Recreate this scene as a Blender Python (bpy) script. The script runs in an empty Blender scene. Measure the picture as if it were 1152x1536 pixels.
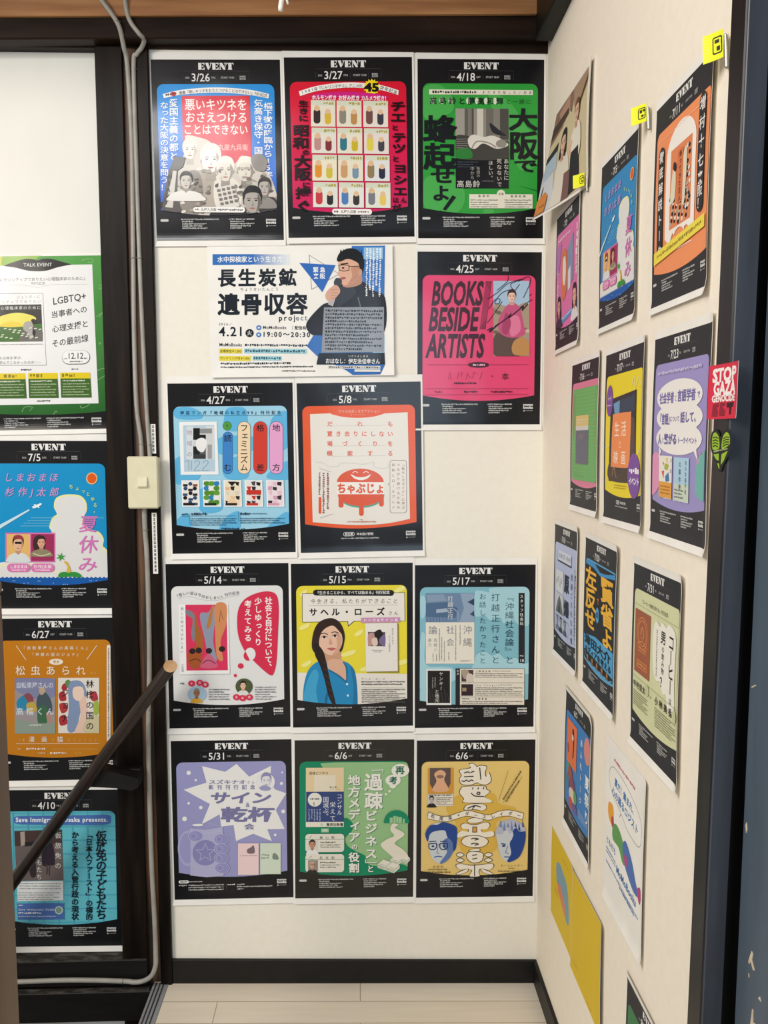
import bpy, math, random
import numpy as np
from mathutils import Matrix, Vector
from mathutils.geometry import tessellate_polygon

random.seed(7)
scene = bpy.context.scene
COL = scene.collection
PI = math.pi

# ------------------------------------------------------------------ camera
cam_data = bpy.data.cameras.new('camera')
cam = bpy.data.objects.new('camera', cam_data)
COL.objects.link(cam)
cam_data.sensor_fit = 'HORIZONTAL'
cam_data.sensor_width = 36.0
cam_data.lens = 36.0 * 1250.09 / 1152.0
cam_data.clip_start = 0.02
_r, _u, _f = Vector((0.99947, -0.03234, -0.00340)), Vector((0.00609, 0.08340, 0.99650)), Vector((0.03194, 0.99599, -0.08355))
cam.matrix_world = Matrix(((_r.x, _u.x, -_f.x, 0.0), (_r.y, _u.y, -_f.y, -1.9706), (_r.z, _u.z, -_f.z, 1.3526), (0, 0, 0, 1)))
scene.camera = cam

# ------------------------------------------------------------------ world, lamps, exposure
scene.view_settings.view_transform = 'Standard'
scene.view_settings.look = 'None'
scene.view_settings.gamma = 1.0
scene.view_settings.use_curve_mapping = False
scene.view_settings.exposure = 0.0
scene.cycles.max_bounces = 6
scene.cycles.use_denoising = True

world = bpy.data.worlds.new('room_light')
scene.world = world
world.use_nodes = True
world.node_tree.nodes['Background'].inputs[0].default_value = (1.0, 0.96, 0.91, 1)
world.node_tree.nodes['Background'].inputs[1].default_value = 0.30


def area_light(name, loc, target, size, size_y, power, color):
    d = bpy.data.lights.new(name, 'AREA')
    d.shape = 'RECTANGLE'
    d.size, d.size_y = size, size_y
    d.energy, d.color = power, color
    o = bpy.data.objects.new(name, d)
    COL.objects.link(o)
    o.location = loc
    o.rotation_euler = (Vector(target) - Vector(loc)).to_track_quat('-Z', 'Y').to_euler()
    return o


area_light('ceiling_lamp_light', (-0.80, -1.98, 2.74), (-0.45, 0.0, 1.1), 0.62, 0.20, 12.5, (0.98, 0.99, 1.0))
area_light('warm_fill_light', (-2.5, -2.8, 2.55), (0.44, -0.6, 0.5), 1.3, 1.3, 90.0, (1.0, 0.925, 0.82))  # added warm fill from the left, unseen; lifts the right wall and floor
area_light('doorway_daylight', (0.30, -3.6, 1.6), (0.44, -1.0, 1.3), 0.9, 1.6, 22.0, (0.66, 0.83, 1.0))


# ------------------------------------------------------------------ helpers
def lin(h):
    if not isinstance(h, str):
        return h
    out = []
    for i in (0, 2, 4):
        v = int(h[i:i + 2], 16) / 255.0
        out.append(v / 12.92 if v <= 0.04045 else ((v + 0.055) / 1.055) ** 2.4)
    return tuple(out) + (1.0,)


def new_mat(name):
    m = bpy.data.materials.new(name)
    m.use_nodes = True
    nt = m.node_tree
    return m, nt, nt.nodes['Principled BSDF']


def noise_mat(name, c1, c2, rough=0.6, scale=8.0, stretch=(1, 1, 1), bump=0.1, detail=6.0, spec=0.5, metallic=0.0, lo=0.35, hi=0.68):
    """two-tone noise stretched along an axis, in object space"""
    m, nt, b = new_mat(name)
    N, L = nt.nodes.new, nt.links.new
    tc = N('ShaderNodeTexCoord')
    mp = N('ShaderNodeMapping')
    mp.inputs['Scale'].default_value = stretch
    nz = N('ShaderNodeTexNoise')
    nz.inputs['Scale'].default_value = scale
    nz.inputs['Detail'].default_value = detail
    cr = N('ShaderNodeValToRGB')
    cr.color_ramp.elements[0].position, cr.color_ramp.elements[1].position = lo, hi
    cr.color_ramp.elements[0].color, cr.color_ramp.elements[1].color = lin(c1), lin(c2)
    bp = N('ShaderNodeBump')
    bp.inputs['Strength'].default_value = bump
    bp.inputs['Distance'].default_value = 0.004
    L(tc.outputs['Object'], mp.inputs['Vector'])
    L(mp.outputs['Vector'], nz.inputs['Vector'])
    L(nz.outputs['Fac'], cr.inputs['Fac'])
    L(cr.outputs['Color'], b.inputs['Base Color'])
    L(nz.outputs['Fac'], bp.inputs['Height'])
    L(bp.outputs['Normal'], b.inputs['Normal'])
    b.inputs['Roughness'].default_value = rough
    b.inputs['Specular IOR Level'].default_value = spec
    b.inputs['Metallic'].default_value = metallic
    return m


def floor_mat():
    m, nt, b = new_mat('pale_floor_boards')
    N, L = nt.nodes.new, nt.links.new
    tc = N('ShaderNodeTexCoord')
    br = N('ShaderNodeTexBrick')
    br.offset = 0.37
    br.inputs['Color1'].default_value = lin('f6ecdc')
    br.inputs['Color2'].default_value = lin('f0e5d3')
    br.inputs['Mortar'].default_value = lin('b5a690')
    br.inputs['Scale'].default_value = 1.0
    br.inputs['Mortar Size'].default_value = 0.0012
    br.inputs['Brick Width'].default_value = 0.92
    br.inputs['Row Height'].default_value = 0.075
    mp = N('ShaderNodeMapping')
    mp.inputs['Scale'].default_value = (2.5, 34, 8)
    nz = N('ShaderNodeTexNoise')
    nz.inputs['Scale'].default_value = 2.2
    nz.inputs['Detail'].default_value = 8
    cr = N('ShaderNodeValToRGB')
    cr.color_ramp.elements[0].color, cr.color_ramp.elements[1].color = (0.86, 0.845, 0.82, 1), (1.04, 1.035, 1.03, 1)
    mx = N('ShaderNodeMix')
    mx.data_type, mx.blend_type = 'RGBA', 'MULTIPLY'
    mx.inputs['Factor'].default_value = 1.0
    L(tc.outputs['Object'], br.inputs['Vector'])
    L(tc.outputs['Object'], mp.inputs['Vector'])
    L(mp.outputs['Vector'], nz.inputs['Vector'])
    L(nz.outputs['Fac'], cr.inputs['Fac'])
    L(br.outputs['Color'], mx.inputs['A'])
    L(cr.outputs['Color'], mx.inputs['B'])
    L(mx.outputs['Result'], b.inputs['Base Color'])
    b.inputs['Roughness'].default_value = 0.42
    return m


def ink_mat(name, rough):
    """printed paper: colour of the print read from the mesh, satin photo-paper gloss, faint paper waviness"""
    m, nt, b = new_mat(name)
    N, L = nt.nodes.new, nt.links.new
    at = N('ShaderNodeAttribute')
    at.attribute_name = 'print_colour'
    tc = N('ShaderNodeTexCoord')
    nz = N('ShaderNodeTexNoise')
    nz.inputs['Scale'].default_value = 9.0
    nz.inputs['Detail'].default_value = 1.0
    bp = N('ShaderNodeBump')
    bp.inputs['Strength'].default_value = 0.35
    bp.inputs['Distance'].default_value = 0.006
    L(at.outputs['Color'], b.inputs['Base Color'])
    L(tc.outputs['Object'], nz.inputs['Vector'])
    L(nz.outputs['Fac'], bp.inputs['Height'])
    L(bp.outputs['Normal'], b.inputs['Normal'])
    b.inputs['Roughness'].default_value = rough
    b.inputs['Specular IOR Level'].default_value = 0.32
    return m


M = {
    'wall': noise_mat('cream_wallpaper', 'ebe6d9', 'eee9dd', 0.85, 60, (1, 1, 1), 0.03, 3, 0.25),
    'wall_warm': noise_mat('warm_white_wallpaper', 'ece3d4', 'efe7d9', 0.85, 50, (1, 1, 1), 0.04, 3, 0.25),
    'plaster': noise_mat('old_white_plaster', 'e2e1d8', 'ecebe4', 0.8, 3.5, (1, 1, 0.6), 0.10, 5, 0.3, lo=0.25, hi=0.6),
    'post': noise_mat('dark_stained_post_wood', '0e0a08', '221913', 0.38, 5, (9, 9, 0.8), 0.14, 8, spec=0.12),
    'lath': noise_mat('worn_brown_lath_wood', '26180f', '7c5230', 0.5, 4, (16, 16, 0.9), 0.3, 8, lo=0.38, hi=0.72),
    'beam': noise_mat('dark_stained_beam_wood', '140d0a', '2c1e16', 0.45, 4, (0.8, 9, 9), 0.14, 8, spec=0.14),
    'black_wood': noise_mat('blackened_wood', '0a0a0a', '181614', 0.5, 5, (0.8, 8, 8), 0.15, 7, spec=0.3),
    'soffit': noise_mat('light_brown_board_wood', '8a5a34', 'b98756', 0.55, 3, (1.1, 9, 14), 0.12, 9, lo=0.3, hi=0.7),
    'base': noise_mat('black_vinyl_skirting', '121110', '181715', 0.5, 30, (1, 1, 1), 0.04, spec=0.3),
    'casing': noise_mat('black_painted_door_wood', '131216', '1c1b1f', 0.36, 6, (6, 6, 0.6), 0.12, 6, spec=0.3),
    'casing_lit': noise_mat('black_casing_paint_lit_tone', '33373f', '414650', 0.4, 6, (6, 6, 0.6), 0.1, 6),  # casing paint again, with bluish daylight put into its colour
    'door': noise_mat('blue_black_painted_door_wood', '414e5b', '4d5c6b', 0.40, 5, (5, 5, 0.5), 0.10, 6),
    'void': noise_mat('dark_jamb_groove', '0d0e12', '15161a', 0.6, 6, (6, 6, 0.6), 0.05),
    'newel': noise_mat('brown_grey_varnished_wood', '6a5747', '806a58', 0.5, 3, (6, 6, 0.5), 0.08, 5),
    'rail': noise_mat('dark_brown_handrail_wood', '1d130f', '2a1c16', 0.36, 4, (10, 10, 1.0), 0.08, 6),
    'cut_wood': noise_mat('raw_cut_wood', 'c79b6c', 'dcb68a', 0.7, 40, (1, 1, 1), 0.1),
    'cable': noise_mat('grey_vinyl_cable', '96938b', 'a4a199', 0.5, 30, (1, 1, 1), 0.02),
    'switch': noise_mat('ivory_switch_plastic', 'd9d3b2', 'ded8ba', 0.4, 40, (1, 1, 1), 0.02),
    'alu': noise_mat('brushed_aluminium', '94989c', 'adb1b5', 0.42, 8, (40, 0.6, 1), 0.05, 6, metallic=0.25),
    'rubber': noise_mat('dark_rubber_groove', '2a2b2d', '333436', 0.7, 30, (1, 1, 1), 0.02),
    'dust': noise_mat('dusty_dark_wood', '1c1916', '6a655d', 0.85, 26, (1, 3, 3), 0.3, 8, lo=0.45, hi=0.85),
    'tan': noise_mat('light_brown_wood_cap', 'c2b196', 'cfc0a8', 0.6, 30, (1, 8, 8), 0.1),
    'cord': noise_mat('white_cord', 'e9e6dc', 'f2efe6', 0.5, 60, (1, 1, 1), 0.05),
    'steel': noise_mat('grey_steel', '8b8a80', 'a09e94', 0.35, 40, (1, 1, 1), 0.03, metallic=0.6),
    'paint_chip': noise_mat('chipped_pale_wood', 'b9a88c', 'd2c6b0', 0.8, 40, (1, 1, 1), 0.1),
    'paper': noise_mat('white_poster_paper', 'e9e7e1', 'f0eee9', 0.55, 14, (1, 1, 1), 0.10, 2, 0.35),
    'ink': ink_mat('printed_poster_ink', 0.21),
    'ink_matte': ink_mat('printed_plain_paper_ink', 0.60),
    'tab': noise_mat('neon_yellow_card', 'e2e41c', 'e4e622', 0.6, 30, (1, 1, 1), 0.02),
    'label': ink_mat('printed_label_tape', 0.5),
}


def link_mesh(name, verts, faces, mat, parent=None, smooth=False):
    me = bpy.data.meshes.new(name)
    me.from_pydata([tuple(v) for v in verts], [], faces)
    me.materials.append(M[mat])
    if smooth:
        me.polygons.foreach_set('use_smooth', [True] * len(me.polygons))
    o = bpy.data.objects.new(name, me)
    COL.objects.link(o)
    o.parent = parent
    return o


class MB:
    """collects boxes, prisms, tubes and lathes; build() links them as ONE mesh"""

    def __init__(s):
        s.v, s.f = [], []

    def add(s, v, f):
        n = len(s.v)
        s.v += [tuple(p) for p in v]
        s.f += [tuple(i + n for i in q) for q in f]
        return s

    def box(s, x0, x1, y0, y1, z0, z1, bev=0.0, lean=0.0, tilt=0.0):
        """bevelled box; lean shifts y with height, tilt shifts z with x"""
        b = min(bev, abs(x1 - x0) / 2.01, abs(y1 - y0) / 2.01, abs(z1 - z0) / 2.01)
        cx, cy, cz = (x0 + x1) / 2, (y0 + y1) / 2, (z0 + z1) / 2
        hx, hy, hz = (x1 - x0) / 2, (y1 - y0) / 2, (z1 - z0) / 2
        if b <= 0:
            v = [(sx * hx, sy * hy, sz * hz) for sx in (-1, 1) for sy in (-1, 1) for sz in (-1, 1)]
            f = [(0, 1, 3, 2), (4, 6, 7, 5), (0, 4, 5, 1), (2, 3, 7, 6), (0, 2, 6, 4), (1, 5, 7, 3)]
        else:
            v, ix = [], {}
            for sx in (-1, 1):
                for sy in (-1, 1):
                    for sz in (-1, 1):
                        for k in range(3):
                            d = [hx - b, hy - b, hz - b]
                            d[k] += b
                            ix[(sx, sy, sz, k)] = len(v)
                            v.append((sx * d[0], sy * d[1], sz * d[2]))
            f = []
            S = (-1, 1)
            for q in S:
                f.append(tuple(ix[(q, a, c, 0)] for a, c in ((-1, -1), (1, -1), (1, 1), (-1, 1))))
                f.append(tuple(ix[(a, q, c, 1)] for a, c in ((-1, -1), (1, -1), (1, 1), (-1, 1))))
                f.append(tuple(ix[(a, c, q, 2)] for a, c in ((-1, -1), (1, -1), (1, 1), (-1, 1))))
            for a in S:
                for c in S:
                    f.append((ix[(a, c, -1, 0)], ix[(a, c, 1, 0)], ix[(a, c, 1, 1)], ix[(a, c, -1, 1)]))
                    f.append((ix[(a, -1, c, 0)], ix[(a, 1, c, 0)], ix[(a, 1, c, 2)], ix[(a, -1, c, 2)]))
                    f.append((ix[(-1, a, c, 1)], ix[(1, a, c, 1)], ix[(1, a, c, 2)], ix[(-1, a, c, 2)]))
                    for d in S:
                        f.append((ix[(a, c, d, 0)], ix[(a, c, d, 1)], ix[(a, c, d, 2)]))
        out = []
        for p in v:
            X, Y, Z = p[0] + cx, p[1] + cy, p[2] + cz
            out.append((X, Y + lean * Z, Z + tilt * X))
        return s.add(out, f)

    def tube(s, pts, r, n=12, cap=True, flat=1.0):
        pts = [Vector(p) for p in pts]
        rings = []
        up = Vector((0.13, 0.9, 0.21))
        for i, p in enumerate(pts):
            t = (pts[min(i + 1, len(pts) - 1)] - pts[max(i - 1, 0)]).normalized()
            a = t.cross(up).normalized()
            b = a.cross(t)
            rr = r[i] if isinstance(r, (list, tuple)) else r
            rings.append([p + a * rr * math.cos(2 * PI * k / n) + b * rr * flat * math.sin(2 * PI * k / n) for k in range(n)])
        v = [q for g in rings for q in g]
        f = []
        for i in range(len(pts) - 1):
            for k in range(n):
                f.append((i * n + k, i * n + (k + 1) % n, (i + 1) * n + (k + 1) % n, (i + 1) * n + k))
        if cap:
            f.append(tuple(range(n))[::-1])
            f.append(tuple(range((len(pts) - 1) * n, len(pts) * n)))
        return s.add(v, f)

    def prism(s, poly, axis, a0, a1):
        """polygon in the two other axes, extruded along axis from a0 to a1"""
        n = len(poly)
        v = []
        for a in (a0, a1):
            for p in poly:
                q = list(p)
                q.insert(axis, a)
                v.append(q)
        f = [tuple(range(n)), tuple(range(2 * n - 1, n - 1, -1))]
        f += [(i, i + n, (i + 1) % n + n, (i + 1) % n) for i in range(n)]
        return s.add(v, f)

    def build(s, name, mat, parent=None, smooth=False, kind=None):
        o = link_mesh(name, s.v, s.f, mat, parent, smooth)
        bm_fix(o)
        if kind:
            o['kind'] = kind
        return o


def bm_fix(o):
    import bmesh
    bm = bmesh.new()
    bm.from_mesh(o.data)
    bmesh.ops.recalc_face_normals(bm, faces=bm.faces)
    bm.to_mesh(o.data)
    bm.free()


def tag(o, label, cat, group=None):
    o['label'], o['category'] = label, cat
    if group:
        o['group'] = group
    return o


def empty(name, loc, label, cat, group=None):
    o = bpy.data.objects.new(name, None)
    o.empty_display_size = 0.05
    COL.objects.link(o)
    o.location = loc
    return tag(o, label, cat, group)


def smooth_path(pts, sub=8, closed=False):
    """Catmull-Rom through the points"""
    n = len(pts)
    out = []
    for i in range(n if closed else n - 1):
        p = [np.array(pts[(i + k) % n] if closed else pts[min(max(i + k, 0), n - 1)], float) for k in (-1, 0, 1, 2)]
        for j in range(sub):
            t = j / sub
            out.append(0.5 * (2 * p[1] + (p[2] - p[0]) * t + (2 * p[0] - 5 * p[1] + 4 * p[2] - p[3]) * t * t + (3 * p[1] - p[0] - 3 * p[2] + p[3]) * t ** 3))
    if not closed:
        out.append(np.array(pts[-1], float))
    return [tuple(q) for q in out]
M['floor'] = floor_mat()

# ------------------------------------------------------------------ the setting
XR = 0.4404          # face of the right wall; the back wall's face is y = 0
FT = -0.024          # the old floor falls slightly towards the right wall


def struct(mb, name, mat, smooth=False):
    return mb.build(name, mat, None, smooth, 'structure')


struct(MB().box(-0.47, XR + 0.02, 0.0, 0.09, -0.3, 2.40), 'wall_back', 'wall')
struct(MB().box(-1.7, -0.572, 0.02, 0.09, -1.3, 2.40), 'wall_left', 'plaster')
struct(MB().prism([(0.0, -0.3), (0.0, 2.40), (-1.03, 2.40), (-0.938, -0.3)], 0, XR, XR + 0.09), 'wall_right', 'wall_warm')
struct(MB().box(-0.472, 0.62, -3.6, 0.05, -0.045, 0.0155, 0, 0, FT), 'floor', 'floor')
struct(MB().box(-1.7, XR + 0.06, -0.95, 0.09, 2.46, 2.49), 'ceiling', 'soffit')  # unseen boards, front edge brought forward to shade the top of the wall

# light board above the dark beam
struct(MB().box(-1.7, 0.412, -0.050, 0.02, 2.2915, 2.462, 0.002, 0, 0.0175), 'trim_15', 'soffit')

# skirting boards
struct(MB().box(-0.462, XR, -0.008, 0.002, 0.0, 0.0745, 0.0015, 0, FT * 1.15), 'baseboard_back', 'base')
struct(MB().box(XR - 0.008, XR + 0.002, -0.945, -0.008, -0.005, 0.0725, 0.0015, 0, FT), 'baseboard_right', 'base')

# beams over the bays, post strips beside the switch, sill beams at the stair
struct(MB().box(-1.7, XR, -0.006, 0.02, 2.234, 2.262, 0.001), 'trim_1', 'beam')
struct(MB().box(-1.7, XR, -0.042, 0.02, 2.2465, 2.292, 0.003, 0, 0.0165), 'trim_2', 'beam')
struct(MB().box(0.404, XR + 0.01, -1.0, -0.04, 2.243, 2.40, 0.003), 'trim_3', 'black_wood')
struct(MB().box(-0.580, -0.519, -0.014, 0.03, -0.3, 2.236, 0.002), 'trim_4', 'post')
struct(MB().box(-0.520, -0.487, -0.005, 0.03, 0.0, 2.236, 0.001), 'trim_5', 'lath')
struct(MB().box(-0.489, -0.4615, -0.013, 0.03, 0.0, 2.236, 0.002), 'trim_6', 'post')
struct(MB().box(-1.7, -0.520, -0.017, 0.03, 0.030, 0.096, 0.002), 'trim_7', 'black_wood')
struct(MB().box(-1.7, -0.500, -0.034, 0.03, -0.050, 0.026, 0.002), 'trim_8', 'black_wood')
struct(MB().box(-0.512, -0.474, -3.6, 0.015, -0.30, 0.012, 0.002), 'trim_9', 'black_wood')
for k in range(3):
    struct(MB().box(-0.86 - 0.22 * k, -0.50 - 0.22 * k, -1.0, 0.02, -0.26 - 0.2 * k, -0.225 - 0.2 * k, 0.004), 'stair_tread', 'post')

struct(MB().box(-1.7, -0.522, -0.0165, 0.02, 0.0955, 0.0972, 0.0005), 'trim_16', 'dust')
struct(MB().box(-1.7, -0.514, -0.0335, -0.017, 0.0255, 0.0268, 0.0004), 'trim_17', 'dust')

# aluminium nosing along the stair edge of the floor, ribs running lengthwise
nose = struct(MB().box(-0.508, -0.470, -2.6, -0.006, 0.0, 0.0165, 0.001, 0, FT), 'trim_10', 'alu')
ribs = MB()
for x in (-0.5005, -0.4915, -0.4825):
    ribs.box(x - 0.0016, x + 0.0016, -2.6, -0.0065, 0.0158, 0.0171, 0, 0, FT)
ribs.build('grip_groove', 'rubber', nose)
struct(MB().box(-0.507, -0.468, -0.006, 0.012, 0.0, 0.0185, 0.001, 0, FT), 'trim_11', 'tan')

# right-hand door opening: leaning casing, dark groove, door leaf
struct(MB().box(0.420, 0.444, -0.987, -0.948, -0.02, 2.42, 0.002, -0.034), 'trim_12', 'casing')
struct(MB().box(0.4215, 0.446, -0.9895, -0.984, -0.02, 2.42, 0.001, -0.034), 'trim_18', 'casing_lit')  # strip of the casing coloured lighter and bluer, as its lit face
struct(MB().box(0.444, 0.600, -0.966, -0.936, -0.02, 2.42, 0, -0.034), 'trim_13', 'void')
struct(MB().box(0.500, 0.520, -1.95, -0.93, -0.02, 2.42), 'trim_14', 'void')
leaf = struct(MB().box(0.452, 0.486, -1.80, -1.017, 0.01, 2.30, 0.002, -0.0215), 'door_1', 'door')
chips = MB()
def chip(y, z, pts):
    chips.prism([(y + a * 0.001, z + b * 0.001) for a, b in pts], 0, 0.4513, 0.4523)
chip(-1.065, 0.757, [(0, 0), (-4, 9), (-7, 7), (-5, -1), (-12, -9), (-9, -11), (-3, -5), (1, -10), (3, -8)])
chip(-1.075, 0.700, [(0, 0), (-2, 0), (-3, -14), (-14, -10), (-14, -12), (-4, -17), (2, -22), (3, -20)])
chip(-1.044, 0.905, [(0, 0), (-2, 4), (-4, -4), (-2, -9)])
chip(-1.047, 1.071, [(0, 0), (-9, 5), (-10, 4), (-1, -1)])
chip(-1.088, 0.722, [(0, 0), (-3, 4), (-6, 0)])
chip(-1.063, 0.735, [(0, 0), (-1.5, 1), (-2, -4), (-1, -4)])
chips.build('paint_scratch', 'paint_chip', leaf)

# ------------------------------------------------------------------ things fixed to the posts
newel = MB().box(-0.63, -0.532, -0.80, -0.72, -0.3, 1.13, 0.004).build('newel_post', 'newel')
MB().box(-0.637, -0.531, -0.807, -0.719, 1.129, 1.15, 0.004).build('cap', 'newel', newel)
tag(newel, 'brown post standing in front at the left edge of the stair', 'post')

# ivory wall switch in its surface box
sw = empty('light_switch', (-0.4914, -0.013, 1.262), 'ivory wall light switch on the dark post between the poster bays', 'light switch')
MB().box(-0.031, 0.0345, -0.024, 0.0, -0.057, 0.057, 0.002).build('back_box', 'switch', sw)
MB().box(-0.035, 0.035, -0.031, -0.0235, -0.060, 0.060, 0.003).build('face_plate', 'switch', sw)
MB().box(-0.0125, 0.0125, -0.0325, -0.030, -0.0135, 0.0135, 0.001).build('rocker_frame', 'switch', sw)
MB().prism([(-0.0322, -0.0115), (-0.0322, 0.0115), (-0.0340, 0.0115), (-0.0385, -0.0085)], 0, -0.0105, 0.0105).build('rocker', 'switch', sw)


def cable(pts, r, label, clips, name='grey_cable', group=None):
    path = smooth_path(pts, 8)
    root = MB().tube(path, r, 12).build(name, 'cable', None, True)
    tag(root, label, 'cable', group)
    for (x, y, z, horiz) in clips:
        w = r + 0.0022
        mb = MB()
        arc = [(math.cos(a) * w, -math.sin(a) * w) for a in np.linspace(0, PI, 9)]
        if horiz:
            mb.tube([(x, y + b, z + a) for a, b in arc], 0.0009, 6)
        else:
            mb.tube([(x + a, y + b, z) for a, b in arc], 0.0009, 6)
        mb.build('cable_clip', 'steel', root, True)
    return root


cable([(-0.640, -0.058, 2.440), (-0.575, -0.058, 2.345), (-0.540, -0.058, 2.300), (-0.515, -0.050, 2.262), (-0.510, -0.030, 2.225), (-0.5070, -0.016, 2.190), (-0.5030, -0.013, 2.044),
       (-0.5045, -0.013, 1.899), (-0.5065, -0.013, 1.777), (-0.5095, -0.013, 1.60), (-0.5085, -0.013, 1.44), (-0.5005, -0.015, 1.365), (-0.4985, -0.018, 1.315)],
      0.0052, 'left of two grey cables running down from the ceiling to the switch',
      [(-0.5068, -0.012, 2.185, 0), (-0.5066, -0.012, 1.772, 0), (-0.4995, -0.014, 1.350, 0), (-0.517, -0.050, 2.268, 0)])
cable([(-0.4985, -0.058, 2.322), (-0.4960, -0.050, 2.290), (-0.488, -0.049, 2.268), (-0.472, -0.047, 2.247), (-0.4645, -0.034, 2.240), (-0.474, -0.019, 2.229), (-0.486, -0.016, 2.216), (-0.4935, -0.015, 2.190),
       (-0.4935, -0.013, 1.972), (-0.4925, -0.013, 1.777), (-0.4900, -0.013, 1.60), (-0.4860, -0.014, 1.451), (-0.4820, -0.016, 1.36), (-0.4795, -0.018, 1.315)],
      0.0050, 'right of two grey cables above the switch, kinked under the beam',
      [(-0.4938, -0.012, 2.185, 0), (-0.4925, -0.012, 1.772, 0), (-0.4818, -0.015, 1.348, 0)])
cable([(-0.4960, -0.020, 1.205), (-0.4965, -0.014, 1.142), (-0.4945, -0.013, 1.10), (-0.4935, -0.013, 0.985), (-0.4955, -0.013, 0.825), (-0.5020, -0.014, 0.664), (-0.5030, -0.015, 0.50), (-0.5025, -0.015, 0.333),
       (-0.4985, -0.018, 0.198), (-0.4960, -0.026, 0.115), (-0.4965, -0.030, 0.088), (-0.505, -0.032, 0.066), (-0.522, -0.032, 0.053), (-0.546, -0.030, 0.0475), (-0.578, -0.027, 0.0490), (-0.70, -0.027, 0.0545), (-0.84, -0.027, 0.0535), (-1.1, -0.027, 0.052)],
      0.0058, 'thicker grey cable dropping from the switch and turning left along the sill',
      [(-0.4962, -0.013, 1.150, 0), (-0.5000, -0.013, 0.72, 0), (-0.5765, -0.026, 0.049, 1)])

# dark stair handrail with a raw cut end, on a wooden bracket
A, B = Vector((-0.4290, -0.088, 0.8440)), Vector((-1.30, -0.088, -0.330))
hr = empty('stair_handrail', (-0.55, -0.014, 0.58), 'dark brown round wooden handrail sloping down to the left across the posters', 'handrail')
ax = (A - B).normalized()
pole = MB().tube([B - hr.location, A - hr.location], 0.0150, 32, cap=False)
n = 32
for k in range(n):
    p = Vector(pole.v[n + k])
    off = p - (A - hr.location)
    pole.v[n + k] = tuple(p + ax * (0.62 * off.y + 0.10 * off.x))
ring = [pole.v[n + k] for k in range(n)]
pole.f.append(tuple(range(n)))
pole.build('pole', 'rail', hr, True)
MB().add([tuple(Vector(q) + ax * 0.0004) for q in ring] + [tuple(Vector(q) - ax * 0.0008) for q in ring],
         [tuple(range(n))] + [(k, (k + 1) % n, n + (k + 1) % n, n + k) for k in range(n)]).build('cut_end', 'cut_wood', hr)
hr.children[-1]['label'] = 'pale raw sawn end of the handrail'
bl = hr.location
MB().prism([(x - bl.x, z - bl.z) for x, z in ((-0.612, 0.606), (-0.560, 0.592), (-0.512, 0.578), (-0.512, 0.557), (-0.528, 0.549), (-0.560, 0.556), (-0.622, 0.560))], 1, -0.068, -0.030).build('bracket', 'black_wood', hr)
MB().box(-0.028, 0.034, -0.030, 0.0, -0.033, 0.006, 0.002).build('wall_plate', 'black_wood', hr)

# pull cord of the ceiling lamp, hanging from the ceiling boards
pc = empty('pull_cord', (-0.1365, -0.30, 2.460), 'white lamp pull cord with a toggle hanging from the ceiling boards', 'pull cord')
MB().tube([(0.010, 0, 0.0), (0.006, 0, -0.1520), (0.0035, 0, -0.2120), (0.001, 0, -0.2600)], 0.0014, 8).build('string', 'cord', pc, True)
MB().tube([(0.002, 0, -0.2520), (-0.0015, 0, -0.2640), (-0.004, 0, -0.2800), (-0.0045, 0, -0.2865)], [0.003, 0.0048, 0.0050, 0.004], 12).build('toggle', 'cord', pc, True)
MB().tube([(0.001, 0, -0.2580), (0.008, 0, -0.2660), (0.010, 0, -0.2740)], 0.0022, 8).build('loop_end', 'cord', pc, True)

# ------------------------------------------------------------------ lettering: glyph outlines from Blender's own font
_cu = bpy.data.curves.new('glyph', 'FONT')
_cu.resolution_u = 2
_go = bpy.data.objects.new('glyph', _cu)
COL.objects.link(_go)
_glyphs = {}


def _outline(body, off):
    _cu.body, _cu.offset = body, off
    dg = bpy.context.evaluated_depsgraph_get()
    dg.update()
    me = bpy.data.meshes.new_from_object(_go.evaluated_get(dg))
    v = np.array([p.co[:2] for p in me.vertices]) if len(me.vertices) else np.zeros((0, 2))
    f = [tuple(p.vertices) for p in me.polygons]
    bpy.data.meshes.remove(me)
    return v, f


def glyph(ch, off=0.0):
    """vertices, faces, advance for one character at em size 1"""
    k = (ch, off)
    if k not in _glyphs:
        v, f = _outline(ch, off) if ch.strip() else (np.zeros((0, 2)), [])
        if ord(ch) > 0x2000:
            adv = 1.0
        else:
            a = _outline('H' + ch + 'H', 0)[0][:, 0].max() - _outline('HH', 0)[0][:, 0].max()
            adv = float(a)
        _glyphs[k] = (v, f, adv)
    return _glyphs[k]


LAYER = 0.00006
CLIPPED = ('panel_pattern', 'collage', 'figure_cutout', 'tower_cutout', 'portrait', 'artwork')


def clip_convex(poly, clip):
    """the part of a convex piece inside a convex outline (both in sheet metres)"""
    for i in range(len(clip)):
        a, b = clip[i], clip[(i + 1) % len(clip)]
        out = []
        side = [(b[0] - a[0]) * (q[1] - a[1]) - (b[1] - a[1]) * (q[0] - a[0]) for q in poly]
        for k, q in enumerate(poly):
            m = (k + 1) % len(poly)
            if side[k] <= 0:
                out.append(q)
            if side[k] * side[m] < 0:
                t = side[k] / (side[k] - side[m])
                out.append((q[0] + (poly[m][0] - q[0]) * t, q[1] + (poly[m][1] - q[1]) * t))
        poly = out
        if len(poly) < 3:
            return []
    return poly

SMALL_KANA = 'ぁぃぅぇぉっゃゅょァィゥェォッャュョ'
TURN = 'ー〜～「」『』（）()…―-—'


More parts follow.
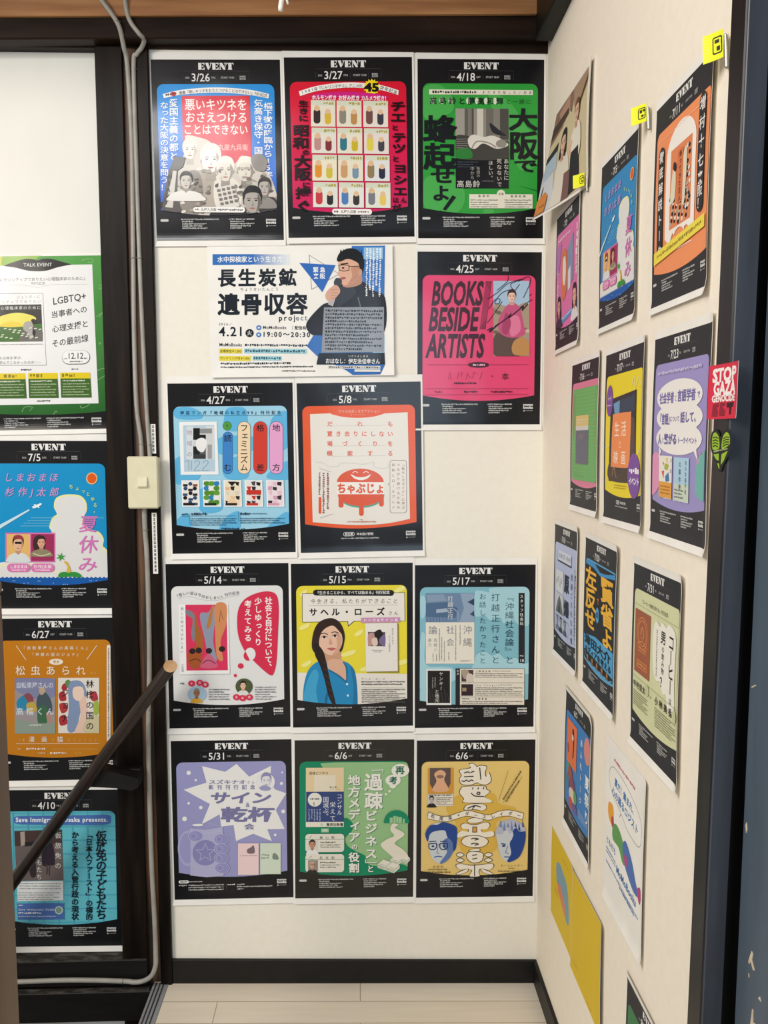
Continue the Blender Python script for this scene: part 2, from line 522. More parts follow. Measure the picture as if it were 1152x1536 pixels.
class Sheet:
    """one printed sheet: paper root with printed parts as children; drawn in the sheet's own drafting units"""

    def __init__(s, name, label, wall, u, z, rot=0.0, W=0.29, H=0.3984, quad=None, margins=(0.0042, 0.0042, 0.0165, 0.0135),
                 off=0.001, curl_b=0.004, curl_r=0.0, curl_l=0.0, curl_t=0.0, group=None, norm_h=1374.0, bulge=0.0012, paper='paper', cat='poster', corner=0.0, ink='ink', layer=LAYER):
        s.ink, s.layer, nseg = ink, layer, (25 if corner else 9)
        s.W, s.H, s.NH = W, H, norm_h
        s.name, s.label, s.cat, s.group, s.papermat = name, label, cat, group, paper
        s.x0, s.x1, s.y0, s.y1 = -W / 2 - margins[0], W / 2 + margins[1], -H / 2 - margins[3], H / 2 + margins[2]
        if wall == 'back':
            R = Matrix.Rotation(PI / 2, 4, 'X')
            loc = Vector((u, -off, z))
        elif wall == 'bay':
            R = Matrix.Rotation(PI / 2, 4, 'X')
            loc = Vector((u, 0.02 - off, z))
        else:
            R = Matrix.Rotation(-PI / 2, 4, 'Z') @ Matrix.Rotation(PI / 2, 4, 'X')
            loc = Vector((XR - off, -u, z))
        s.matrix = Matrix.Translation(loc) @ R @ Matrix.Rotation(rot, 4, 'Z')
        k = W / 0.29
        s.cb, s.cr, s.cl, s.ct, s.bulge, s.corner = curl_b, curl_r, curl_l, curl_t, bulge, corner
        s.Lb, s.Ls = 0.030 * max(k, 0.8), 0.030 * max(k, 0.8)
        def lines(a, b, dense):
            g = list(np.linspace(a, b, nseg))
            for c, amp in dense:
                if amp:
                    g += list(np.linspace(c[0], c[1], 7))
            return np.unique(np.round(g, 6))
        s.gx = lines(s.x0, s.x1, [((s.x1 - s.Ls, s.x1), curl_r), ((s.x0, s.x0 + s.Ls), curl_l)])
        s.gy = lines(s.y0, s.y1, [((s.y0, s.y0 + s.Lb), curl_b), ((s.y1 - s.Lb, s.y1), curl_t)])
        s.wx = np.array([curl_r * max(0, (x - s.x1 + s.Ls) / s.Ls) ** 2 + curl_l * max(0, (s.x0 + s.Ls - x) / s.Ls) ** 2 for x in s.gx])
        s.wy = np.array([curl_b * max(0, (s.y0 + s.Lb - y) / s.Lb) ** 2 + curl_t * max(0, (y - s.y1 + s.Lb) / s.Lb) ** 2 + bulge * math.sin(PI * (y - s.y0) / (s.y1 - s.y0)) for y in s.gy])
        s.parts, s.z, s.key = {}, 1, None
        s.T, s.clip = None, None
        s.norm()
        s.quad = quad
        s.draft = None
        if quad:
            dst = [(0, 0), (1000, 0), (1000, norm_h), (0, norm_h)]
            A, bb = [], []
            for (x, y), (X, Y) in zip(quad, dst):
                A += [[x, y, 1, 0, 0, 0, -X * x, -X * y], [0, 0, 0, x, y, 1, -Y * x, -Y * y]]
                bb += [X, Y]
            s.draft = np.append(np.linalg.solve(np.array(A, float), np.array(bb, float)), 1).reshape(3, 3)

    # --- frames
    def norm(s):
        s.T = None
        return s

    def crop(s):
        s.T = s.draft
        return s

    def loc(s, p):
        x, y = p
        if s.T is not None:
            q = s.T @ np.array((x, y, 1.0))
            x, y = q[0] / q[2], q[1] / q[2]
        return ((x / 1000.0 - 0.5) * s.W, (0.5 - y / s.NH) * s.H)

    def warp(s, x, y):
        w = float(np.interp(x, s.gx, s.wx) + np.interp(y, s.gy, s.wy))
        if s.corner:
            w += s.corner * ((s.x1 - x) / (s.x1 - s.x0)) ** 1.5 * max(0.0, (s.y1 - y) / (s.y1 - s.y0)) ** 1.2
        return w

    def part(s, name, under=None, label=None, window=None):
        """start a printed part; window = (x0, y0, x1, y1) trims its fills to a picture's edges"""
        s.key = (len(s.parts), name)
        clip = s.clip if name in CLIPPED else None
        if window:
            x0, y0, x1, y1 = window
            clip = [s.loc(p) for p in ((x0, y1), (x0, y0), (x1, y0), (x1, y1))]
        s.parts[s.key] = dict(v=[], f=[], c=[], under=under, label=label, clip=clip)
        return s.key

    def use(s, key):
        s.key = key

    # --- emit
    def _emit(s, pts, faces, col, grad=None, layer=None):
        P = s.parts[s.key]
        n = len(P['v'])
        lz = (s.z if layer is None else layer) * s.layer
        assert lz < 0.02
        ys = [p[1] for p in pts]
        lo, hi = (min(ys), max(ys)) if ys else (0, 1)
        for x, y in pts:
            P['v'].append((x, y, s.warp(x, y) + lz))
            if grad:
                t = (hi - y) / max(hi - lo, 1e-9)
                P['c'].append(tuple(a * (1 - t) + b * t for a, b in zip(grad[0], grad[1])))
            else:
                P['c'].append(col)
        P['f'] += [tuple(i + n for i in f) for f in faces]

    def fill(s, pts, col, grad=None, up=True):
        """filled outline (drafting units); cut along the sheet's bend lines so that it follows the paper"""
        s.z += 0.4 if up else 0.2
        L = [s.loc(p) for p in pts]
        tri = tessellate_polygon([[Vector((x, y, 0)) for x, y in L]])
        g = (lin(grad[0]), lin(grad[1])) if grad else None
        c = lin(col) if col else None
        xs, ys = [p[0] for p in L], [p[1] for p in L]
        gx = [x for x in s.gx if min(xs) + 1e-5 < x < max(xs) - 1e-5]
        gy = [y for y in s.gy if min(ys) + 1e-5 < y < max(ys) - 1e-5]
        polys = [[L[i] for i in t] for t in tri]
        clip = s.parts[s.key]['clip']
        if clip:
            polys = [q for q in (clip_convex(p, clip) for p in polys) if len(q) > 2]
        for axis, cuts in ((0, gx), (1, gy)):
            for cval in cuts:
                nxt = []
                for poly in polys:
                    d = [q[axis] - cval for q in poly]
                    if min(d) > -1e-9 or max(d) < 1e-9:
                        nxt.append(poly)
                        continue
                    a, b = [], []
                    for i, q in enumerate(poly):
                        j = (i + 1) % len(poly)
                        if d[i] <= 0:
                            a.append(q)
                        if d[i] >= 0:
                            b.append(q)
                        if d[i] * d[j] < 0:
                            t = d[i] / (d[i] - d[j])
                            m = (q[0] + (poly[j][0] - q[0]) * t, q[1] + (poly[j][1] - q[1]) * t)
                            a.append(m)
                            b.append(m)
                    nxt += [r for r in (a, b) if len(r) > 2]
                polys = nxt
        pts2, faces = [], []
        for poly in polys:
            k = len(pts2)
            area = sum(poly[i][0] * poly[(i + 1) % len(poly)][1] - poly[(i + 1) % len(poly)][0] * poly[i][1] for i in range(len(poly)))
            pts2 += poly if area > 0 else poly[::-1]
            faces.append(tuple(range(k, k + len(poly))))
        s._emit(pts2, faces, c, g)
        return s

    def rect(s, x0, y0, x1, y1, col, r=0, grad=None, up=True):
        if r <= 0:
            return s.fill([(x0, y0), (x1, y0), (x1, y1), (x0, y1)], col, grad, up)
        r = min(r, abs(x1 - x0) / 2, abs(y1 - y0) / 2)
        pts = []
        for cx, cy, a in ((x1 - r, y0 + r, -90), (x1 - r, y1 - r, 0), (x0 + r, y1 - r, 90), (x0 + r, y0 + r, 180)):
            pts += [(cx + r * math.cos(math.radians(a + t)), cy + r * math.sin(math.radians(a + t))) for t in (0, 18, 36, 54, 72, 90)]
        return s.fill(pts, col, grad, up)

    def ell(s, cx, cy, rx, ry=None, col='ffffff', a0=0, a1=360, n=28, up=True):
        ry = rx if ry is None else ry
        full = a1 - a0 >= 360
        m = n if full else n + 1
        return s.fill([(cx + rx * math.cos(math.radians(a0 + (a1 - a0) * k / n)), cy + ry * math.sin(math.radians(a0 + (a1 - a0) * k / n))) for k in range(m)], col, up=up)

    def blob(s, pts, col, sub=6, grad=None, up=True):
        return s.fill(smooth_path(pts, sub, True), col, grad, up)

    def line(s, pts, w, col, closed=False, up=False, sub=0):
        if sub:
            pts = smooth_path(pts, sub, closed)
        pts = [np.array(p, float) for p in pts]
        if closed:
            pts = pts + [pts[0]]
        pts = [p for i, p in enumerate(pts) if i == 0 or np.hypot(*(p - pts[i - 1])) > 1e-6]
        n = len(pts)
        loop = closed and n > 3
        V, F = [], []
        for i, p in enumerate(pts):
            a = pts[i - 1] if i else (pts[-2] if loop else None)
            b = pts[i + 1] if i < n - 1 else (pts[1] if loop else None)
            d0 = (p - a) / np.hypot(*(p - a)) if a is not None else None
            d1 = (b - p) / np.hypot(*(b - p)) if b is not None else None
            d0, d1 = (d1 if d0 is None else d0), (d0 if d1 is None else d1)
            m = np.array((-d0[1] - d1[1], d0[0] + d1[0]))
            l = np.hypot(*m)
            m = m / l if l > 0.2 else np.array((-d1[1], d1[0]))
            k = w / 2 / max(m @ np.array((-d1[1], d1[0])), 0.45)
            V += [p + m * k, p - m * k]
            if i:
                F.append((2 * i - 2, 2 * i - 1, 2 * i + 1, 2 * i))
        s.z += 0.2
        s._emit([s.loc(p) for p in V], F, lin(col))
        return s

    # --- lettering
    def _glyph(s, ch, off, f, col, layer=None):
        thin = min(off, 0.011)
        v, faces, adv = glyph(ch, thin)
        if len(v):
            e = off - thin
            for k, (dx, dy) in enumerate(((-e, -e), (e, e), (-e, e), (e, -e)) if e > 0.003 else ((0, 0),)):
                s._emit([s.loc(f(x + dx, y + dy)) for x, y in v], faces, col, layer=s.z + 0.2 * (k + 1))

    def text(s, t, x, y, h, col, w=None, b=0.0, sl=0.0, rot=0.0, al='l', stretch=False, layer=None, track=0.0):
        """horizontal line; (x, y) = top left of the letters, h = letter height, w = width to fill"""
        c = lin(col)
        ascii_ = all(ord(k) < 0x2000 for k in t)
        em = h / 0.70 if ascii_ else h / 0.93
        base = y + h if ascii_ else y + 0.87 * em * 0.985
        adv = [glyph(k, 0.0)[2] * em for k in t]
        nat = sum(adv)
        sx, gap = 1.0, track
        if w is not None:
            if nat > w or stretch:
                sx = w / nat
            elif len(t) > 1:
                gap = (w - nat) / (len(t) - 1)
        tot = nat * sx + gap * (len(t) - 1)
        px = x - (tot / 2 if al == 'c' else tot if al == 'r' else 0)
        cr, sr = math.cos(math.radians(rot)), math.sin(math.radians(rot))
        ox = px
        for k, a in zip(t, adv):
            def f(gx, gy, px=px):
                X, Y = px - ox + (gx + sl * gy) * em * sx, -gy * em
                return (ox + X * cr - Y * sr, base + X * sr + Y * cr)
            s._glyph(k, b, f, c, layer)
            px += a * sx + gap
        s.z += 0.8 if b > 0.014 else 0.2
        return s

    def vtext(s, t, cx, y, h, col, H=None, b=0.0, w=None, sl=0.0, layer=None, rot=0.0):
        """vertical column; cx = column centre, y = top, h = letter height, H = column height to fill, w = letter width"""
        c = lin(col)
        em = h / 0.93
        sx = (w / h) if w else 1.0
        n = len(t)
        pitch = em if H is None or n < 2 else (H - h) / (n - 1)
        cr, sr = math.cos(math.radians(rot)), math.sin(math.radians(rot))
        for i, k in enumerate(t):
            top = y + i * pitch - 0.03 * em
            half = glyph(k, 0.0)[2] / 2
            def f(gx, gy):
                X, Y = (gx - half), gy - 0.385
                if k in TURN:
                    X, Y = Y, -X
                elif k in '、。':
                    X, Y = X + 0.55, Y + 0.55
                elif k in SMALL_KANA:
                    X, Y = X + 0.10, Y + 0.10
                px, py = (X + sl * Y) * em * sx, (top - y) + em / 2 - Y * em
                return (cx + px * cr - py * sr, y + px * sr + py * cr)
            s._glyph(k, b, f, c, layer)
        s.z += 0.8 if b > 0.014 else 0.2
        return s

    def ptext(s, t, path, h, col, b=0.0, sub=10):
        """characters spread along a path (their centres ride on it)"""
        c = lin(col)
        P = [np.array(p) for p in smooth_path(path, sub)]
        d = [0]
        for a, q in zip(P[:-1], P[1:]):
            d.append(d[-1] + np.hypot(*(q - a)))
        em = h / 0.93
        n = len(t)
        for i, k in enumerate(t):
            u = d[-1] * (i / max(n - 1, 1))
            X, Y = np.interp(u, d, [p[0] for p in P]), np.interp(u, d, [p[1] for p in P])
            e = d[-1] * 0.01
            dx = np.interp(min(u + e, d[-1]), d, [p[0] for p in P]) - np.interp(max(u - e, 0), d, [p[0] for p in P])
            dy = np.interp(min(u + e, d[-1]), d, [p[1] for p in P]) - np.interp(max(u - e, 0), d, [p[1] for p in P])
            a = math.atan2(dy, dx)
            half = glyph(k, 0.0)[2] / 2
            mid = 0.385 if ord(k) > 0x2000 else 0.34
            s._glyph(k, b, lambda gx, gy: (X + ((gx - half) * math.cos(a) + (gy - mid) * math.sin(a)) * em, Y + ((gx - half) * math.sin(a) - (gy - mid) * math.cos(a)) * em), c)
        s.z += 0.8 if b > 0.014 else 0.2
        return s

    def micro(s, x0, y0, x1, y1, n, col, fill=0.55, ragged=True, rot=0.0, vertical=False):
        """lines of print too fine to read: rows of broken strokes"""
        rnd = random.Random(int(x0 * 7 + y0 * 13 + x1))
        V, F = [], []
        span = (x1 - x0) if vertical else (y1 - y0)
        pitch = span / n
        th = pitch * fill
        a0, a1 = (y0, y1) if vertical else (x0, x1)
        cr, sr = math.cos(math.radians(rot)), math.sin(math.radians(rot))
        for i in range(n):
            c0 = (x0 if vertical else y0) + pitch * (i + 0.5) - th / 2
            end = a1 - (rnd.random() * 0.35 * (a1 - a0) if ragged and i % 2 else 0)
            a = a0
            while a < end:
                l = th * rnd.uniform(0.5, 1.0)
                top, bot = c0 + th * rnd.choice((0, 0, 0.25)), c0 + th * rnd.choice((1, 1, 0.7))
                q = [(a, top), (min(a + l, end), top), (min(a + l, end), bot), (a, bot)]
                if vertical:
                    q = [(p[1], p[0]) for p in q]
                k = len(V)
                V += [(x0 + (p[0] - x0) * cr - (p[1] - y0) * sr, y0 + (p[0] - x0) * sr + (p[1] - y0) * cr) for p in q]
                F.append((k, k + 1, k + 2, k + 3))
                a += l + th * rnd.uniform(0.18, 0.4)
        s.z += 0.2
        s._emit([s.loc(p) for p in V], F, lin(col))
        return s

    # --- a printed face, front view: w = width of the face
    def face(s, cx, cy, w, skin='e0b596', hair='241a18', shade='c4917a', shirt=None, long=False, glasses=False, ink='3a2622', bald=False, neck=True, shoulders=1.9):
        h = w * 1.32
        if long:
            s.blob([(cx - .62 * w, cy - .1 * h), (cx - .4 * w, cy - .62 * h), (cx, cy - .72 * h), (cx + .4 * w, cy - .62 * h), (cx + .62 * w, cy - .1 * h), (cx + .66 * w, cy + .7 * h), (cx, cy + .6 * h), (cx - .66 * w, cy + .7 * h)], hair)
        if neck:
            s.fill([(cx - .24 * w, cy + .2 * h), (cx + .24 * w, cy + .2 * h), (cx + .30 * w, cy + .85 * h), (cx - .30 * w, cy + .85 * h)], shade)
        if shirt:
            q = shoulders * w / 2
            s.blob([(cx - .30 * w, cy + .66 * h), (cx, cy + .80 * h), (cx + .30 * w, cy + .66 * h), (cx + .75 * q, cy + .80 * h), (cx + q, cy + 1.02 * h), (cx + q * 1.05, cy + 1.35 * h), (cx - q * 1.05, cy + 1.35 * h), (cx - q, cy + 1.02 * h), (cx - .75 * q, cy + .80 * h)], shirt)
        s.ell(cx - .50 * w, cy + .04 * h, .07 * w, .12 * h, shade, n=10)
        s.ell(cx + .50 * w, cy + .04 * h, .07 * w, .12 * h, shade, n=10, up=False)
        s.blob([(cx - .48 * w, cy - .12 * h), (cx - .40 * w, cy - .42 * h), (cx, cy - .54 * h), (cx + .40 * w, cy - .42 * h), (cx + .48 * w, cy - .12 * h), (cx + .44 * w, cy + .22 * h), (cx + .24 * w, cy + .46 * h), (cx, cy + .52 * h), (cx - .24 * w, cy + .46 * h), (cx - .44 * w, cy + .22 * h)], skin)
        s.blob([(cx + .30 * w, cy - .30 * h), (cx + .47 * w, cy - .10 * h), (cx + .43 * w, cy + .22 * h), (cx + .22 * w, cy + .46 * h), (cx + .32 * w, cy + .14 * h)], shade)
        if not bald:
            s.blob([(cx - .54 * w, cy + .02 * h), (cx - .56 * w, cy - .34 * h), (cx - .30 * w, cy - .64 * h), (cx + .06 * w, cy - .70 * h), (cx + .42 * w, cy - .58 * h), (cx + .57 * w, cy - .28 * h), (cx + .54 * w, cy + .02 * h), (cx + .45 * w, cy - .20 * h), (cx + .28 * w, cy - .36 * h), (cx - .10 * w, cy - .38 * h), (cx - .38 * w, cy - .30 * h), (cx - .46 * w, cy - .12 * h)], hair)
        for k in (-1, 1):
            ex, ey = cx + k * .21 * w, cy - .03 * h
            s.fill([(ex - .12 * w, ey - .085 * h), (ex, ey - .115 * h), (ex + .12 * w, ey - .085 * h), (ex + .11 * w, ey - .06 * h), (ex, ey - .088 * h), (ex - .11 * w, ey - .06 * h)], ink, up=False)
            s.ell(ex, ey, .085 * w, .032 * h, ink, n=10, up=False)
        s.fill([(cx - .015 * w, cy - .04 * h), (cx + .05 * w, cy + .15 * h), (cx + .085 * w, cy + .20 * h), (cx - .07 * w, cy + .205 * h), (cx + .02 * w, cy + .16 * h)], shade)
        s.blob([(cx - .17 * w, cy + .315 * h), (cx, cy + .29 * h), (cx + .17 * w, cy + .315 * h), (cx, cy + .36 * h)], ink if shade == skin else 'a9605a' if len(skin) == 6 and skin[:2] > skin[4:] and skin[:2] != skin[2:4] else ink, up=False)
        if glasses:
            for k in (-1, 1):
                s.line([(cx + k * .21 * w + .17 * w * math.cos(t), cy - .03 * h + .12 * h * math.sin(t)) for t in np.linspace(0, 2 * PI, 15)], .04 * w, ink)
            s.line([(cx - .05 * w, cy - .04 * h), (cx + .05 * w, cy - .04 * h)], .04 * w, ink)
        return s

    # --- assemble
    def build(s):
        nx, ny = len(s.gx), len(s.gy)
        v, f = [], []
        for lz in (0.0, -0.0004):
            for y in s.gy:
                for x in s.gx:
                    v.append((x, y, s.warp(x, y) + lz))
        N = nx * ny
        for j in range(ny - 1):
            for i in range(nx - 1):
                a = j * nx + i
                f.append((a, a + 1, a + nx + 1, a + nx))
                f.append((N + a, N + a + nx, N + a + nx + 1, N + a + 1))
        edge = [i for i in range(nx)] + [nx - 1 + j * nx for j in range(1, ny)] + [(ny - 1) * nx + i for i in range(nx - 2, -1, -1)] + [j * nx for j in range(ny - 2, 0, -1)]
        for a, b in zip(edge, edge[1:] + edge[:1]):
            f.append((a, N + a, N + b, b))
        root = link_mesh(s.name, v, f, s.papermat)
        root.matrix_world = s.matrix
        tag(root, s.label, s.cat, s.group)
        objs = {}
        for key, P in s.parts.items():
            if not P['f']:
                continue
            o = link_mesh(key[1], P['v'], P['f'], s.ink, objs.get(P['under'], root))
            att = o.data.color_attributes.new('print_colour', 'FLOAT_COLOR', 'POINT')
            att.data.foreach_set('color', np.array(P['c'], np.float32).ravel())
            if P['label']:
                o['label'] = P['label']
            objs[key] = o
        s.root = root
        return root


# ------------------------------------------------------------------ the shop's event-poster template (normal units: 1000 wide, 1374 high)
def fat_event(s, x0, x1, y0, y1, col):
    """EVENT in fat slab letters with hairline counters"""
    w = (x1 - x0) / 5.0
    h = y1 - y0
    P = lambda k, pts: s.fill([(x0 + k * w + a * w, y0 + b * h) for a, b in pts], col, up=False)
    for k in (0, 2):
        P(k, [(0, 0), (.46, 0), (.46, 1), (0, 1)])
        P(k, [(.52, 0), (.88, 0), (.88, .36), (.70, .14), (.52, .14)])
        P(k, [(.52, .43), (.66, .43), (.74, .33), (.74, .67), (.66, .57), (.52, .57)])
        P(k, [(.52, .86), (.70, .86), (.90, .62), (.90, 1), (.52, 1)])
    P(1, [(-.02, 0), (.44, 0), (.60, .72), (.50, 1), (.36, 1)])
    P(1, [(.66, 0), (1.0, 0), (1.0, .1), (.88, .1), (.64, .80), (.60, .66), (.76, .1), (.66, .1)])
    P(3, [(.0, 0), (.40, 0), (.84, .80), (.84, 1), (.56, 1), (.0, .10)])
    P(3, [(.06, .26), (.16, .40), (.16, .9), (.26, .9), (.26, 1), (.0, 1), (.0, .9), (.06, .9)])
    P(3, [(.66, 0), (.96, 0), (.96, .1), (.88, .1), (.88, .68), (.78, .52), (.78, .1), (.66, .1)])
    P(4, [(.0, 0), (.24, 0), (.24, .14), (.12, .14), (.0, .40)])
    P(4, [(.28, 0), (.74, 0), (.74, .9), (.82, .9), (.82, 1), (.20, 1), (.20, .9), (.28, .9)])
    P(4, [(.78, 0), (1.02, 0), (1.02, .40), (.90, .14), (.78, .14)])


PALE = 'e6e6e4'
DIMW = 'b9bab8'


def template(s, date, panel, day='SUN', start='START 19:00', grad=None, dx0=308, dx1=455, footer='std', panel_top=184, ground='161619', edge=(41, 951), dim=DIMW):
    s.norm()
    s.part('black_border')
    s.rect(0, 0, 1000, s.NH, ground)
    if panel:
        s.part('artwork_panel')
        a, b = edge
        r = 52
        pts = [(a, panel_top + r)] + [(a + r - r * math.cos(math.radians(t)), panel_top + r - r * math.sin(math.radians(t))) for t in (18, 36, 54, 72, 90)]
        pts += [(b - r + r * math.sin(math.radians(t)), panel_top + r - r * math.cos(math.radians(t))) for t in (0, 18, 36, 54, 72, 90)]
        c = (a + b) / 2
        pts += [(x, 1139 + 44 * (1 - ((x - c) / (b - c)) ** 2)) for x in np.linspace(b, a, 17)]
        s.fill(pts, panel if not grad else None, grad)
        s.clip = [s.loc(p) for p in pts]
    s.part('header_lettering')
    s.z += 1
    fat_event(s, 366, 638, 24, 76, PALE)
    s.line([(250, 87), (758, 87)], 1.6, '55565a')
    for x in (246, 515, 657, 758):
        s.line([(x, 108), (x, 158)], 1.4, '4a4b50')
    s.text(date, (dx0 + dx1) / 2, 104, 60, PALE, w=dx1 - dx0, b=0.008, al='c', stretch=True)
    s.text('2026', dx0 - 46, 129, 14, dim, w=34, b=0.008)
    if day:
        s.text(day, dx1 + 8, 128, 15, dim, w=34, b=0.01)
    s.text(start, 538, 128, 15, dim, w=104, b=0.01)
    s.text('MOMO', 684, 121, 14, dim, w=48, b=0.02)
    s.text('BOOKS', 684, 138, 14, dim, w=48, b=0.02)
    s.part('small_print')
    s.z += 1
    if footer == 'std':
        s.rect(34, 1209, 98, 1228, 'c4c4c2', 9)
        s.micro(196, 1204, 490, 1218, 1, dim, .75, False)
        for k in range(4):
            s.micro(204, 1221 + 17 * k, 290 + (0, 105, 70, 110)[k], 1235 + 17 * k, 1, dim, .75, False)
        s.micro(572, 1204, 770, 1218, 1, dim, .75, False)
        for k in range(4):
            s.micro(580, 1221 + 17 * k, 690 + (0, 80, 55, -20)[k], 1235 + 17 * k, 1, dim, .75, False)
    elif footer == 'fee':
        s.rect(350, 1212, 442, 1244, PALE, 15)
        s.rect(353, 1215, 439, 1241, ground, 13)
        s.text('参加費', 362, 1217, 22, PALE, w=68, b=.01)
        s.text('基本投げ銭制', 458, 1217, 23, PALE, w=138, b=.01)
        s.micro(330, 1255, 640, 1270, 1, dim, .7, False)
    elif footer == 'long':
        s.rect(38, 1206, 122, 1232, PALE, 12)
        s.micro(52, 1210, 110, 1228, 1, ground, .7, False)
        s.micro(126, 1212, 235, 1226, 1, dim, .6, False)
        for k in range(3):
            s.micro(118, 1243 + 20 * k, 416, 1258 + 20 * k, 1, dim, .75, k == 2)
        s.micro(38, 1243, 106, 1260, 1, dim, .8, False)
        s.line([(436, 1240), (436, 1296)], 1.5, '66666a')
        s.micro(446, 1243, 508, 1260, 1, PALE, .9, False)
        s.micro(528, 1243, 590, 1258, 1, dim, .75, False)
        s.micro(524, 1263, 822, 1278, 1, dim, .75, False)
        s.micro(528, 1283, 580, 1298, 1, dim, .75, False)
    s.part('shop_logo')
    s.text('momo', 862, 1204, 19, PALE, w=80, b=.03, stretch=True)
    s.text('books', 862, 1225, 22, PALE, w=80, b=.03, stretch=True)
    s.ell(870, 1264, 6, 7, dim, n=10)
    s.micro(884, 1258, 940, 1268, 1, dim, .5, False)
    if s.draft is not None:
        s.crop()
    return s

# ------------------------------------------------------------------ posters on the back wall
GB = 'event posters on the back wall'
WH = 'e4e2dc'


def poster_fox():
    s = Sheet('event_poster', 'glossy blue poster dated 3/26 with red block and grey cut-out crowd', 'back', -0.3119, 2.0143, 0.0095,
              quad=((62, 105), (1048, 100), (1075, 1483), (108, 1495)), off=0.0012, group=GB)
    template(s, '3/26', '2f86d8', 'THU', grad=('2191dc', '3a62d8'))
    s.part('banner')
    up = [(155, 372), (300, 338), (550, 318), (800, 332), (965, 366)]
    lo = [(960, 400), (800, 372), (550, 358), (300, 376), (165, 404)]
    s.fill(smooth_path(up, 6) + smooth_path(lo, 6), 'ecebe8')
    s.ell(236, 370, 24, 17, 'c8242e')
    s.micro(176, 370, 262, 388, 1, '3a2a2c', .8, False, rot=-10)
    s.ptext('悪書『悪いキツネをおさえつけることはできない』刊行記念', [(292, 362), (420, 348), (550, 340), (700, 344), (820, 357), (940, 378)], 26, '2a2c33', .01)
    s.part('red_block')
    s.fill([(300, 385), (818, 380), (832, 905), (312, 905)], 'd5162f')
    s.part('headline')
    for t, x, y, w, h in (('悪いキツネを', 322, 405, 478, 88), ('おさえつける', 325, 504, 478, 84), ('ことはできない', 312, 600, 494, 80)):
        s.text(t, x, y, h, 'f3ece6', w, b=.012)
    s.text('丸屋九兵衛', 575, 752, 48, 'f0c9c2', 230)
    s.part('side_lettering')
    s.vtext('橋下徹の降臨から15年以上', 958, 432, 49, 'eff2f4', 680, b=.016, w=66)
    s.vtext('気高き保守・国教', 884, 408, 55, 'eff2f4', 480, b=.016, w=64)
    s.vtext('愛国主義の都と', 240, 408, 62, 'eff2f4', 470, b=.016, w=66)
    s.vtext('なった大阪の決意を問う！', 168, 432, 52, 'eff2f4', 680, b=.014, w=62)
    s.part('collage')
    s.blob([(330, 760), (330, 690), (420, 700), (520, 740), (600, 860), (700, 900), (760, 840), (850, 900), (960, 980), (1020, 1130), (1030, 1240), (900, 1290), (600, 1320), (300, 1300), (160, 1260), (210, 1050), (300, 880)], 'cfc8bd')
    s.blob([(430, 960), (560, 980), (640, 1080), (560, 1230), (420, 1240), (380, 1060)], 'b3a99d')
    s.blob([(560, 1000), (700, 1020), (760, 1120), (720, 1240), (560, 1230)], 'e3ddd2')
    s.blob([(330, 1000), (420, 960), (460, 1080), (440, 1280), (300, 1280)], '8f8880')
    for cx, cy, w, sk, ha, sh in ((362, 800, 100, 'e6e1d7', 'd6d0c5', 'b9b3a8'), (520, 875, 140, 'e9e5dc', 'e1dcd0', 'aaa398'), (632, 955, 120, 'dcd6cb', 'e6e0d6', '9c958b'), (786, 955, 120, 'd9d2c4', 'e4dfd3', '8d867d')):
        s.face(cx, cy, w, sk, ha, sh, ink='5c564f')
    rnd = random.Random(11)
    for k in range(90):
        x, y = rnd.uniform(230, 1000), rnd.uniform(930, 1290)
        if 300 < x or y > 1050:
            s.blob([(x, y), (x + rnd.uniform(14, 40), y - rnd.uniform(2, 14)), (x + rnd.uniform(20, 44), y + rnd.uniform(6, 18)), (x + 6, y + rnd.uniform(8, 20))], rnd.choice(('8d867c', 'a79f93', '6f6962', 'ded8cc', '57524c')), 3, up=False)
    s.blob([(560, 1250), (700, 1240), (780, 1260), (800, 1320), (520, 1325)], '2a2826')
    s.blob([(900, 1180), (1000, 1160), (1030, 1240), (900, 1285)], '3a3734')
    s.blob([(140, 1200), (250, 1230), (300, 1300), (160, 1262)], '3c3936')
    s.part('tower_cutout')
    s.fill([(245, 850), (330, 860), (310, 930), (268, 960), (262, 1130), (300, 1270), (150, 1290), (160, 1170), (200, 980)], '5e5a57')
    s.fill([(235, 960), (262, 965), (232, 1245), (175, 1240)], 'd2cec6')
    s.vtext('HEAVY', 216, 985, 44, '3a3733', 240, b=.02, rot=8)
    s.part('figure_cutout', label='black and white cut-out people along the foot of the poster')
    s.face(334, 1040, 84, 'c9c4bc', '2e2b29', '9a948c', shirt='e6e4df', ink='2e2b29', shoulders=3.0)
    s.fill([(560, 1090), (700, 1060), (740, 1230), (600, 1260)], 'd9d6cf')
    for k in range(4):
        for j in range(4):
            s.rect(570 + 36 * j + 8 * k, 1100 + 34 * k - 8 * j, 596 + 36 * j + 8 * k, 1122 + 34 * k - 8 * j, '77716a', up=False)
    s.blob([(830, 850), (900, 830), (950, 880), (930, 960), (850, 940)], '8c8782')
    s.face(930, 1085, 88, 'b5b0a9', '35312f', '7d7771', shirt='8b8782', ink='1c1a19')
    s.face(838, 1190, 130, 'aba59d', '141414', '65605a', shirt='1a1a1b', ink='0f0f10', shoulders=2.0)
    s.part('name_strip')
    s.rect(388, 1238, 782, 1278, 'efeeea', 20)
    s.micro(402, 1250, 432, 1266, 1, '44444a', .9, False)
    s.text('丸屋九兵衛', 446, 1246, 23, '2a2c33', 118, b=.01)
    s.micro(574, 1250, 765, 1266, 1, '44444a', .8, False)
    s.build()


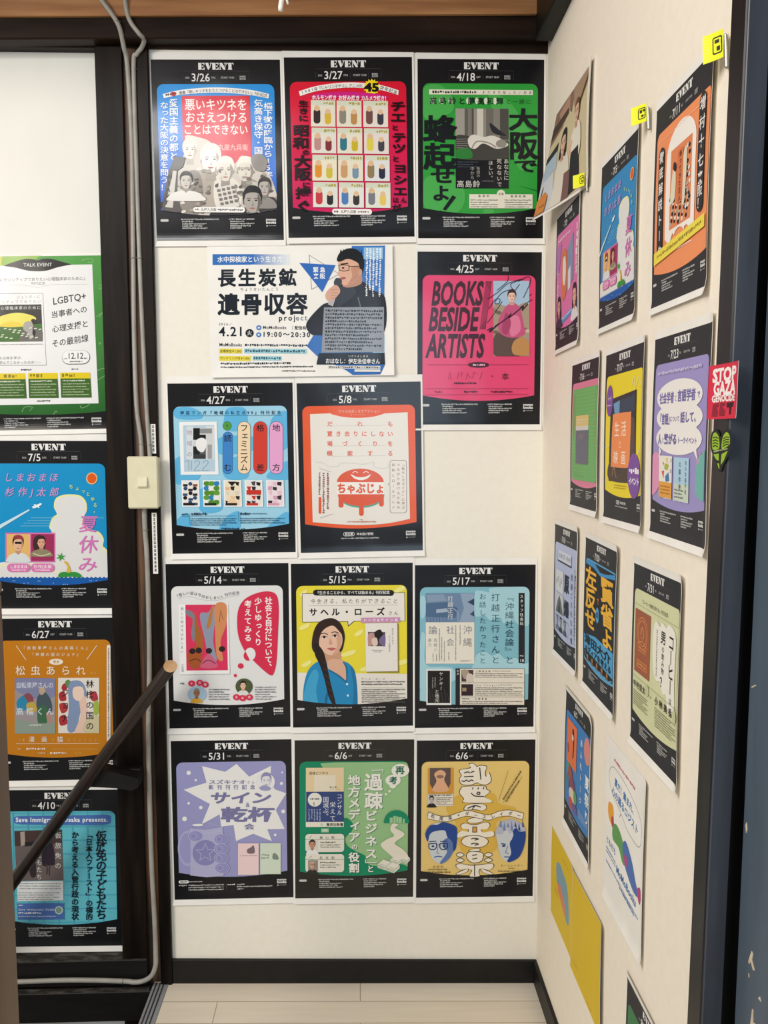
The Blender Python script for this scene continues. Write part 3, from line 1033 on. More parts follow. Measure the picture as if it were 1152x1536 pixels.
def poster_showa():
    s = Sheet('event_poster', 'crimson poster dated 3/27 with a grid of twelve small cards', 'back', -0.0121, 2.0222, 0.0148,
              quad=((57, 118), (1042, 100), (1053, 1485), (92, 1505)), off=0.0024, group=GB)
    template(s, '3/27', 'd31a3a', 'FRI', grad=('d6152f', 'cb1c5c'))
    s.part('banner')
    up = [(172, 380), (330, 332), (555, 306), (780, 320), (938, 362)]
    lo = [(934, 398), (780, 358), (555, 346), (330, 372), (182, 416)]
    s.fill(smooth_path(up, 6) + smooth_path(lo, 6), 'edebe6')
    s.ptext('1981年『じゃリン子チエ』アニメ化', [(200, 388), (330, 354), (480, 334), (648, 330)], 27, '1e1c20', .012)
    s.ptext('周年記念', [(810, 346), (860, 358), (912, 376)], 29, '1e1c20', .014)
    s.part('starburst')
    s.fill([(732 + (66 if k % 2 == 0 else 50) * math.cos(PI * k / 16), 340 + (66 if k % 2 == 0 else 50) * math.sin(PI * k / 16)) for k in range(32)], 'f3dc1f')
    s.text('45', 676, 310, 62, '16130f', 112, b=.05, stretch=True)
    s.part('tagline')
    s.ell(558, 425, 300, 46, 'c8207f', a0=180, a1=360)
    s.text('ホルモン焼き', 272, 406, 38, 'f4e9ef', 190, b=.022)
    s.text('お好み焼き', 474, 406, 38, 'f4e9ef', 166, b=.022)
    s.text('カルメラ焼き！', 650, 406, 38, 'f4e9ef', 210, b=.022)
    tone = [('e2dccb', '332a2b', 'd3b13a'), ('dfdcc8', '8a8478', 'b98a52'), ('e0d9ce', '6f4b4a', '3c3a45'), ('dedbd2', 'b98a86', '7f2f35'), ('e0dcc9', '2f7486', 'c5b02c'), ('dfd6d0', 'd8ca4e', '43424a'),
            ('e4dfc6', 'd98f2b', 'c9b93f'), ('e2dcc6', 'c79a6a', '7591a8'), ('dbdcdc', '8f7a56', '2b2c43'), ('dce0d6', 'c23c44', '2c2a30'), ('dfe0da', '4f7bb5', '3a332f'), ('dfe2d3', '777a85', 'e0c463')]
    i = 0
    for r, (y0, y1) in enumerate(((447, 650), (660, 856), (868, 1066), (1078, 1270))):
        for cidx, (x0, x1) in enumerate(((265, 452), (462, 652), (666, 855))):
            d = r * 5
            bg, a, b = tone[i]
            s.part('picture_card')
            s.rect(x0 + d, y0, x1 + d, y1, bg)
            s.rect(x0 + d, y0, x1 + d, y0 + 40, 'cfd4c0', up=True)
            s.micro(x0 + d + 95, y0 + 12, x1 + d - 12, y0 + 34, 1, 'a59a3c', .9, False)
            s.rect(x0 + d + 20, y0 + 66, x0 + d + 72, y1 - 22, a, 24)
            s.ell(x0 + d + 46, y0 + 62, 22, 22, 'd9b58f')
            s.rect(x1 + d - 82, y0 + 88, x1 + d - 34, y1 - 18, b, 22)
            s.ell(x1 + d - 58, y0 + 86, 20, 20, 'dcbb98')
            i += 1
    s.part('side_lettering')
    K = '1a0a10'
    for t, x, y, h, H, w in (('生きに', 208, 452, 48, 160, 72), ('昭和', 190, 640, 86, 182, 118), ('の', 225, 828, 44, None, 52), ('大阪', 200, 872, 92, 190, 122), ('に', 228, 1078, 44, None, 60), ('捧ぐ', 205, 1120, 84, 182, 112)):
        s.vtext(t, x, y, h, K, H, b=.034, w=w)
    for t, x, y, h, H, w in (('チエ', 932, 448, 78, 164, 112), ('と', 908, 632, 42, None, 56), ('テツ', 938, 690, 74, 158, 104), ('と', 912, 872, 44, None, 56), ('ヨシエ', 945, 930, 72, 246, 104), ('が', 915, 1240, 52, None, 66)):
        s.vtext(t, x, y, h, K, H, b=.034, w=w)
    s.text('はん', 886, 1186, 44, K, 108, b=.03)
    s.part('name_strip')
    s.rect(425, 1281, 728, 1324, 'efece8', 20)
    s.micro(440, 1294, 472, 1310, 1, '55454a', .9, False)
    s.text('丸屋九兵衛', 490, 1290, 24, '2a1c22', 118, b=.012)
    s.micro(622, 1295, 705, 1310, 1, '55454a', .8, False)
    s.build()


def poster_uprising():
    s = Sheet('event_poster', 'green poster dated 4/18 with big black brush characters, top right of the back wall', 'back', 0.2885, 2.0214, 0.0039,
              quad=((50, 95), (1040, 93), (1023, 1480), (55, 1480)), off=0.0014, group=GB)
    template(s, '4/18', '2f9a3c', 'SAT', 'START 18:00')
    G = '16301f'
    s.part('panel_pattern')
    for pts in ([(95, 330), (230, 300), (330, 420), (300, 520), (110, 560)], [(600, 380), (760, 420), (900, 620), (985, 700), (985, 900), (860, 960), (780, 820)], [(110, 1020), (330, 1000), (420, 1150), (350, 1290), (120, 1270)], [(560, 1262), (640, 1262), (620, 1318), (580, 1318)]):
        s.blob(pts, '48a84f', up=False)
    s.fill([(820, 1070), (985, 1120), (985, 1110), (900, 1090)], '1d6a2f', up=False)
    s.part('banner')
    s.rect(140, 333, 948, 371, 'e0dccb')
    s.micro(165, 340, 508, 364, 1, '23301f', .8, False)
    s.text('まだまだ話したい記念', 552, 341, 22, '23301f', 388, b=.012)
    s.part('speaker_names')
    for k, ch in enumerate('高島鈴と藤高和輝と一緒に'):
        if k in (0, 1, 2, 4, 5, 6, 7):
            s.ell(168 + 69 * k, 420, 17, 26, 'd2dcc4', n=14)
    s.text('高島鈴と藤高和輝', 143, 393, 54, G, 575, b=.02)
    s.text('と一緒に', 735, 402, 40, '2c6b38', 200, b=.01)
    s.part('book_cover', window=(345, 480, 758, 1096))
    s.fill([(345, 480), (760, 480), (757, 865), (345, 865)], '7d7a72')
    s.rect(345, 862, 757, 1096, '14161c')
    for x0, x1, c in ((345, 415, '9a978d'), (415, 440, '5e5b56'), (440, 470, '77736c'), (470, 486, '504d49'), (486, 512, '8f8b82'), (512, 560, 'c6c2b6'), (560, 582, '8a867c'), (582, 640, '6c6862'), (640, 690, '807c74'), (690, 757, '4d4a47')):
        s.rect(x0, 480, x1, 720, c, up=False)
    s.z += 1
    s.blob([(610, 590), (690, 650), (740, 690), (640, 670)], '2a2b31')
    s.blob([(345, 700), (430, 690), (520, 720), (700, 730), (757, 740), (757, 862), (345, 862)], '43413e')
    s.blob([(440, 720), (480, 682), (560, 700), (640, 690), (740, 740), (745, 770), (660, 790), (560, 750), (500, 790), (455, 780)], 'd4d0c6')
    s.line([(470, 790), (510, 735), (600, 745), (660, 780)], 10, '8e8a82', sub=5)
    s.blob([(660, 740), (700, 718), (742, 745), (720, 780), (670, 775)], '8d8980')
    for k in range(5):
        s.line([(350, 720 + 16 * k), (440, 715 + 18 * k)], 4, '8a877f')
    s.blob([(345, 800), (450, 790), (470, 862), (345, 862)], '2f7a38')
    s.micro(360, 885, 520, 940, 3, '4a5560', .35)
    s.vtext('あなたに', 738, 868, 38, 'd6d3c8', 165)
    s.vtext('死なないで', 684, 868, 38, 'd6d3c8', 215)
    s.vtext('ほしい。', 617, 882, 34, 'd6d3c8', 150)
    s.vtext('布団の', 520, 930, 26, 'a9a79e', 82)
    s.vtext('中から', 474, 930, 30, 'a9a79e', 98)
    s.text('高島鈴', 353, 1035, 54, 'c9c7bd', 182, b=.006)
    s.micro(550, 1035, 640, 1045, 1, '8a8a86', .6, False)
    s.part('brush_headline')
    for t, x, y, h, w in (('大', 872, 478, 165, 215), ('阪', 872, 655, 210, 215), ('で', 888, 868, 104, 178)):
        s.vtext(t, x, y, h, '14171b', b=.03, w=w)
    for t, x, y, h, w in (('蜂', 222, 535, 205, 245), ('起', 222, 750, 195, 235), ('せ', 245, 935, 125, 180), ('よ', 232, 1072, 120, 140)):
        s.vtext(t, x, y, h, '14171b', b=.03, w=w)
    s.fill([(320, 1150), (348, 1165), (268, 1268), (244, 1258)], '14171b')
    s.ell(226, 1286, 17, 18, '14171b', n=12)
    s.part('profile_box')
    s.rect(450, 1142, 943, 1250, 'e0dccb')
    s.ell(697, 1140, 33, 32, 'e0dccb')
    s.text('出演', 676, 1129, 20, '23301f', 42, b=.01)
    s.text('高島鈴', 518, 1146, 20, '23301f', 88, b=.01)
    s.text('藤高和輝', 770, 1148, 20, '23301f', 118, b=.01)
    s.micro(460, 1178, 672, 1248, 4, '4c5446', .45)
    s.micro(724, 1178, 935, 1248, 4, '4c5446', .45)
    s.build()


def poster_mine():
    s = Sheet('landscape_poster', 'white landscape poster dated 4.21 showing a man speaking into a microphone', 'back', -0.1265, 1.6545, 0.012,
              W=0.4255, H=0.2985, norm_h=702.0, quad=((35, 50), (1105, 28), (1132, 775), (70, 797)), margins=(0, 0, 0, 0), off=0.0040, curl_b=0.005, curl_r=0.003, group=None)
    s.crop()
    K = '1b222c'
    s.part('banner')
    s.fill([(68, 94), (290, 91), (290, 151), (69, 156)], '2f6db8')
    for k in range(12):
        x0, x1 = 290 + 18.5 * k, 290 + 18.5 * (k + 1)
        a = k / 11
        c = tuple(lin('2f6db8')[i] * (1 - a) + lin('dfe6ea')[i] * a for i in range(3)) + (1,)
        s.fill([(x0, 91 - .015 * k), (x1, 91), (x1, 150), (x0, 150)], c, up=False)
    s.text('水中探検家という生き方', 96, 106, 34, 'f2f4f4', 378, b=.014, rot=-1)
    s.part('headline')
    s.text('長生炭鉱', 100, 178, 98, K, 456, b=.03, rot=-1)
    s.text('ちょうせいたんこう', 230, 282, 20, K, 222, rot=-1)
    s.text('遺骨収容', 103, 318, 118, K, 520, b=.03, rot=-1)
    s.text('proj', 455, 437, 30, K, 96, b=.02, rot=-1)
    s.text('ect', 553, 435, 30, '8b9198', 66, b=.02, rot=-1)
    s.part('date_line')
    s.text('2026／', 110, 480, 19, K, 78)
    s.text('4.21', 112, 507, 52, K, 144, b=.016, rot=-1)
    s.ell(288, 540, 24, 23, K)
    s.text('火', 274, 525, 28, WH, 28, b=.01)
    for y in (509, 549):
        s.ell(341, y, 15, 14, '3a78c2', n=18)
        s.ell(341, y, 7, 6, WH, n=12)
    s.text('MoMoBooks', 364, 498, 17, K, 136, b=.012)
    s.text('｜配信有', 524, 496, 22, K, 92, b=.012)
    s.text('19:00〜20:30', 362, 526, 36, K, 276, b=.02)
    s.part('small_print')
    s.text('MoMoBooks', 114, 598, 18, K, 132, b=.006)
    s.micro(262, 600, 642, 616, 1, '3a424c', .8, False)
    s.rect(114, 630, 246, 657, 'e8d84c')
    s.rect(114, 671, 297, 699, 'e8d84c')
    s.rect(258, 628, 620, 655, '9fd0dc')
    s.rect(308, 670, 475, 695, '9fd0dc')
    s.text('会場参加￥1,500', 119, 635, 17, K, 122, b=.012)
    s.text('ワンドリンク付￥1,900', 119, 676, 17, K, 172, b=.012)
    s.micro(266, 632, 612, 650, 1, '3b5f6c', .8, False)
    s.micro(314, 674, 470, 691, 1, '3b5f6c', .8, False)
    s.micro(124, 709, 530, 723, 1, K, .8, False, rot=-1)
    s.micro(124, 730, 660, 744, 1, K, .6, False, rot=-1)
    s.micro(478, 748, 672, 760, 1, K, .6, False)
    s.part('blue_shapes')
    s.fill([(870, 38), (1062, 34), (1064, 330), (840, 330)], '3a76bf')
    s.fill([(620, 612), (660, 545), (1068, 545), (1074, 720), (1050, 770), (890, 775), (850, 748), (680, 668)], '3a70b8')
    s.fill([(1000, 545), (1070, 545), (1072, 650), (1004, 650)], 'a5cfe6')
    s.part('burst_triangle')
    s.line([(624, 92), (800, 198), (642, 288)], 2, '5a6470', closed=True)
    s.fill([(568, 138), (778, 148), (704, 303)], '2f68b8')
    s.text('緊急', 648, 160, 30, 'f0f2f2', 72, b=.02)
    s.text('来阪', 650, 196, 30, 'f0f2f2', 70, b=.02)
    s.part('portrait', label='man in a dark jacket holding a microphone')
    s.blob([(800, 270), (870, 230), (940, 240), (1000, 290), (1068, 330), (1070, 520), (960, 560), (700, 550), (640, 540), (616, 480), (700, 380), (760, 350)], '23242a')
    s.blob([(800, 280), (860, 262), (900, 300), (840, 360), (780, 380)], '34363e')
    s.line([(912, 330), (930, 400), (938, 480)], 6, '6b6d73', sub=5)
    s.line([(830, 300), (800, 400), (720, 470)], 8, '383a42', sub=5)
    s.blob([(850, 200), (920, 190), (930, 250), (860, 275), (820, 260)], 'b98a74')
    s.blob([(795, 110), (850, 95), (915, 110), (935, 160), (920, 215), (880, 250), (830, 262), (808, 240), (800, 215), (790, 195), (798, 175)], 'd9ab92')
    s.blob([(870, 160), (925, 150), (922, 215), (878, 250), (850, 258), (875, 210)], 'c08d74')
    s.blob([(785, 120), (800, 80), (850, 52), (905, 62), (942, 110), (940, 180), (925, 200), (915, 150), (900, 130), (850, 112), (805, 128)], '17181a')
    s.ell(922, 188, 11, 20, 'c89a82', n=14)
    s.line([(796, 150), (826, 146), (856, 150), (856, 176), (826, 182), (800, 176)], 4, '202126', closed=True)
    s.line([(856, 154), (916, 156)], 4, '202126')
    s.fill([(806, 140), (850, 134), (852, 141), (808, 146)], '201a1a')
    s.ell(822, 164, 8, 5, '201a1a', n=10)
    s.blob([(806, 222), (826, 215), (840, 221), (828, 229), (812, 229)], 'a35a54')
    s.line([(870, 235), (905, 205)], 4, 'b07c66')
    for k in range(9):
        s.fill([(800 + 15 * k, 84 - 10 * math.sin(k * .4)), (806 + 15 * k, 48 + 2 * abs(k - 4)), (818 + 14 * k, 84)], '17181a', up=False)
    s.part('microphone')
    s.fill([(775, 240), (806, 250), (768, 384), (738, 372)], 'b4aeb0')
    s.blob([(770, 246), (784, 222), (812, 228), (816, 250), (800, 270), (778, 264)], '3b3c41')
    s.blob([(722, 320), (740, 288), (778, 262), (800, 275), (808, 300), (795, 320), (770, 345), (735, 350)], 'd3a48d')
    for k in range(4):
        s.line([(752 + 2 * k, 292 + 16 * k), (796 - 4 * k, 286 + 16 * k)], 3, 'a97862')
    s.part('profile_box')
    s.fill([(940, 46), (1052, 44), (1052, 112), (940, 112)], '8fbce0')
    s.micro(950, 50, 1046, 325, 5, 'e8eef2', .6, True, vertical=True)
    s.fill([(716, 390), (1064, 384), (1068, 640), (706, 648)], '8f959d')
    s.micro(726, 398, 1056, 636, 12, '2a3038', .62)
    s.fill([(690, 652), (1072, 645), (1076, 712), (678, 716)], '1d212b')
    s.text('おはなし：伊左治佳幸さん', 730, 680, 30, 'eceeee', 318, b=.016)
    s.text('いさじよしゆき', 862, 660, 13, 'eceeee', 116)
    s.rect(746, 722, 1050, 738, WH)
    s.micro(750, 724, 1046, 736, 1, '3a424c', .8, False)
    s.rect(900, 742, 1050, 756, WH)
    s.build()


def poster_artists():
    s = Sheet('event_poster', 'pink poster dated 4/25 with hand-lettered slanted English title and field portrait', 'back', 0.2876, 1.5926, -0.0011,
              quad=((77, 65), (1083, 72), (1057, 1440), (86, 1443)), off=0.0010, group=GB)
    template(s, '4/25', 'dd4672', 'SAT', 'START 14:00')
    K = '3f1826'
    s.part('hand_lettering')
    for t, x, y, h, w in (('BOOKS', 186, 308, 188, 412), ('BESIDE', 164, 518, 182, 396), ('ARTISTS', 150, 730, 182, 458)):
        s.text(t, x, y, h, K, w, b=.026, sl=.24, stretch=True)
    s.part('pencil_stripe')
    s.fill([(628, 306), (676, 306), (624, 692), (580, 690)], 'a23356')
    for k in range(6):
        s.line([(630 + 9 * k, 306), (582 + 8.4 * k, 690)], 3, K)
    s.part('portrait_photo', window=(690, 304, 978, 905))
    s.rect(690, 304, 978, 905, 'a9bfca')
    s.rect(690, 304, 978, 500, 'a3c0d6', up=False)
    s.blob([(690, 520), (760, 500), (850, 520), (978, 500), (978, 905), (690, 905)], 'a4957f')
    for k in range(26):
        s.ell(700 + (k * 97) % 270, 540 + (k * 61) % 340, 22, 14, ('8a7a63', 'c3b7a2', '6f624f')[k % 3], n=10, up=False)
    s.z += 1
    s.blob([(700, 740), (800, 720), (900, 760), (940, 890), (700, 900)], '5c4a44')
    s.blob([(800, 500), (850, 480), (900, 520), (930, 640), (940, 730), (840, 760), (740, 720), (730, 620), (770, 540)], 'c0567f')
    s.blob([(820, 600), (890, 590), (905, 700), (830, 745)], 'd97a9c')
    s.blob([(790, 560), (830, 640), (800, 730), (755, 700)], 'a54269')
    s.face(838, 430, 62, 'e2bfae', '3a2a26', 'c99a86')
    s.blob([(860, 780), (920, 755), (970, 800), (972, 890), (860, 895), (835, 840)], 'b98a55')
    s.part('signature')
    for p in ([(640, 450), (720, 400), (800, 330), (880, 300), (930, 290), (830, 330), (860, 380), (900, 330)], [(650, 530), (700, 460), (740, 450), (735, 485), (700, 480), (760, 400), (850, 370)], [(720, 380), (800, 310), (808, 262)],
              [(890, 310), (970, 270), (985, 320), (930, 440)], [(640, 640), (700, 560), (760, 470)], [(900, 520), (960, 480), (1000, 455)], [(980, 425), (995, 410)]):
        s.line(p, 5, '33203a', sub=6)
    s.line([(640, 700), (680, 680), (660, 712), (730, 650), (700, 672), (790, 610), (830, 570), (815, 600), (890, 540), (930, 510), (920, 540), (965, 490)], 9, '3a1c2c', sub=6)
    s.part('subtitle')
    s.ell(570, 973, 85, 22, K)
    s.micro(526, 966, 622, 982, 1, 'e6b3c4', .9, False)
    s.line([(160, 973), (482, 973)], 2.5, K)
    s.line([(660, 973), (968, 972)], 2.5, K)
    for x, p in ((330, [(0, 60), (12, 0), (22, 60)]), (400, [(0, 55), (14, 0)]), (430, [(0, 40), (10, 0)]), (470, [(0, 60), (10, 10), (40, 50)]), (520, [(0, 50), (16, 0), (24, 6)]), (578, [(0, 60), (22, 0)]), (556, [(0, 20), (6, 10)])):
        s.line([(x + a, 1030 + b) for a, b in p], 4, 'a52f55')
    s.text('×', 670, 1052, 22, K, 22)
    s.text('本', 752, 1034, 58, K, 86)
    s.micro(376, 1110, 552, 1126, 1, K, .8, False)
    s.line([(148, 1162), (966, 1160)], 2, K)
    s.line([(148, 1210), (966, 1206)], 2, K)
    s.micro(222, 1180, 280, 1194, 1, K, .7, False)
    s.micro(455, 1176, 565, 1194, 1, K, .8, False)
    s.micro(668, 1176, 840, 1194, 1, K, .8, False)
    s.build()


def poster_regional():
    s = Sheet('event_poster', 'light blue poster dated 4/27 with coloured title pills and five book covers', 'back', -0.2931, 1.2916, 0.0065,
              quad=((60, 62), (1090, 58), (1118, 1435), (107, 1450)), off=0.0012, group=GB)
    template(s, '4/27', '9ccfe6', 'MON')
    s.part('panel_pattern')
    B2 = '5fb2de'
    for pts in ([(120, 270), (240, 255), (340, 300), (330, 350), (140, 345)], [(530, 340), (560, 265), (690, 262), (720, 340), (700, 440), (540, 440)], [(905, 400), (940, 330), (1050, 300), (1062, 560), (940, 620), (900, 500)], [(480, 510), (760, 495), (780, 600), (500, 640)],
                [(120, 690), (250, 650), (330, 760), (310, 850), (130, 875)], [(520, 760), (620, 660), (720, 700), (720, 830), (560, 840)], [(880, 830), (960, 740), (1066, 700), (1068, 840)], [(320, 930), (480, 940), (510, 1090), (340, 1105)], [(140, 1180), (220, 1120), (260, 1200), (230, 1270), (145, 1255)], [(490, 1240), (560, 1140), (655, 1110), (650, 1262), (500, 1268)], [(880, 1255), (950, 1170), (1050, 1110), (1070, 1240)]):
        s.blob(pts, B2, up=False)
    N = '1e3048'
    s.part('headline')
    s.text('韓国マンガ『地域の私生活99』刊行記念', 168, 286, 30, N, 828, b=.014)
    s.line([(165, 326), (1005, 326)], 2, N)
    for x0, y0, x1, y1, c, t, r in ((518, 372, 592, 446, '4f9a3e', 'を', 1), (518, 456, 602, 802, '3f82c8', '読む', 0), (640, 372, 748, 802, 'ecd3ae', 'フェミニズム', 0), (770, 372, 884, 802, 'cf3f30', '格差', 0), (902, 372, 1014, 802, 'e3a3cf', '地方', 0)):
        s.part('title_pill')
        s.rect(x0, y0, x1, y1, '3c4a5c', 60)
        s.rect(x0 + 3, y0 + 3, x1 - 3, y1 - 3, c, 57)
        if r:
            s.text(t, (x0 + x1) / 2, y0 + 22, 30, N, 30, al='c')
        else:
            s.vtext(t, (x0 + x1) / 2, y0 + 24, 58, '1a1d26', y1 - y0 - 50, b=.012, w=62)
    s.part('book_cover')
    s.fill([(160, 376), (470, 374), (486, 804), (174, 806)], 'eceeee')
    s.fill([(192, 404), (448, 402), (458, 780), (202, 782)], 'b3ccdb')
    s.rect(220, 412, 278, 680, 'd3dbe0')
    s.rect(382, 412, 446, 680, 'd9dfe3')
    s.rect(276, 424, 440, 676, 'cfd0d0')
    for x0, y0, x1, y1, c in ((276, 426, 330, 500, '17181a'), (276, 480, 380, 522, '17181a'), (330, 430, 430, 470, '8c8e90'), (276, 575, 330, 676, '222326'), (330, 560, 380, 640, '56585b'), (276, 640, 380, 676, '3a3b3f'), (395, 560, 430, 676, '9b9da0')):
        s.rect(x0, y0, x1, y1, c, up=False)
    s.blob([(300, 530), (350, 505), (390, 540), (360, 620), (310, 600)], 'e8e8e8')
    s.vtext('地域の', 246, 440, 44, 'a98aa6', 220)
    s.line([(205, 700), (240, 690), (240, 770)], 4, '7f8ea0')
    s.line([(262, 690), (262, 770)], 4, '7f8ea0')
    s.line([(285, 710), (310, 690), (330, 710), (285, 770), (335, 770)], 4, '7f8ea0', sub=3)
    s.line([(355, 710), (380, 690), (400, 710), (350, 770), (405, 770)], 4, '7f8ea0', sub=3)
    s.part('cover_row')
    pal = [('e6e3df', ('26232b', '2e4a6e', '8a4a32', '1b1a1e')), ('cfe0d0', ('4f8a2c', '2f7fb8', '5d9a34', '1d2420')), ('e9dcc2', ('1c1b1c', 'e3b38a', 'd8cfc0', '2a2422')), ('e5dfda', ('1f1d20', 'c2352c', '4a4448', '2a2628')), ('e8d9df', ('232124', 'd49ab4', 'e2bccb', '38343a'))]
    for k, (x0, x1) in enumerate(((183, 330), (358, 507), (530, 677), (703, 850), (879, 1024))):
        s.part('book_cover')
        bg, cs = pal[k]
        d = 6
        s.fill([(x0 - 4, 851), (x1 - 6, 851), (x1 + 2, 1066), (x0 + 4, 1066)], 'f0f0ee')
        s.fill([(x0 + 6, 858), (x1 - 14, 858), (x1 - 8, 1058), (x0 + 14, 1058)], bg)
        rnd = random.Random(k + 3)
        for r in range(5):
            for q in range(3):
                x = x0 + 12 + q * 40 + rnd.uniform(-3, 3)
                y = 864 + r * 38
                if k == 0:
                    s.ell(x + 18, y + 16, 17, 16, cs[(r + q) % 4] if (r + q) % 2 else 'e8e5e0', n=12, up=False)
                    if not (r + q) % 2:
                        s.rect(x, y + 18, x + 38, y + 38, cs[(r * 2 + q) % 3], up=False)
                elif k == 1:
                    s.blob([(x, y), (x + 34, y - 4), (x + 44, y + 20), (x + 20, y + 36), (x - 4, y + 22)], (cs[0], cs[2], cs[1], 'e6e9e2', cs[0])[(r * 2 + q) % 5], 4, up=False)
                else:
                    s.fill([(x, y), (x + 36, y + rnd.uniform(-6, 10)), (x + 30, y + 34), (x + rnd.uniform(-4, 14), y + 26)], cs[(r + 2 * q) % 4] if (r + q) % 3 else bg, up=False)
        if k == 2:
            s.fill([(x0 + 30, 862), (x0 + 100, 862), (x0 + 66, 900)], cs[0])
            s.fill([(x0 + 14, 1050), (x0 + 66, 985), (x0 + 130, 1050)], 'e8c9a4')
        if k == 3:
            s.rect(x0 + 12, 930, x1 - 14, 968, cs[1])
        s.rect(x0 + 12, 1036, x1 - 40, 1056, cs[3] if k < 3 else cs[1])
    s.part('profile_text')
    s.micro(184, 1118, 240, 1134, 1, N, .8, False)
    s.micro(262, 1114, 386, 1134, 1, N, .9, False)
    s.micro(664, 1112, 750, 1132, 1, N, .9, False)
    s.micro(762, 1116, 886, 1128, 1, N, .6, False)
    s.line([(180, 1142), (630, 1140)], 2, N)
    s.line([(246, 1116), (250, 1214)], 2, N)
    s.line([(648, 1104), (650, 1190)], 2, N)
    s.micro(262, 1154, 634, 1222, 4, '2c4660', .5)
    s.micro(664, 1152, 1030, 1204, 3, '2c4660', .5)
    s.micro(508, 1236, 652, 1252, 1, N, .9, False)
    s.micro(672, 1240, 702, 1252, 1, N, .8, False)
    s.build()


def poster_table():
    s = Sheet('event_poster', 'orange framed poster dated 5/8 with a smiling round table drawing, below the landscape poster', 'back', 0.0077, 1.2927, 0.0141,
              quad=((50, 90), (1075, 72), (1090, 1450), (95, 1470)), off=0.0030, group=GB)
    template(s, '5/8', 'e2592a', 'FRI', dx0=334, dx1=442, footer='fee')
    O, BR = 'd9532a', '8c4a3a'
    s.part('white_field')
    s.fill([(163, 343), (330, 336)] + smooth_path([(345, 345), (440, 366), (570, 373), (690, 362), (780, 336)], 5) + [(967, 326), (985, 1196)] + smooth_path([(985, 1196), (800, 1232), (590, 1246), (380, 1238), (190, 1222)], 5)[1:], 'e4dfd6')
    s.part('headline')
    s.text('ちゃぶ台返し女子アクション', 395, 306, 24, 'f0cdbb', 345, rot=0)
    s.text('presents', 500, 339, 13, 'f0cdbb', 115)
    for t, y, h in (('だれも', 400, 44), ('置き去りにしない', 481, 44), ('場づくりを', 562, 44), ('模索する', 641, 44)):
        s.text(t, 303, y, h, O, 544, b=.016)
    for y in (440, 604, 688):
        s.line([(345, y), (790, y - 6)], 1.5, 'a9a49c')
    s.part('table_emblem')
    s.ell(578, 902, 192, 114, O, 180, 360)
    s.rect(388, 898, 772, 996, 'ece8e0')
    s.text('ちゃぶじょ', 386, 904, 84, O, 392, b=.036, stretch=True)
    s.ell(585, 1000, 190, 106, '4fa08a', 0, 180)
    s.ell(583, 996, 188, 96, O, 0, 180)
    for x0, x1, y0, y1 in ((400, 441, 1000, 1105), (568, 606, 1086, 1172), (732, 770, 994, 1096)):
        s.rect(x0, y0, x1, y1, O, 18)
    s.fill(smooth_path([(502, 832), (540, 852), (585, 858), (630, 850), (662, 832)], 5) + smooth_path([(664, 836), (640, 866), (586, 882), (530, 868), (500, 838)], 5), 'ece8e0')
    for x in (538, 626):
        s.line([(x - 24, 826), (x - 12, 814), (x + 4, 812), (x + 22, 824)], 5, 'ece8e0', sub=4)
    s.part('speech_bubble')
    s.rect(820, 719, 958, 1148, '6c4a42', 22)
    s.rect(823, 722, 955, 1145, 'e4dfd6', 20)
    s.fill([(823, 902), (803, 915), (823, 928)], '6c4a42')
    s.fill([(826, 906), (809, 915), (826, 924)], 'e4dfd6')
    for t, x in (('『私らしさガイド』に学ぶ', 930), ('つながり続けるための', 890), ('出前とロールプレイ', 848)):
        s.vtext(t, x, 744, 24, BR, 370, b=.008)
    s.part('side_notes')
    s.line([(205, 732), (270, 742), (330, 772), (400, 765), (430, 740), (600, 752), (690, 735), (692, 775), (790, 785), (815, 750)], 1.6, 'aaa59d', sub=5)
    s.line([(240, 784), (336, 815)], 2, '77706a')
    s.line([(248, 1190), (352, 1156)], 2, '77706a')
    s.micro(232, 820, 256, 1000, 1, BR, .6, False, vertical=True)
    s.micro(264, 822, 290, 1150, 1, BR, .6, False, vertical=True)
    s.micro(300, 822, 326, 1120, 1, BR, .6, False, vertical=True)
    s.rect(238, 1018, 259, 1154, O, 10)
    s.micro(472, 1212, 708, 1226, 1, 'b9653f', .7, False)
    s.micro(574, 1198, 600, 1208, 1, 'b9653f', .7, False)
    s.build()


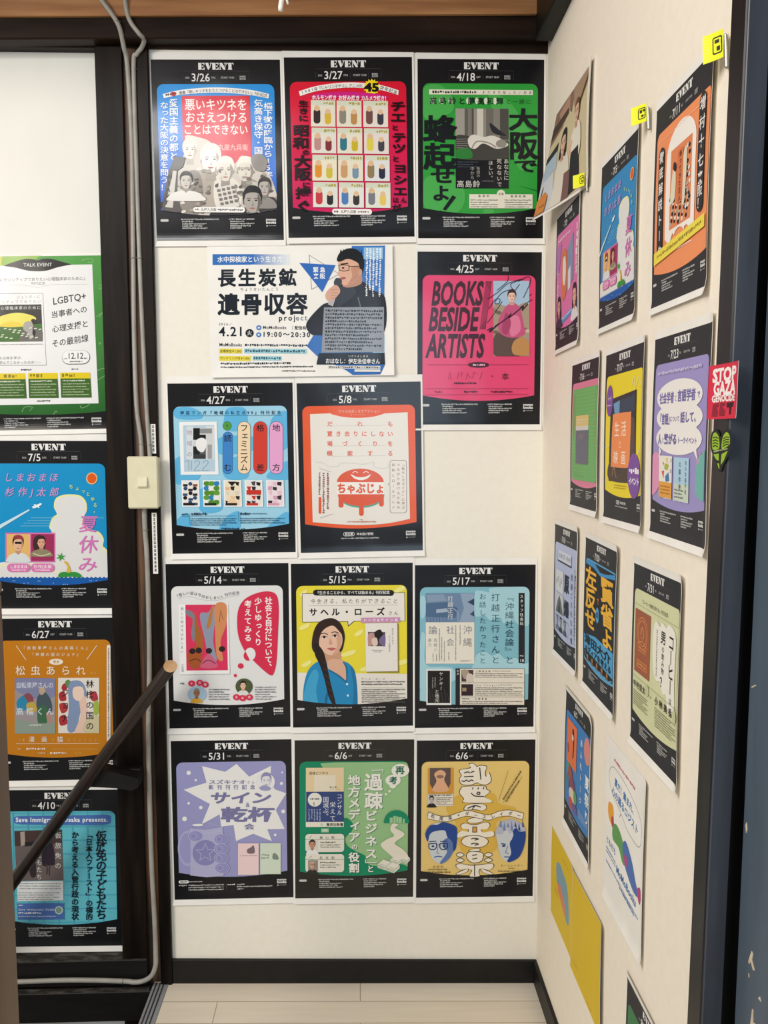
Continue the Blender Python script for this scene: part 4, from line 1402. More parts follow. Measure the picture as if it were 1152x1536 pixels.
def poster_think():
    s = Sheet('event_poster', 'white poster dated 5/14 with a magenta speech blob and a pink book cover', 'back', -0.3095, 0.8679, -0.0002,
              quad=((45, 65), (1057, 55), (1070, 1395), (85, 1405)), off=0.0012, group=GB)
    template(s, '5/14', 'dfdfdf', 'THU')
    MG = 'd2304f'
    s.part('headline')
    s.ptext('『悲しい話は今はおしまい』刊行記念', [(140, 330), (220, 302), (300, 310), (380, 335), (470, 340), (560, 312), (640, 300)], 27, '3b3f46')
    s.line([(150, 350), (240, 330), (350, 358), (470, 362), (560, 336), (650, 322)], 1.6, 'a0a2a6', sub=6)
    s.part('speech_blob')
    s.blob([(880, 288), (955, 315), (977, 420), (970, 640), (958, 860), (935, 960), (905, 975), (840, 925), (750, 838), (690, 765), (642, 640), (638, 470), (680, 370), (770, 312)], MG)
    for t, x, y, H in (('社会と自分について、', 893, 335, 600), ('少しゆっくり', 808, 340, 392), ('考えてみる', 724, 362, 336)):
        s.vtext(t, x, y, 58, 'f0e7e6', H, b=.022)
    s.ell(742, 802, 44, 52, 'e4e2e2')
    s.ell(722, 816, 34, 40, MG, 60, 240)
    s.ell(664, 899, 24, 22, MG, n=16)
    s.ell(620, 977, 13, 14, MG, n=14)
    s.part('book_cover')
    s.fill([(158, 397), (562, 393), (578, 966), (172, 972)], 'bdbbb9')
    s.fill([(155, 395), (560, 391), (574, 962), (168, 967)], 'ebebea')
    s.fill([(211, 398), (548, 396), (560, 934), (222, 936)], 'd4375c')
    s.blob([(215, 440), (270, 460), (300, 540), (285, 700), (260, 640), (270, 520), (220, 480)], '7f7d88')
    s.blob([(290, 450), (315, 560), (350, 640), (350, 790), (305, 740), (290, 600)], 'a4622f')
    s.blob([(330, 480), (400, 460), (440, 400), (455, 500), (440, 700), (470, 850), (410, 840), (370, 680)], '8d93a6')
    s.blob([(385, 590), (410, 470), (440, 400), (420, 560)], 'b5783e')
    s.blob([(455, 400), (545, 398), (545, 560), (500, 700), (520, 850), (470, 820), (455, 600)], 'cf8a5c')
    s.blob([(240, 780), (300, 740), (345, 770), (340, 880), (290, 925), (240, 880)], 'a2552f')
    for x, y in ((270, 778), (322, 772), (405, 775), (512, 760)):
        s.ell(x, y, 26, 24, '2f2328', n=14)
    s.blob([(340, 880), (400, 800), (460, 860), (470, 910), (350, 915)], 'c7607c')
    s.line([(350, 880), (400, 850), (460, 880)], 6, '3c2a33', sub=4)
    s.line([(245, 860), (300, 840), (340, 865)], 6, '3c2a20', sub=4)
    s.line([(490, 540), (500, 440), (520, 520)], 4, '5a3a30')
    s.vtext('悲しい話は今はおしまい', 185, 420, 24, '777a80', 372)
    s.vtext('小沼理', 190, 880, 20, '777a80', 66)
    for cx, cy, rx, ry, bg, names, fx, kw in ((310, 1128, 78, 64, 'aac3d8', ((265, 1040), (330, 1035), (375, 1050)), 306, dict(skin='a9744f', hair='8c8780', shade='865a3c', shirt='d9a53a')),
                                            (692, 1066, 70, 66, '4d5838', ((630, 1152), (680, 1160), (735, 1153)), 684, dict(skin='e3bda2', hair='2a2320', shade='c99a80', shirt='d8d8d6'))):
        s.part('portrait')
        s.ell(cx, cy, rx, ry, bg)
        s.face(fx, cy - 8, 44, **kw)
        s.part('name_blob')
        for k, (x, y) in enumerate(names):
            s.ell(x, y, 29, 25, MG, n=16)
            s.text(('小', '沼', '理')[k] if cx == 310 else ('永', '井', '玲')[k], x - 11, y - 12, 22, 'f0e0e2', 22, b=.01)
    s.part('profile_text')
    s.micro(170, 1030, 200, 1050, 1, '55585e', .8, False)
    s.micro(404, 1080, 572, 1178, 5, '55585e', .45)
    s.micro(780, 1062, 955, 1178, 6, '55585e', .45)
    s.build()


def poster_talk_signing():
    s = Sheet('event_poster', 'yellow poster dated 5/15 with a braided woman in a blue blouse', 'back', -0.0135, 0.8664, 0.0014,
              quad=((47, 78), (1030, 68), (1027, 1412), (60, 1447)), off=0.0026, group=GB)
    template(s, '5/15', 'e4d53c', 'FRI')
    K = '1c1b1d'
    s.part('panel_pattern')
    for x, y, w in ((880, 275, 90), (560, 640, 70), (450, 810, 120), (600, 930, 110), (860, 880, 140), (110, 590, 90), (130, 900, 80), (120, 310, 60)):
        s.blob([(x, y + 24), (x + w * .4, y - 4), (x + w, y - 20), (x + w * .9, y + 14), (x + w * .3, y + 40)], 'ece58a', up=False)
    s.fill([(98, 985), (1012, 985), (1012, 1222)] + [(x, 1222 + 56 * (1 - ((x - 556) / 456) ** 2)) for x in np.linspace(1012, 98, 15)], 'e4dfd5')
    s.part('speech_box')
    s.fill([(138, 325), (966, 312), (968, 549), (560, 555), (510, 598), (506, 558), (138, 566)], K)
    s.fill([(142, 329), (962, 316), (964, 546), (556, 551), (514, 588), (511, 554), (142, 562)], 'e6e1d8')
    s.rect(228, 293, 880, 342, K, 24)
    s.text('『生きることから、すべては始まる』刊行記念', 250, 304, 28, 'e8e6e2', 596, b=.014, rot=-.6)
    s.text('今生きる、私たちができること', 203, 370, 40, '3c3a3c', 708, sl=.18, rot=-.6)
    s.line([(195, 427), (910, 416)], 2, '66635f')
    s.text('サヘル・ローズ', 195, 447, 64, K, 612, b=.03, rot=-.8)
    s.text('さん', 832, 466, 34, K, 82)
    s.part('portrait', label='woman with a long braid and a blue blouse')
    HR = '33211d'
    s.blob([(215, 760), (232, 640), (280, 560), (370, 528), (440, 560), (478, 640), (480, 720), (440, 820), (300, 840), (240, 820)], HR)
    s.blob([(318, 800), (440, 800), (450, 900), (470, 960), (330, 960), (310, 870)], 'c79779')
    s.blob([(140, 1240), (150, 1090), (190, 960), (270, 890), (360, 900), (440, 880), (520, 910), (570, 1000), (585, 1240), (578, 1276), (360, 1280), (140, 1262)], '1d86bb')
    s.blob([(345, 930), (470, 960), (490, 1050), (400, 980)], 'd3a58a')
    s.blob([(350, 880), (440, 870), (482, 900), (488, 1040), (430, 990), (350, 950)], 'd8ab90')
    s.line([(355, 960), (430, 1005), (492, 1058)], 12, '145f8e', sub=4)
    s.line([(470, 890), (500, 960), (494, 1060)], 10, '1a5d86', sub=4)
    s.blob([(150, 1240), (170, 1080), (230, 960), (270, 1000), (250, 1130), (260, 1270)], '3fa0cd')
    s.blob([(320, 1200), (350, 1130), (330, 1270)], '12618f')
    s.blob([(530, 930), (572, 1010), (584, 1240), (548, 1270), (552, 1100)], '1671a3')
    s.blob([(268, 700), (280, 620), (330, 585), (400, 580), (446, 630), (464, 700), (455, 760), (420, 818), (372, 838), (320, 815), (280, 770)], 'e3bba2')
    s.blob([(410, 640), (455, 680), (452, 760), (420, 816), (384, 834), (420, 760)], 'd2a187')
    s.blob([(250, 720), (262, 620), (330, 560), (400, 560), (450, 600), (474, 680), (440, 640), (390, 592), (330, 612), (290, 660), (275, 740), (290, 800), (265, 790)], HR)
    s.blob([(245, 740), (285, 770), (318, 830), (345, 960), (370, 1080), (408, 1240), (395, 1262), (350, 1180), (318, 1040), (280, 920), (240, 830)], '231917')
    for k in range(6):
        s.line([(290 + 14 * k, 880 + 58 * k), (330 + 12 * k, 915 + 56 * k)], 5, '4a332c')
    for x, y in ((318, 688), (404, 676)):
        s.ell(x, y, 25, 10, 'e9e2dc', n=16)
        s.ell(x, y, 11, 10, '2e1f1c', n=14)
        s.line([(x - 27, y + 2), (x, y - 11), (x + 27, y + 1)], 5, '2e1f1c', sub=4)
        s.line([(x - 30, y - 26), (x, y - 34), (x + 30, y - 22)], 7, '4a332c', sub=4)
    s.fill([(364, 690), (384, 738), (372, 752), (354, 744)], 'cf9c82')
    s.blob([(338, 782), (374, 774), (412, 780), (378, 798)], 'b9635f')
    for y in (1076, 1170, 1268):
        s.ell(500 + (y - 1076) * .06, y, 9, 9, 'dfe8ee', n=12)
    s.part('book_cover')
    s.fill([(655, 575), (915, 570), (918, 975), (660, 978)], '8a7f3c')
    s.fill([(648, 569), (904, 563), (907, 962), (653, 970)], 'e6e1da')
    s.rect(670, 640, 808, 758, '54444a')
    for pts, c in (([(672, 660), (720, 650), (740, 700), (700, 750), (672, 750)], 'b98f8a'), ([(720, 650), (770, 620), (790, 680), (750, 720)], '241d20'), ([(760, 700), (806, 660), (806, 756), (770, 740)], '75688c'), ([(700, 700), (740, 690), (745, 745), (710, 755)], 'd8c2b4')):
        s.blob(pts, c, up=False)
    s.micro(700, 786, 790, 796, 1, '77716a', .6, False)
    s.micro(715, 800, 776, 810, 1, '77716a', .6, False)
    s.vtext('生きることから', 868, 605, 18, '4a4642', 135)
    s.vtext('すべては始まる', 842, 668, 18, '4a4642', 135)
    s.part('signing_tag')
    s.fill([(614, 524), (926, 517), (928, 558), (616, 566)], 'c58fb4')
    s.text('トーク&サイン会', 632, 529, 27, 'f2eaef', 280, b=.016, rot=-1)
    s.part('profile_text')
    s.text('サヘル・ローズ', 616, 1020, 17, '55524e', 188)
    s.micro(616, 1044, 962, 1086, 2, '55524e', .5, rot=-1)
    s.line([(620, 1104), (965, 1100)], 1.5, '8a867f')
    s.micro(616, 1112, 965, 1230, 7, '55524e', .5, rot=-1)
    s.build()


def poster_okinawa():
    s = Sheet('event_poster', 'teal cloud-patterned poster dated 5/17 with a blue and white book cover', 'back', 0.2814, 0.8599, -0.0024,
              quad=((65, 67), (1065, 65), (1047, 1395), (60, 1410)), off=0.0014, group=GB)
    template(s, '5/17', '7fb6c6', 'SUN', 'START 13:00')
    s.part('panel_pattern')
    for pts in ([(560, 480), (560, 300), (600, 275), (680, 290), (700, 255), (1010, 260), (1015, 540), (930, 560), (880, 520), (800, 545), (770, 500), (690, 520), (640, 480)], [(560, 860), (580, 800), (650, 780), (700, 810), (760, 795), (820, 840), (900, 830), (960, 880), (1012, 870), (1012, 960), (560, 960)], [(108, 330), (150, 340), (150, 470), (112, 500)], [(110, 660), (150, 650), (152, 880), (300, 900), (380, 920), (400, 1010), (108, 1090)], [(110, 1090), (160, 1080), (160, 1215), (110, 1215)]):
        s.blob(pts, 'a3cdd8', up=False)
    N = '2a4653'
    s.part('headline')
    for t, x, H, h in (('『沖縄社会論』と', 848, 578, 64), ('打越正行さんと', 732, 576, 62), ('お話したかったこと', 626, 576, 50)):
        s.vtext(t, x, 300, h, N, H, w=h * 1.12)
    s.part('series_bar')
    s.rect(923, 297, 973, 872, '26252b')
    s.vtext('スタッフ社会科', 948, 312, 28, 'd9d7cf', 250, b=.01)
    s.micro(934, 806, 962, 820, 1, 'd9d7cf', .8, False)
    s.text('18', 931, 838, 24, 'd9d7cf', 36, b=.01)
    s.part('book_cover', window=(153, 297, 556, 877))
    s.rect(153, 297, 556, 877, 'e3ddd0')
    s.rect(153, 297, 556, 536, '6d87a5', up=False)
    s.z += 1
    for pts, c in (([(440, 300), (556, 300), (556, 536), (430, 536), (470, 420)], '8ea3bb'), ([(500, 370), (556, 340), (556, 400)], '34455e'), ([(520, 470), (556, 440), (556, 490)], '3b4c66'), ([(155, 380), (330, 370), (420, 420), (400, 500), (155, 490)], '4f6a8c'), ([(160, 310), (300, 305), (330, 360), (170, 370)], '8499b1'), ([(240, 430), (330, 420), (340, 450), (240, 460)], 'a3b3c4')):
        s.fill(pts, c, up=False)
    s.line([(380, 420), (420, 460), (420, 530)], 8, '8fa4bc', sub=4)
    for k in range(7):
        s.line([(165 + 26 * k, 490), (165 + 26 * k, 534)], 3, '3f5674')
    s.vtext('打越正行', 358, 320, 44, 'e3e3de', 190)
    G = '7b8086'
    for t, x, y, h in (('沖', 500, 562, 72), ('縄', 500, 664, 72), ('社', 358, 565, 66), ('会', 356, 668, 62), ('論', 212, 564, 70)):
        s.vtext(t, x, y, h, G)
    s.vtext('周縁と', 234, 668, 30, '9a9c9c', 108)
    s.vtext('暴力', 186, 668, 30, '9a9c9c', 68)
    for x, y0, y1 in ((266, 590, 855), (285, 660, 850), (308, 690, 860), (344, 780, 850), (402, 560, 850), (438, 560, 720), (214, 790, 858), (242, 800, 858)):
        s.micro(x - 7, y0, x + 7, y1, 1, '8a8c8c', .6, False, vertical=True)
    s.micro(440, 846, 530, 862, 2, '8a8c8c', .5)
    s.part('book_cover', label='small dark book cover in a white frame')
    s.rect(157, 922, 366, 1218, 'e4e6e2')
    s.rect(168, 934, 354, 1202, '1d1c1d')
    for k in range(7):
        s.line([(176 + 26 * k, 1080 + (k * 37) % 60), (196 + 25 * k, 1190)], 5, '3c3a37')
    s.vtext('ヤンキー', 280, 945, 32, 'c9c5bb', 150, b=.01, sl=.1)
    s.vtext('と地元', 246, 1090, 34, 'c9c5bb', 105, b=.01)
    s.micro(200, 990, 240, 1080, 2, '8f8b84', .5, vertical=True)
    s.part('profile_box')
    s.rect(400, 915, 972, 1218, '26252b')
    s.rect(437, 918, 969, 1215, 'dfd8ca')
    s.line([(437, 1033), (969, 1033)], 3, '26252b')
    s.line([(437, 1150), (969, 1150)], 3, '26252b')
    s.vtext('出演', 418, 926, 18, 'd9d7cf', 42)
    s.rect(449, 928, 548, 1025, '4f3c3c')
    s.blob([(452, 932), (500, 930), (520, 980), (470, 1000)], 'a99888')
    s.blob([(500, 960), (545, 970), (545, 1022), (490, 1022)], 'cfc4b8')
    s.rect(448, 1045, 546, 1141, '33242b')
    s.rect(455, 1075, 490, 1105, '9c8a68')
    s.text('上原健太郎', 566, 930, 17, '2a2a2c', 124, b=.01)
    s.micro(706, 932, 858, 942, 1, '66635e', .6, False)
    s.micro(562, 952, 955, 994, 3, '5c5954', .5)
    s.text('Jee Yongjin', 562, 1046, 13, '2a2a2c', 200, b=.008)
    s.micro(770, 1046, 866, 1056, 1, '66635e', .6, False)
    s.micro(562, 1068, 955, 1142, 5, '5c5954', .5)
    s.micro(452, 1160, 516, 1172, 1, '3a3836', .7, False)
    s.text('打越春香', 560, 1158, 16, '2a2a2c', 100, b=.008)
    s.micro(455, 1180, 955, 1210, 2, '5c5954', .5)
    s.build()


def poster_toast():
    s = Sheet('event_poster', 'lavender poster dated 5/31 with a white starburst and a beer mug drawing', 'back', -0.3077, 0.4379, 0.0008,
              quad=((62, 87), (1050, 75), (1070, 1375), (100, 1392)), off=0.0012, group=GB)
    template(s, '5/31', '9696c4', 'SUN', footer='long')
    D = '76749f'
    s.part('starburst')
    s.fill([(320, 292), (510, 340), (602, 275), (706, 380), (885, 292), (880, 395), (915, 485), (1010, 518), (925, 655), (998, 812), (855, 814), (893, 912), (740, 850), (600, 910), (580, 778), (478, 790), (466, 690), (318, 772), (386, 604), (172, 486), (358, 428)], 'e5e4e2')
    s.part('panel_dots')
    for x, y, r in ((212, 347, 18), (270, 407, 10), (213, 597, 11), (312, 633, 15), (180, 725, 20), (975, 347, 8), (970, 437, 13), (985, 667, 16), (920, 860, 11)):
        s.ell(x, y, r, r, 'e5e4e6', n=16)
    s.part('headline')
    s.text('スズキナオ', 375, 405, 36, D, 306, b=.022, stretch=True)
    s.text('さん', 688, 414, 24, D, 64, b=.012)
    s.text('新刊刊行記念', 375, 447, 38, D, 380, b=.022)
    s.text('サイン', 378, 504, 96, D, 505, b=.036, sl=.12, stretch=True)
    s.text('&', 678, 592, 38, D, 40, b=.01)
    s.text('乾杯', 474, 630, 118, D, 442, b=.036, stretch=True)
    s.text('会', 666, 766, 48, D, 86, b=.024, stretch=True)
    s.part('portrait')
    s.ell(842, 424, 76, 74, 'd4d3de')
    s.ell(842, 424, 72, 70, 'e2e2e4')
    s.face(846, 414, 76, 'dcdce0', '8d8cb4', 'c0bfd2', ink=D, neck=False)
    s.blob([(790, 470), (830, 450), (880, 470), (870, 492), (810, 492)], '9a99c0')
    s.part('mug_drawing')
    LN, LT = 'b9b8d2', 'a7a6cb'
    s.ell(215, 965, 90, 150, LT)
    s.ell(205, 965, 66, 125, '9696c4')
    s.fill([(222, 800), (350, 815), (492, 790), (500, 1000), (500, 1196), (360, 1206), (226, 1190), (232, 980)], 'adacce')
    s.line([(240, 830), (350, 845), (480, 822)], 3, LN, sub=4)
    s.line([(245, 1180), (360, 1196), (490, 1182)], 3, LN, sub=4)
    s.line([(230, 780), (360, 760), (490, 790)], 3, LN, sub=4)
    s.ell(350, 1004, 104, 106, '8583b4')
    s.line([(350 + (78 if k % 2 == 0 else 34) * math.sin(PI * k / 5), 1004 - (78 if k % 2 == 0 else 34) * math.cos(PI * k / 5)) for k in range(10)], 4, LN, closed=True)
    s.ell(288, 775, 46, 10, 'e5e4e6')
    for x, y in ((480, 893), (482, 972), (482, 1050), (488, 1130), (270, 866)):
        s.ell(x, y, 62, 45, LN, n=22)
        s.ell(x, y, 58, 41, '8f8ec0', n=22)
        s.ell(x - 18, y, 26, 24, LN, n=16)
        s.ell(x - 18, y, 23, 21, '8b89bb', n=16)
    s.part('book_cover', label='pale pink book cover')
    s.rect(617, 927, 786, 1187, 'e8cccd')
    s.blob([(690, 980), (720, 960), (745, 945), (752, 1005), (700, 1010)], '77656c')
    s.micro(632, 1024, 775, 1034, 1, '9a858b', .6, False)
    s.part('book_cover', label='pale green book cover')
    s.rect(798, 926, 966, 1181, 'ccd8c6')
    s.micro(806, 1010, 870, 1060, 2, '8a968a', .7)
    s.blob([(905, 1010), (935, 1020), (948, 1060), (900, 1055)], '77887a')
    s.build()


def poster_depopulation():
    s = Sheet('event_poster', 'green poster dated 6/6 with white vertical title, winding road and stacks of banknotes', 'back', -0.0117, 0.4347, -0.0077,
              quad=((70, 75), (1043, 75), (1037, 1370), (77, 1380)), off=0.0026, group=GB)
    template(s, '6/6', '00855f', 'SAT', 'START 14:00', dx0=330, dx1=440, ground='26231f')
    s.part('panel_pattern')
    s.fill(smooth_path([(300, 300), (320, 262), (640, 258), (970, 262), (1012, 300), (1014, 700), (1012, 1085), (950, 1100), (850, 1090), (760, 1110), (700, 1110), (655, 1080), (650, 1030), (560, 985), (500, 940), (488, 880), (540, 820), (545, 760), (500, 715), (470, 700), (440, 500)], 5, True), '93bd86')
    s.part('headline')
    for dx, c in ((5, '1f5a45'), (0, 'ece9e0')):
        for t, x, y, h, H, w in (('過疎', 714, 352, 136, 288, 140), ('ビジネス', 694, 655, 84, 396, 96), ('と', 690, 1108, 56, None, 56), ('地方メディア', 556, 362, 84, 552, 94), ('の', 560, 930, 44, None, 50), ('役割', 556, 1000, 76, 164, 84)):
            s.vtext(t, x + dx, y + dx, h, c, H, b=.028, w=w)
        s.line([(700 + dx, 325 + dx), (790 + dx, 322 + dx), (790 + dx, 345 + dx)], 7, c)
        s.line([(650 + dx, 1058 + dx), (650 + dx, 1085 + dx), (742 + dx, 1085 + dx)], 7, c)
        s.z += 1
    s.part('book_cover')
    s.rect(163, 300, 472, 788, 'e9e3d2')
    s.rect(163, 300, 472, 497, 'e4cda4', up=False)
    s.z += 1
    s.rect(232, 360, 405, 494, 'e6dcc6')
    s.rect(165, 497, 472, 746, '2f4478')
    s.text('過疎ビジネス', 188, 332, 24, '5a4a38', 158, b=.01)
    s.text('横山勲', 355, 452, 16, '5a4a38', 60, b=.01)
    s.micro(360, 474, 440, 482, 1, '8a7a60', .6, False)
    s.vtext('コンサル', 437, 514, 42, 'e2e4ea', 176)
    s.vtext('栄えて', 382, 580, 46, 'e2e4ea', 158)
    s.vtext('国滅ぶ。', 326, 538, 46, 'e2e4ea', 182)
    s.ell(236, 562, 57, 57, 'e6e4da')
    s.text('5', 220, 584, 26, '3a3a44', 24, b=.01)
    s.micro(200, 548, 275, 564, 1, '3a3a44', .8, False)
    s.micro(178, 640, 290, 740, 5, '9aa6c2', .5, vertical=True)
    s.text('集英社新書', 330, 755, 26, '2c3a36', 138, b=.016)
    s.ell(292, 768, 10, 12, 'bcd0c4', n=12)
    s.part('profile_card')
    s.rect(288, 800, 350, 832, '9fc7a0')
    s.text('登壇', 300, 806, 18, 'e9efe2', 38)
    for y0, nm, sk, ha in ((845, '横山勲', 'c99074', '2a2320'), (1011, '松本創', 'd3ab92', '9b958f')):
        s.part('profile_card')
        s.rect(160, y0, 475, y0 + 150, 'e4dfd2', 26)
        s.line([(160, y0 + 45), (475, y0 + 45)], 3, '3d7a60')
        s.text(nm, 275, y0 + 18, 24, '33403a', 122, b=.008)
        s.line([(192, y0 + 34), (212, y0 + 14)], 3, '33403a')
        s.micro(280, y0 + 62, 405, y0 + 78, 1, '4a544c', .7, False)
        s.micro(280, y0 + 82, 445, y0 + 118, 2, '4a544c', .5)
        s.part('portrait')
        s.rect(182, y0 + 50, 262, y0 + 142, 'd7d3cc' if y0 < 1000 else '8f8a84')
        s.face(216, y0 + 88, 46, sk, ha, 'a9745c', shirt='e6e6e6' if y0 < 1000 else '2c2a2c', glasses=y0 > 1000)
    s.part('rethink_bubble')
    s.ell(930, 325, 72, 54, 'e8e5da')
    s.ell(872, 405, 62, 46, 'e8e5da')
    s.ell(870, 450, 28, 22, 'e8e5da', n=14)
    s.ell(843, 494, 11, 11, 'e8e5da', n=12)
    s.ell(814, 519, 9, 9, 'e8e5da', n=12)
    s.text('再', 889, 288, 66, '1f6a50', 76, b=.03, stretch=True)
    s.text('考', 840, 374, 62, '1f6a50', 66, b=.03, stretch=True)
    s.part('town_drawing')
    s.ell(900, 757, 104, 106, '00855f', 180, 360)
    for x0, x1, y in ((845, 870, 712), (875, 893, 698), (896, 914, 702), (916, 942, 708), (950, 966, 722)):
        s.rect(x0, y, x1, 757, '9cc492', up=False)
    s.part('road_drawing')
    s.blob([(868, 762), (915, 770), (890, 795), (950, 830), (960, 860), (900, 905), (890, 930), (960, 980), (995, 1030), (985, 1070), (900, 1060), (840, 1010), (785, 960), (775, 925), (830, 885), (880, 860), (850, 810)], 'e3dccb', 8)
    s.part('banknotes_drawing')
    for x, y, w, h in ((845, 1062, 110, 40), (940, 1058, 70, 34), (745, 1098, 110, 42), (815, 1122, 112, 42)):
        s.fill([(x, y), (x + w * .45, y - h), (x + w, y - h * .45), (x + w * .58, y + h * .55)], 'e4dfd2')
        s.fill([(x, y), (x + w * .58, y + h * .55), (x + w * .58, y + h * 1.15), (x, y + h * .6)], 'c9cbb6')
        s.fill([(x + w * .58, y + h * .55), (x + w, y - h * .45), (x + w, y + h * .15), (x + w * .58, y + h * 1.15)], 'd8d6c4')
        s.line([(x + w * .2, y - h * .1), (x + w * .62, y + h * .2)], 2.5, '55866f')
        s.line([(x, y), (x + w * .58, y + h * .55), (x + w, y - h * .45)], 2.5, '55866f')
        s.line([(x, y + h * .3), (x + w * .58, y + h * .85)], 1.6, '7fa08a')
    s.build()


def poster_music():
    s = Sheet('event_poster', 'mustard yellow poster dated 6/6 with bubbly outlined title and two blue duotone heads', 'back', 0.2852, 0.4293, -0.0062,
              quad=((77, 72), (1063, 75), (1043, 1370), (72, 1383)), off=0.0014, group=GB)
    template(s, '6/6', 'e2c478', 'SAT', dx0=324, dx1=434)
    K = '2b2620'
    s.part('panel_pattern')
    s.blob([(320, 640), (420, 530), (580, 500), (720, 520), (760, 600), (900, 640), (860, 700), (740, 760), (760, 900), (700, 1010), (480, 1010), (420, 900), (400, 760)], 'd8b04c')
    s.part('bubble_headline')
    CW = 'ece3d3'
    def puff(pts, closed=True):
        s.blob(pts, K)
        c = np.mean(np.array(pts), 0)
        s.blob([tuple(np.array(p) + (c - np.array(p)) / max(np.hypot(*(c - np.array(p))), 1) * 6) for p in pts], CW)
    puff([(430, 320), (520, 300), (510, 270), (545, 262), (580, 290), (600, 280), (660, 290), (650, 340), (660, 380), (680, 340), (700, 410), (660, 445), (600, 440), (580, 430), (520, 448), (450, 440), (428, 400), (445, 365)])
    puff([(470, 455), (640, 452), (660, 480), (690, 500), (650, 545), (700, 575), (690, 595), (470, 592), (465, 560), (430, 510), (440, 475)])
    puff([(470, 650), (490, 610), (560, 598), (640, 605), (662, 635), (630, 660), (560, 652)])
    puff([(495, 738), (540, 715), (625, 718), (632, 745), (570, 765), (510, 758)])
    puff([(442, 775), (480, 760), (560, 772), (660, 752), (690, 775), (670, 810), (620, 815), (640, 840), (715, 830), (722, 870), (640, 885), (500, 868), (415, 885), (412, 850), (450, 825), (500, 835), (500, 810), (452, 805)])
    puff([(445, 915), (490, 870), (600, 865), (672, 900), (660, 945), (590, 968), (490, 955)])
    puff([(506, 992), (540, 975), (600, 972), (606, 992), (560, 1000)])
    puff([(488, 1040), (510, 1000), (570, 995), (630, 1010), (632, 1060), (600, 1090), (530, 1090)])
    for x in (440, 675):
        puff([(x - 36, 1025), (x, 1003), (x + 36, 1025), (x, 1045)])
        puff([(x - 36, 1070), (x, 1048), (x + 36, 1070), (x, 1090)])
    puff([(402, 1110), (440, 1098), (540, 1110), (700, 1098), (722, 1120), (690, 1150), (610, 1140), (600, 1180), (605, 1205), (560, 1212), (515, 1205), (530, 1150), (430, 1145)])
    puff([(402, 1185), (460, 1150), (510, 1140), (500, 1165), (440, 1190)])
    puff([(718, 1185), (660, 1150), (610, 1140), (620, 1165), (680, 1190)])
    s.rect(540, 790, 580, 838, K)
    s.rect(546, 796, 574, 832, 'd39a4a')
    for p in ([(450, 405), (470, 415), (490, 402), (510, 415), (530, 402), (550, 412)], [(470, 345), (500, 335), (520, 345)], [(525, 340), (555, 330)], [(470, 375), (550, 372)], [(600, 300), (610, 400)], [(540, 480), (545, 465)], [(585, 480), (590, 465)], [(630, 480), (635, 465)], [(580, 505), (600, 505), (600, 520), (580, 520), (580, 505)],
              [(530, 510), (560, 535), (640, 540)], [(500, 638), (560, 615), (610, 628)], [(560, 615), (540, 645)], [(530, 892), (560, 886), (590, 892), (560, 902)], [(530, 935), (560, 928), (590, 935), (560, 945)], [(540, 1030), (580, 1022)], [(540, 1060), (580, 1052)], [(560, 1105), (560, 1200)]):
        s.line(p, 8, K, sub=3)
    s.part('name_ribbon')
    top = [(172, 662), (260, 695), (330, 700), (420, 672), (500, 652), (600, 676), (680, 690), (760, 662), (850, 652), (968, 680)]
    bot = [(955, 738), (850, 706), (760, 712), (680, 738), (600, 724), (500, 704), (420, 722), (330, 748), (260, 742), (162, 722)]
    s.fill(smooth_path(top, 5) + smooth_path(bot, 5), K)
    s.fill([(x + (3 if i == 0 else -3 if i == len(q) - 1 else 0), y + 4) for q in [smooth_path(top, 5)] for i, (x, y) in enumerate(q)] + [(x + (-3 if i == 0 else 3 if i == len(q) - 1 else 0), y - 4) for q in [smooth_path(bot, 5)] for i, (x, y) in enumerate(q)], CW)
    s.ptext('松尾潔×ダースレイダー', [(212, 700), (280, 720), (350, 716), (430, 692), (500, 680), (600, 702), (680, 712), (770, 688), (850, 682), (925, 700)], 34, K, .014)
    s.part('book_cover')
    s.rect(168, 300, 380, 511, 'cf9438')
    s.fill([(185, 300), (358, 300), (358, 430), (330, 490), (215, 490), (185, 430)], '5d4d4a')
    s.blob([(222, 350), (272, 316), (318, 345), (305, 400), (340, 490), (208, 490), (240, 410)], 'dba883')
    s.ell(270, 372, 30, 14, '8a6a5a')
    s.part('profile_card')
    s.rect(168, 518, 378, 616, 'e6ddd0')
    s.rect(168, 518, 240, 616, 'cfc8be', up=False)
    s.face(200, 562, 36, 'bcb6ae', '1e1d1f', '8a857f', shirt='19191b')
    s.micro(180, 520, 370, 532, 1, K, .8, False)
    s.micro(240, 540, 372, 612, 5, '5d564b', .5)
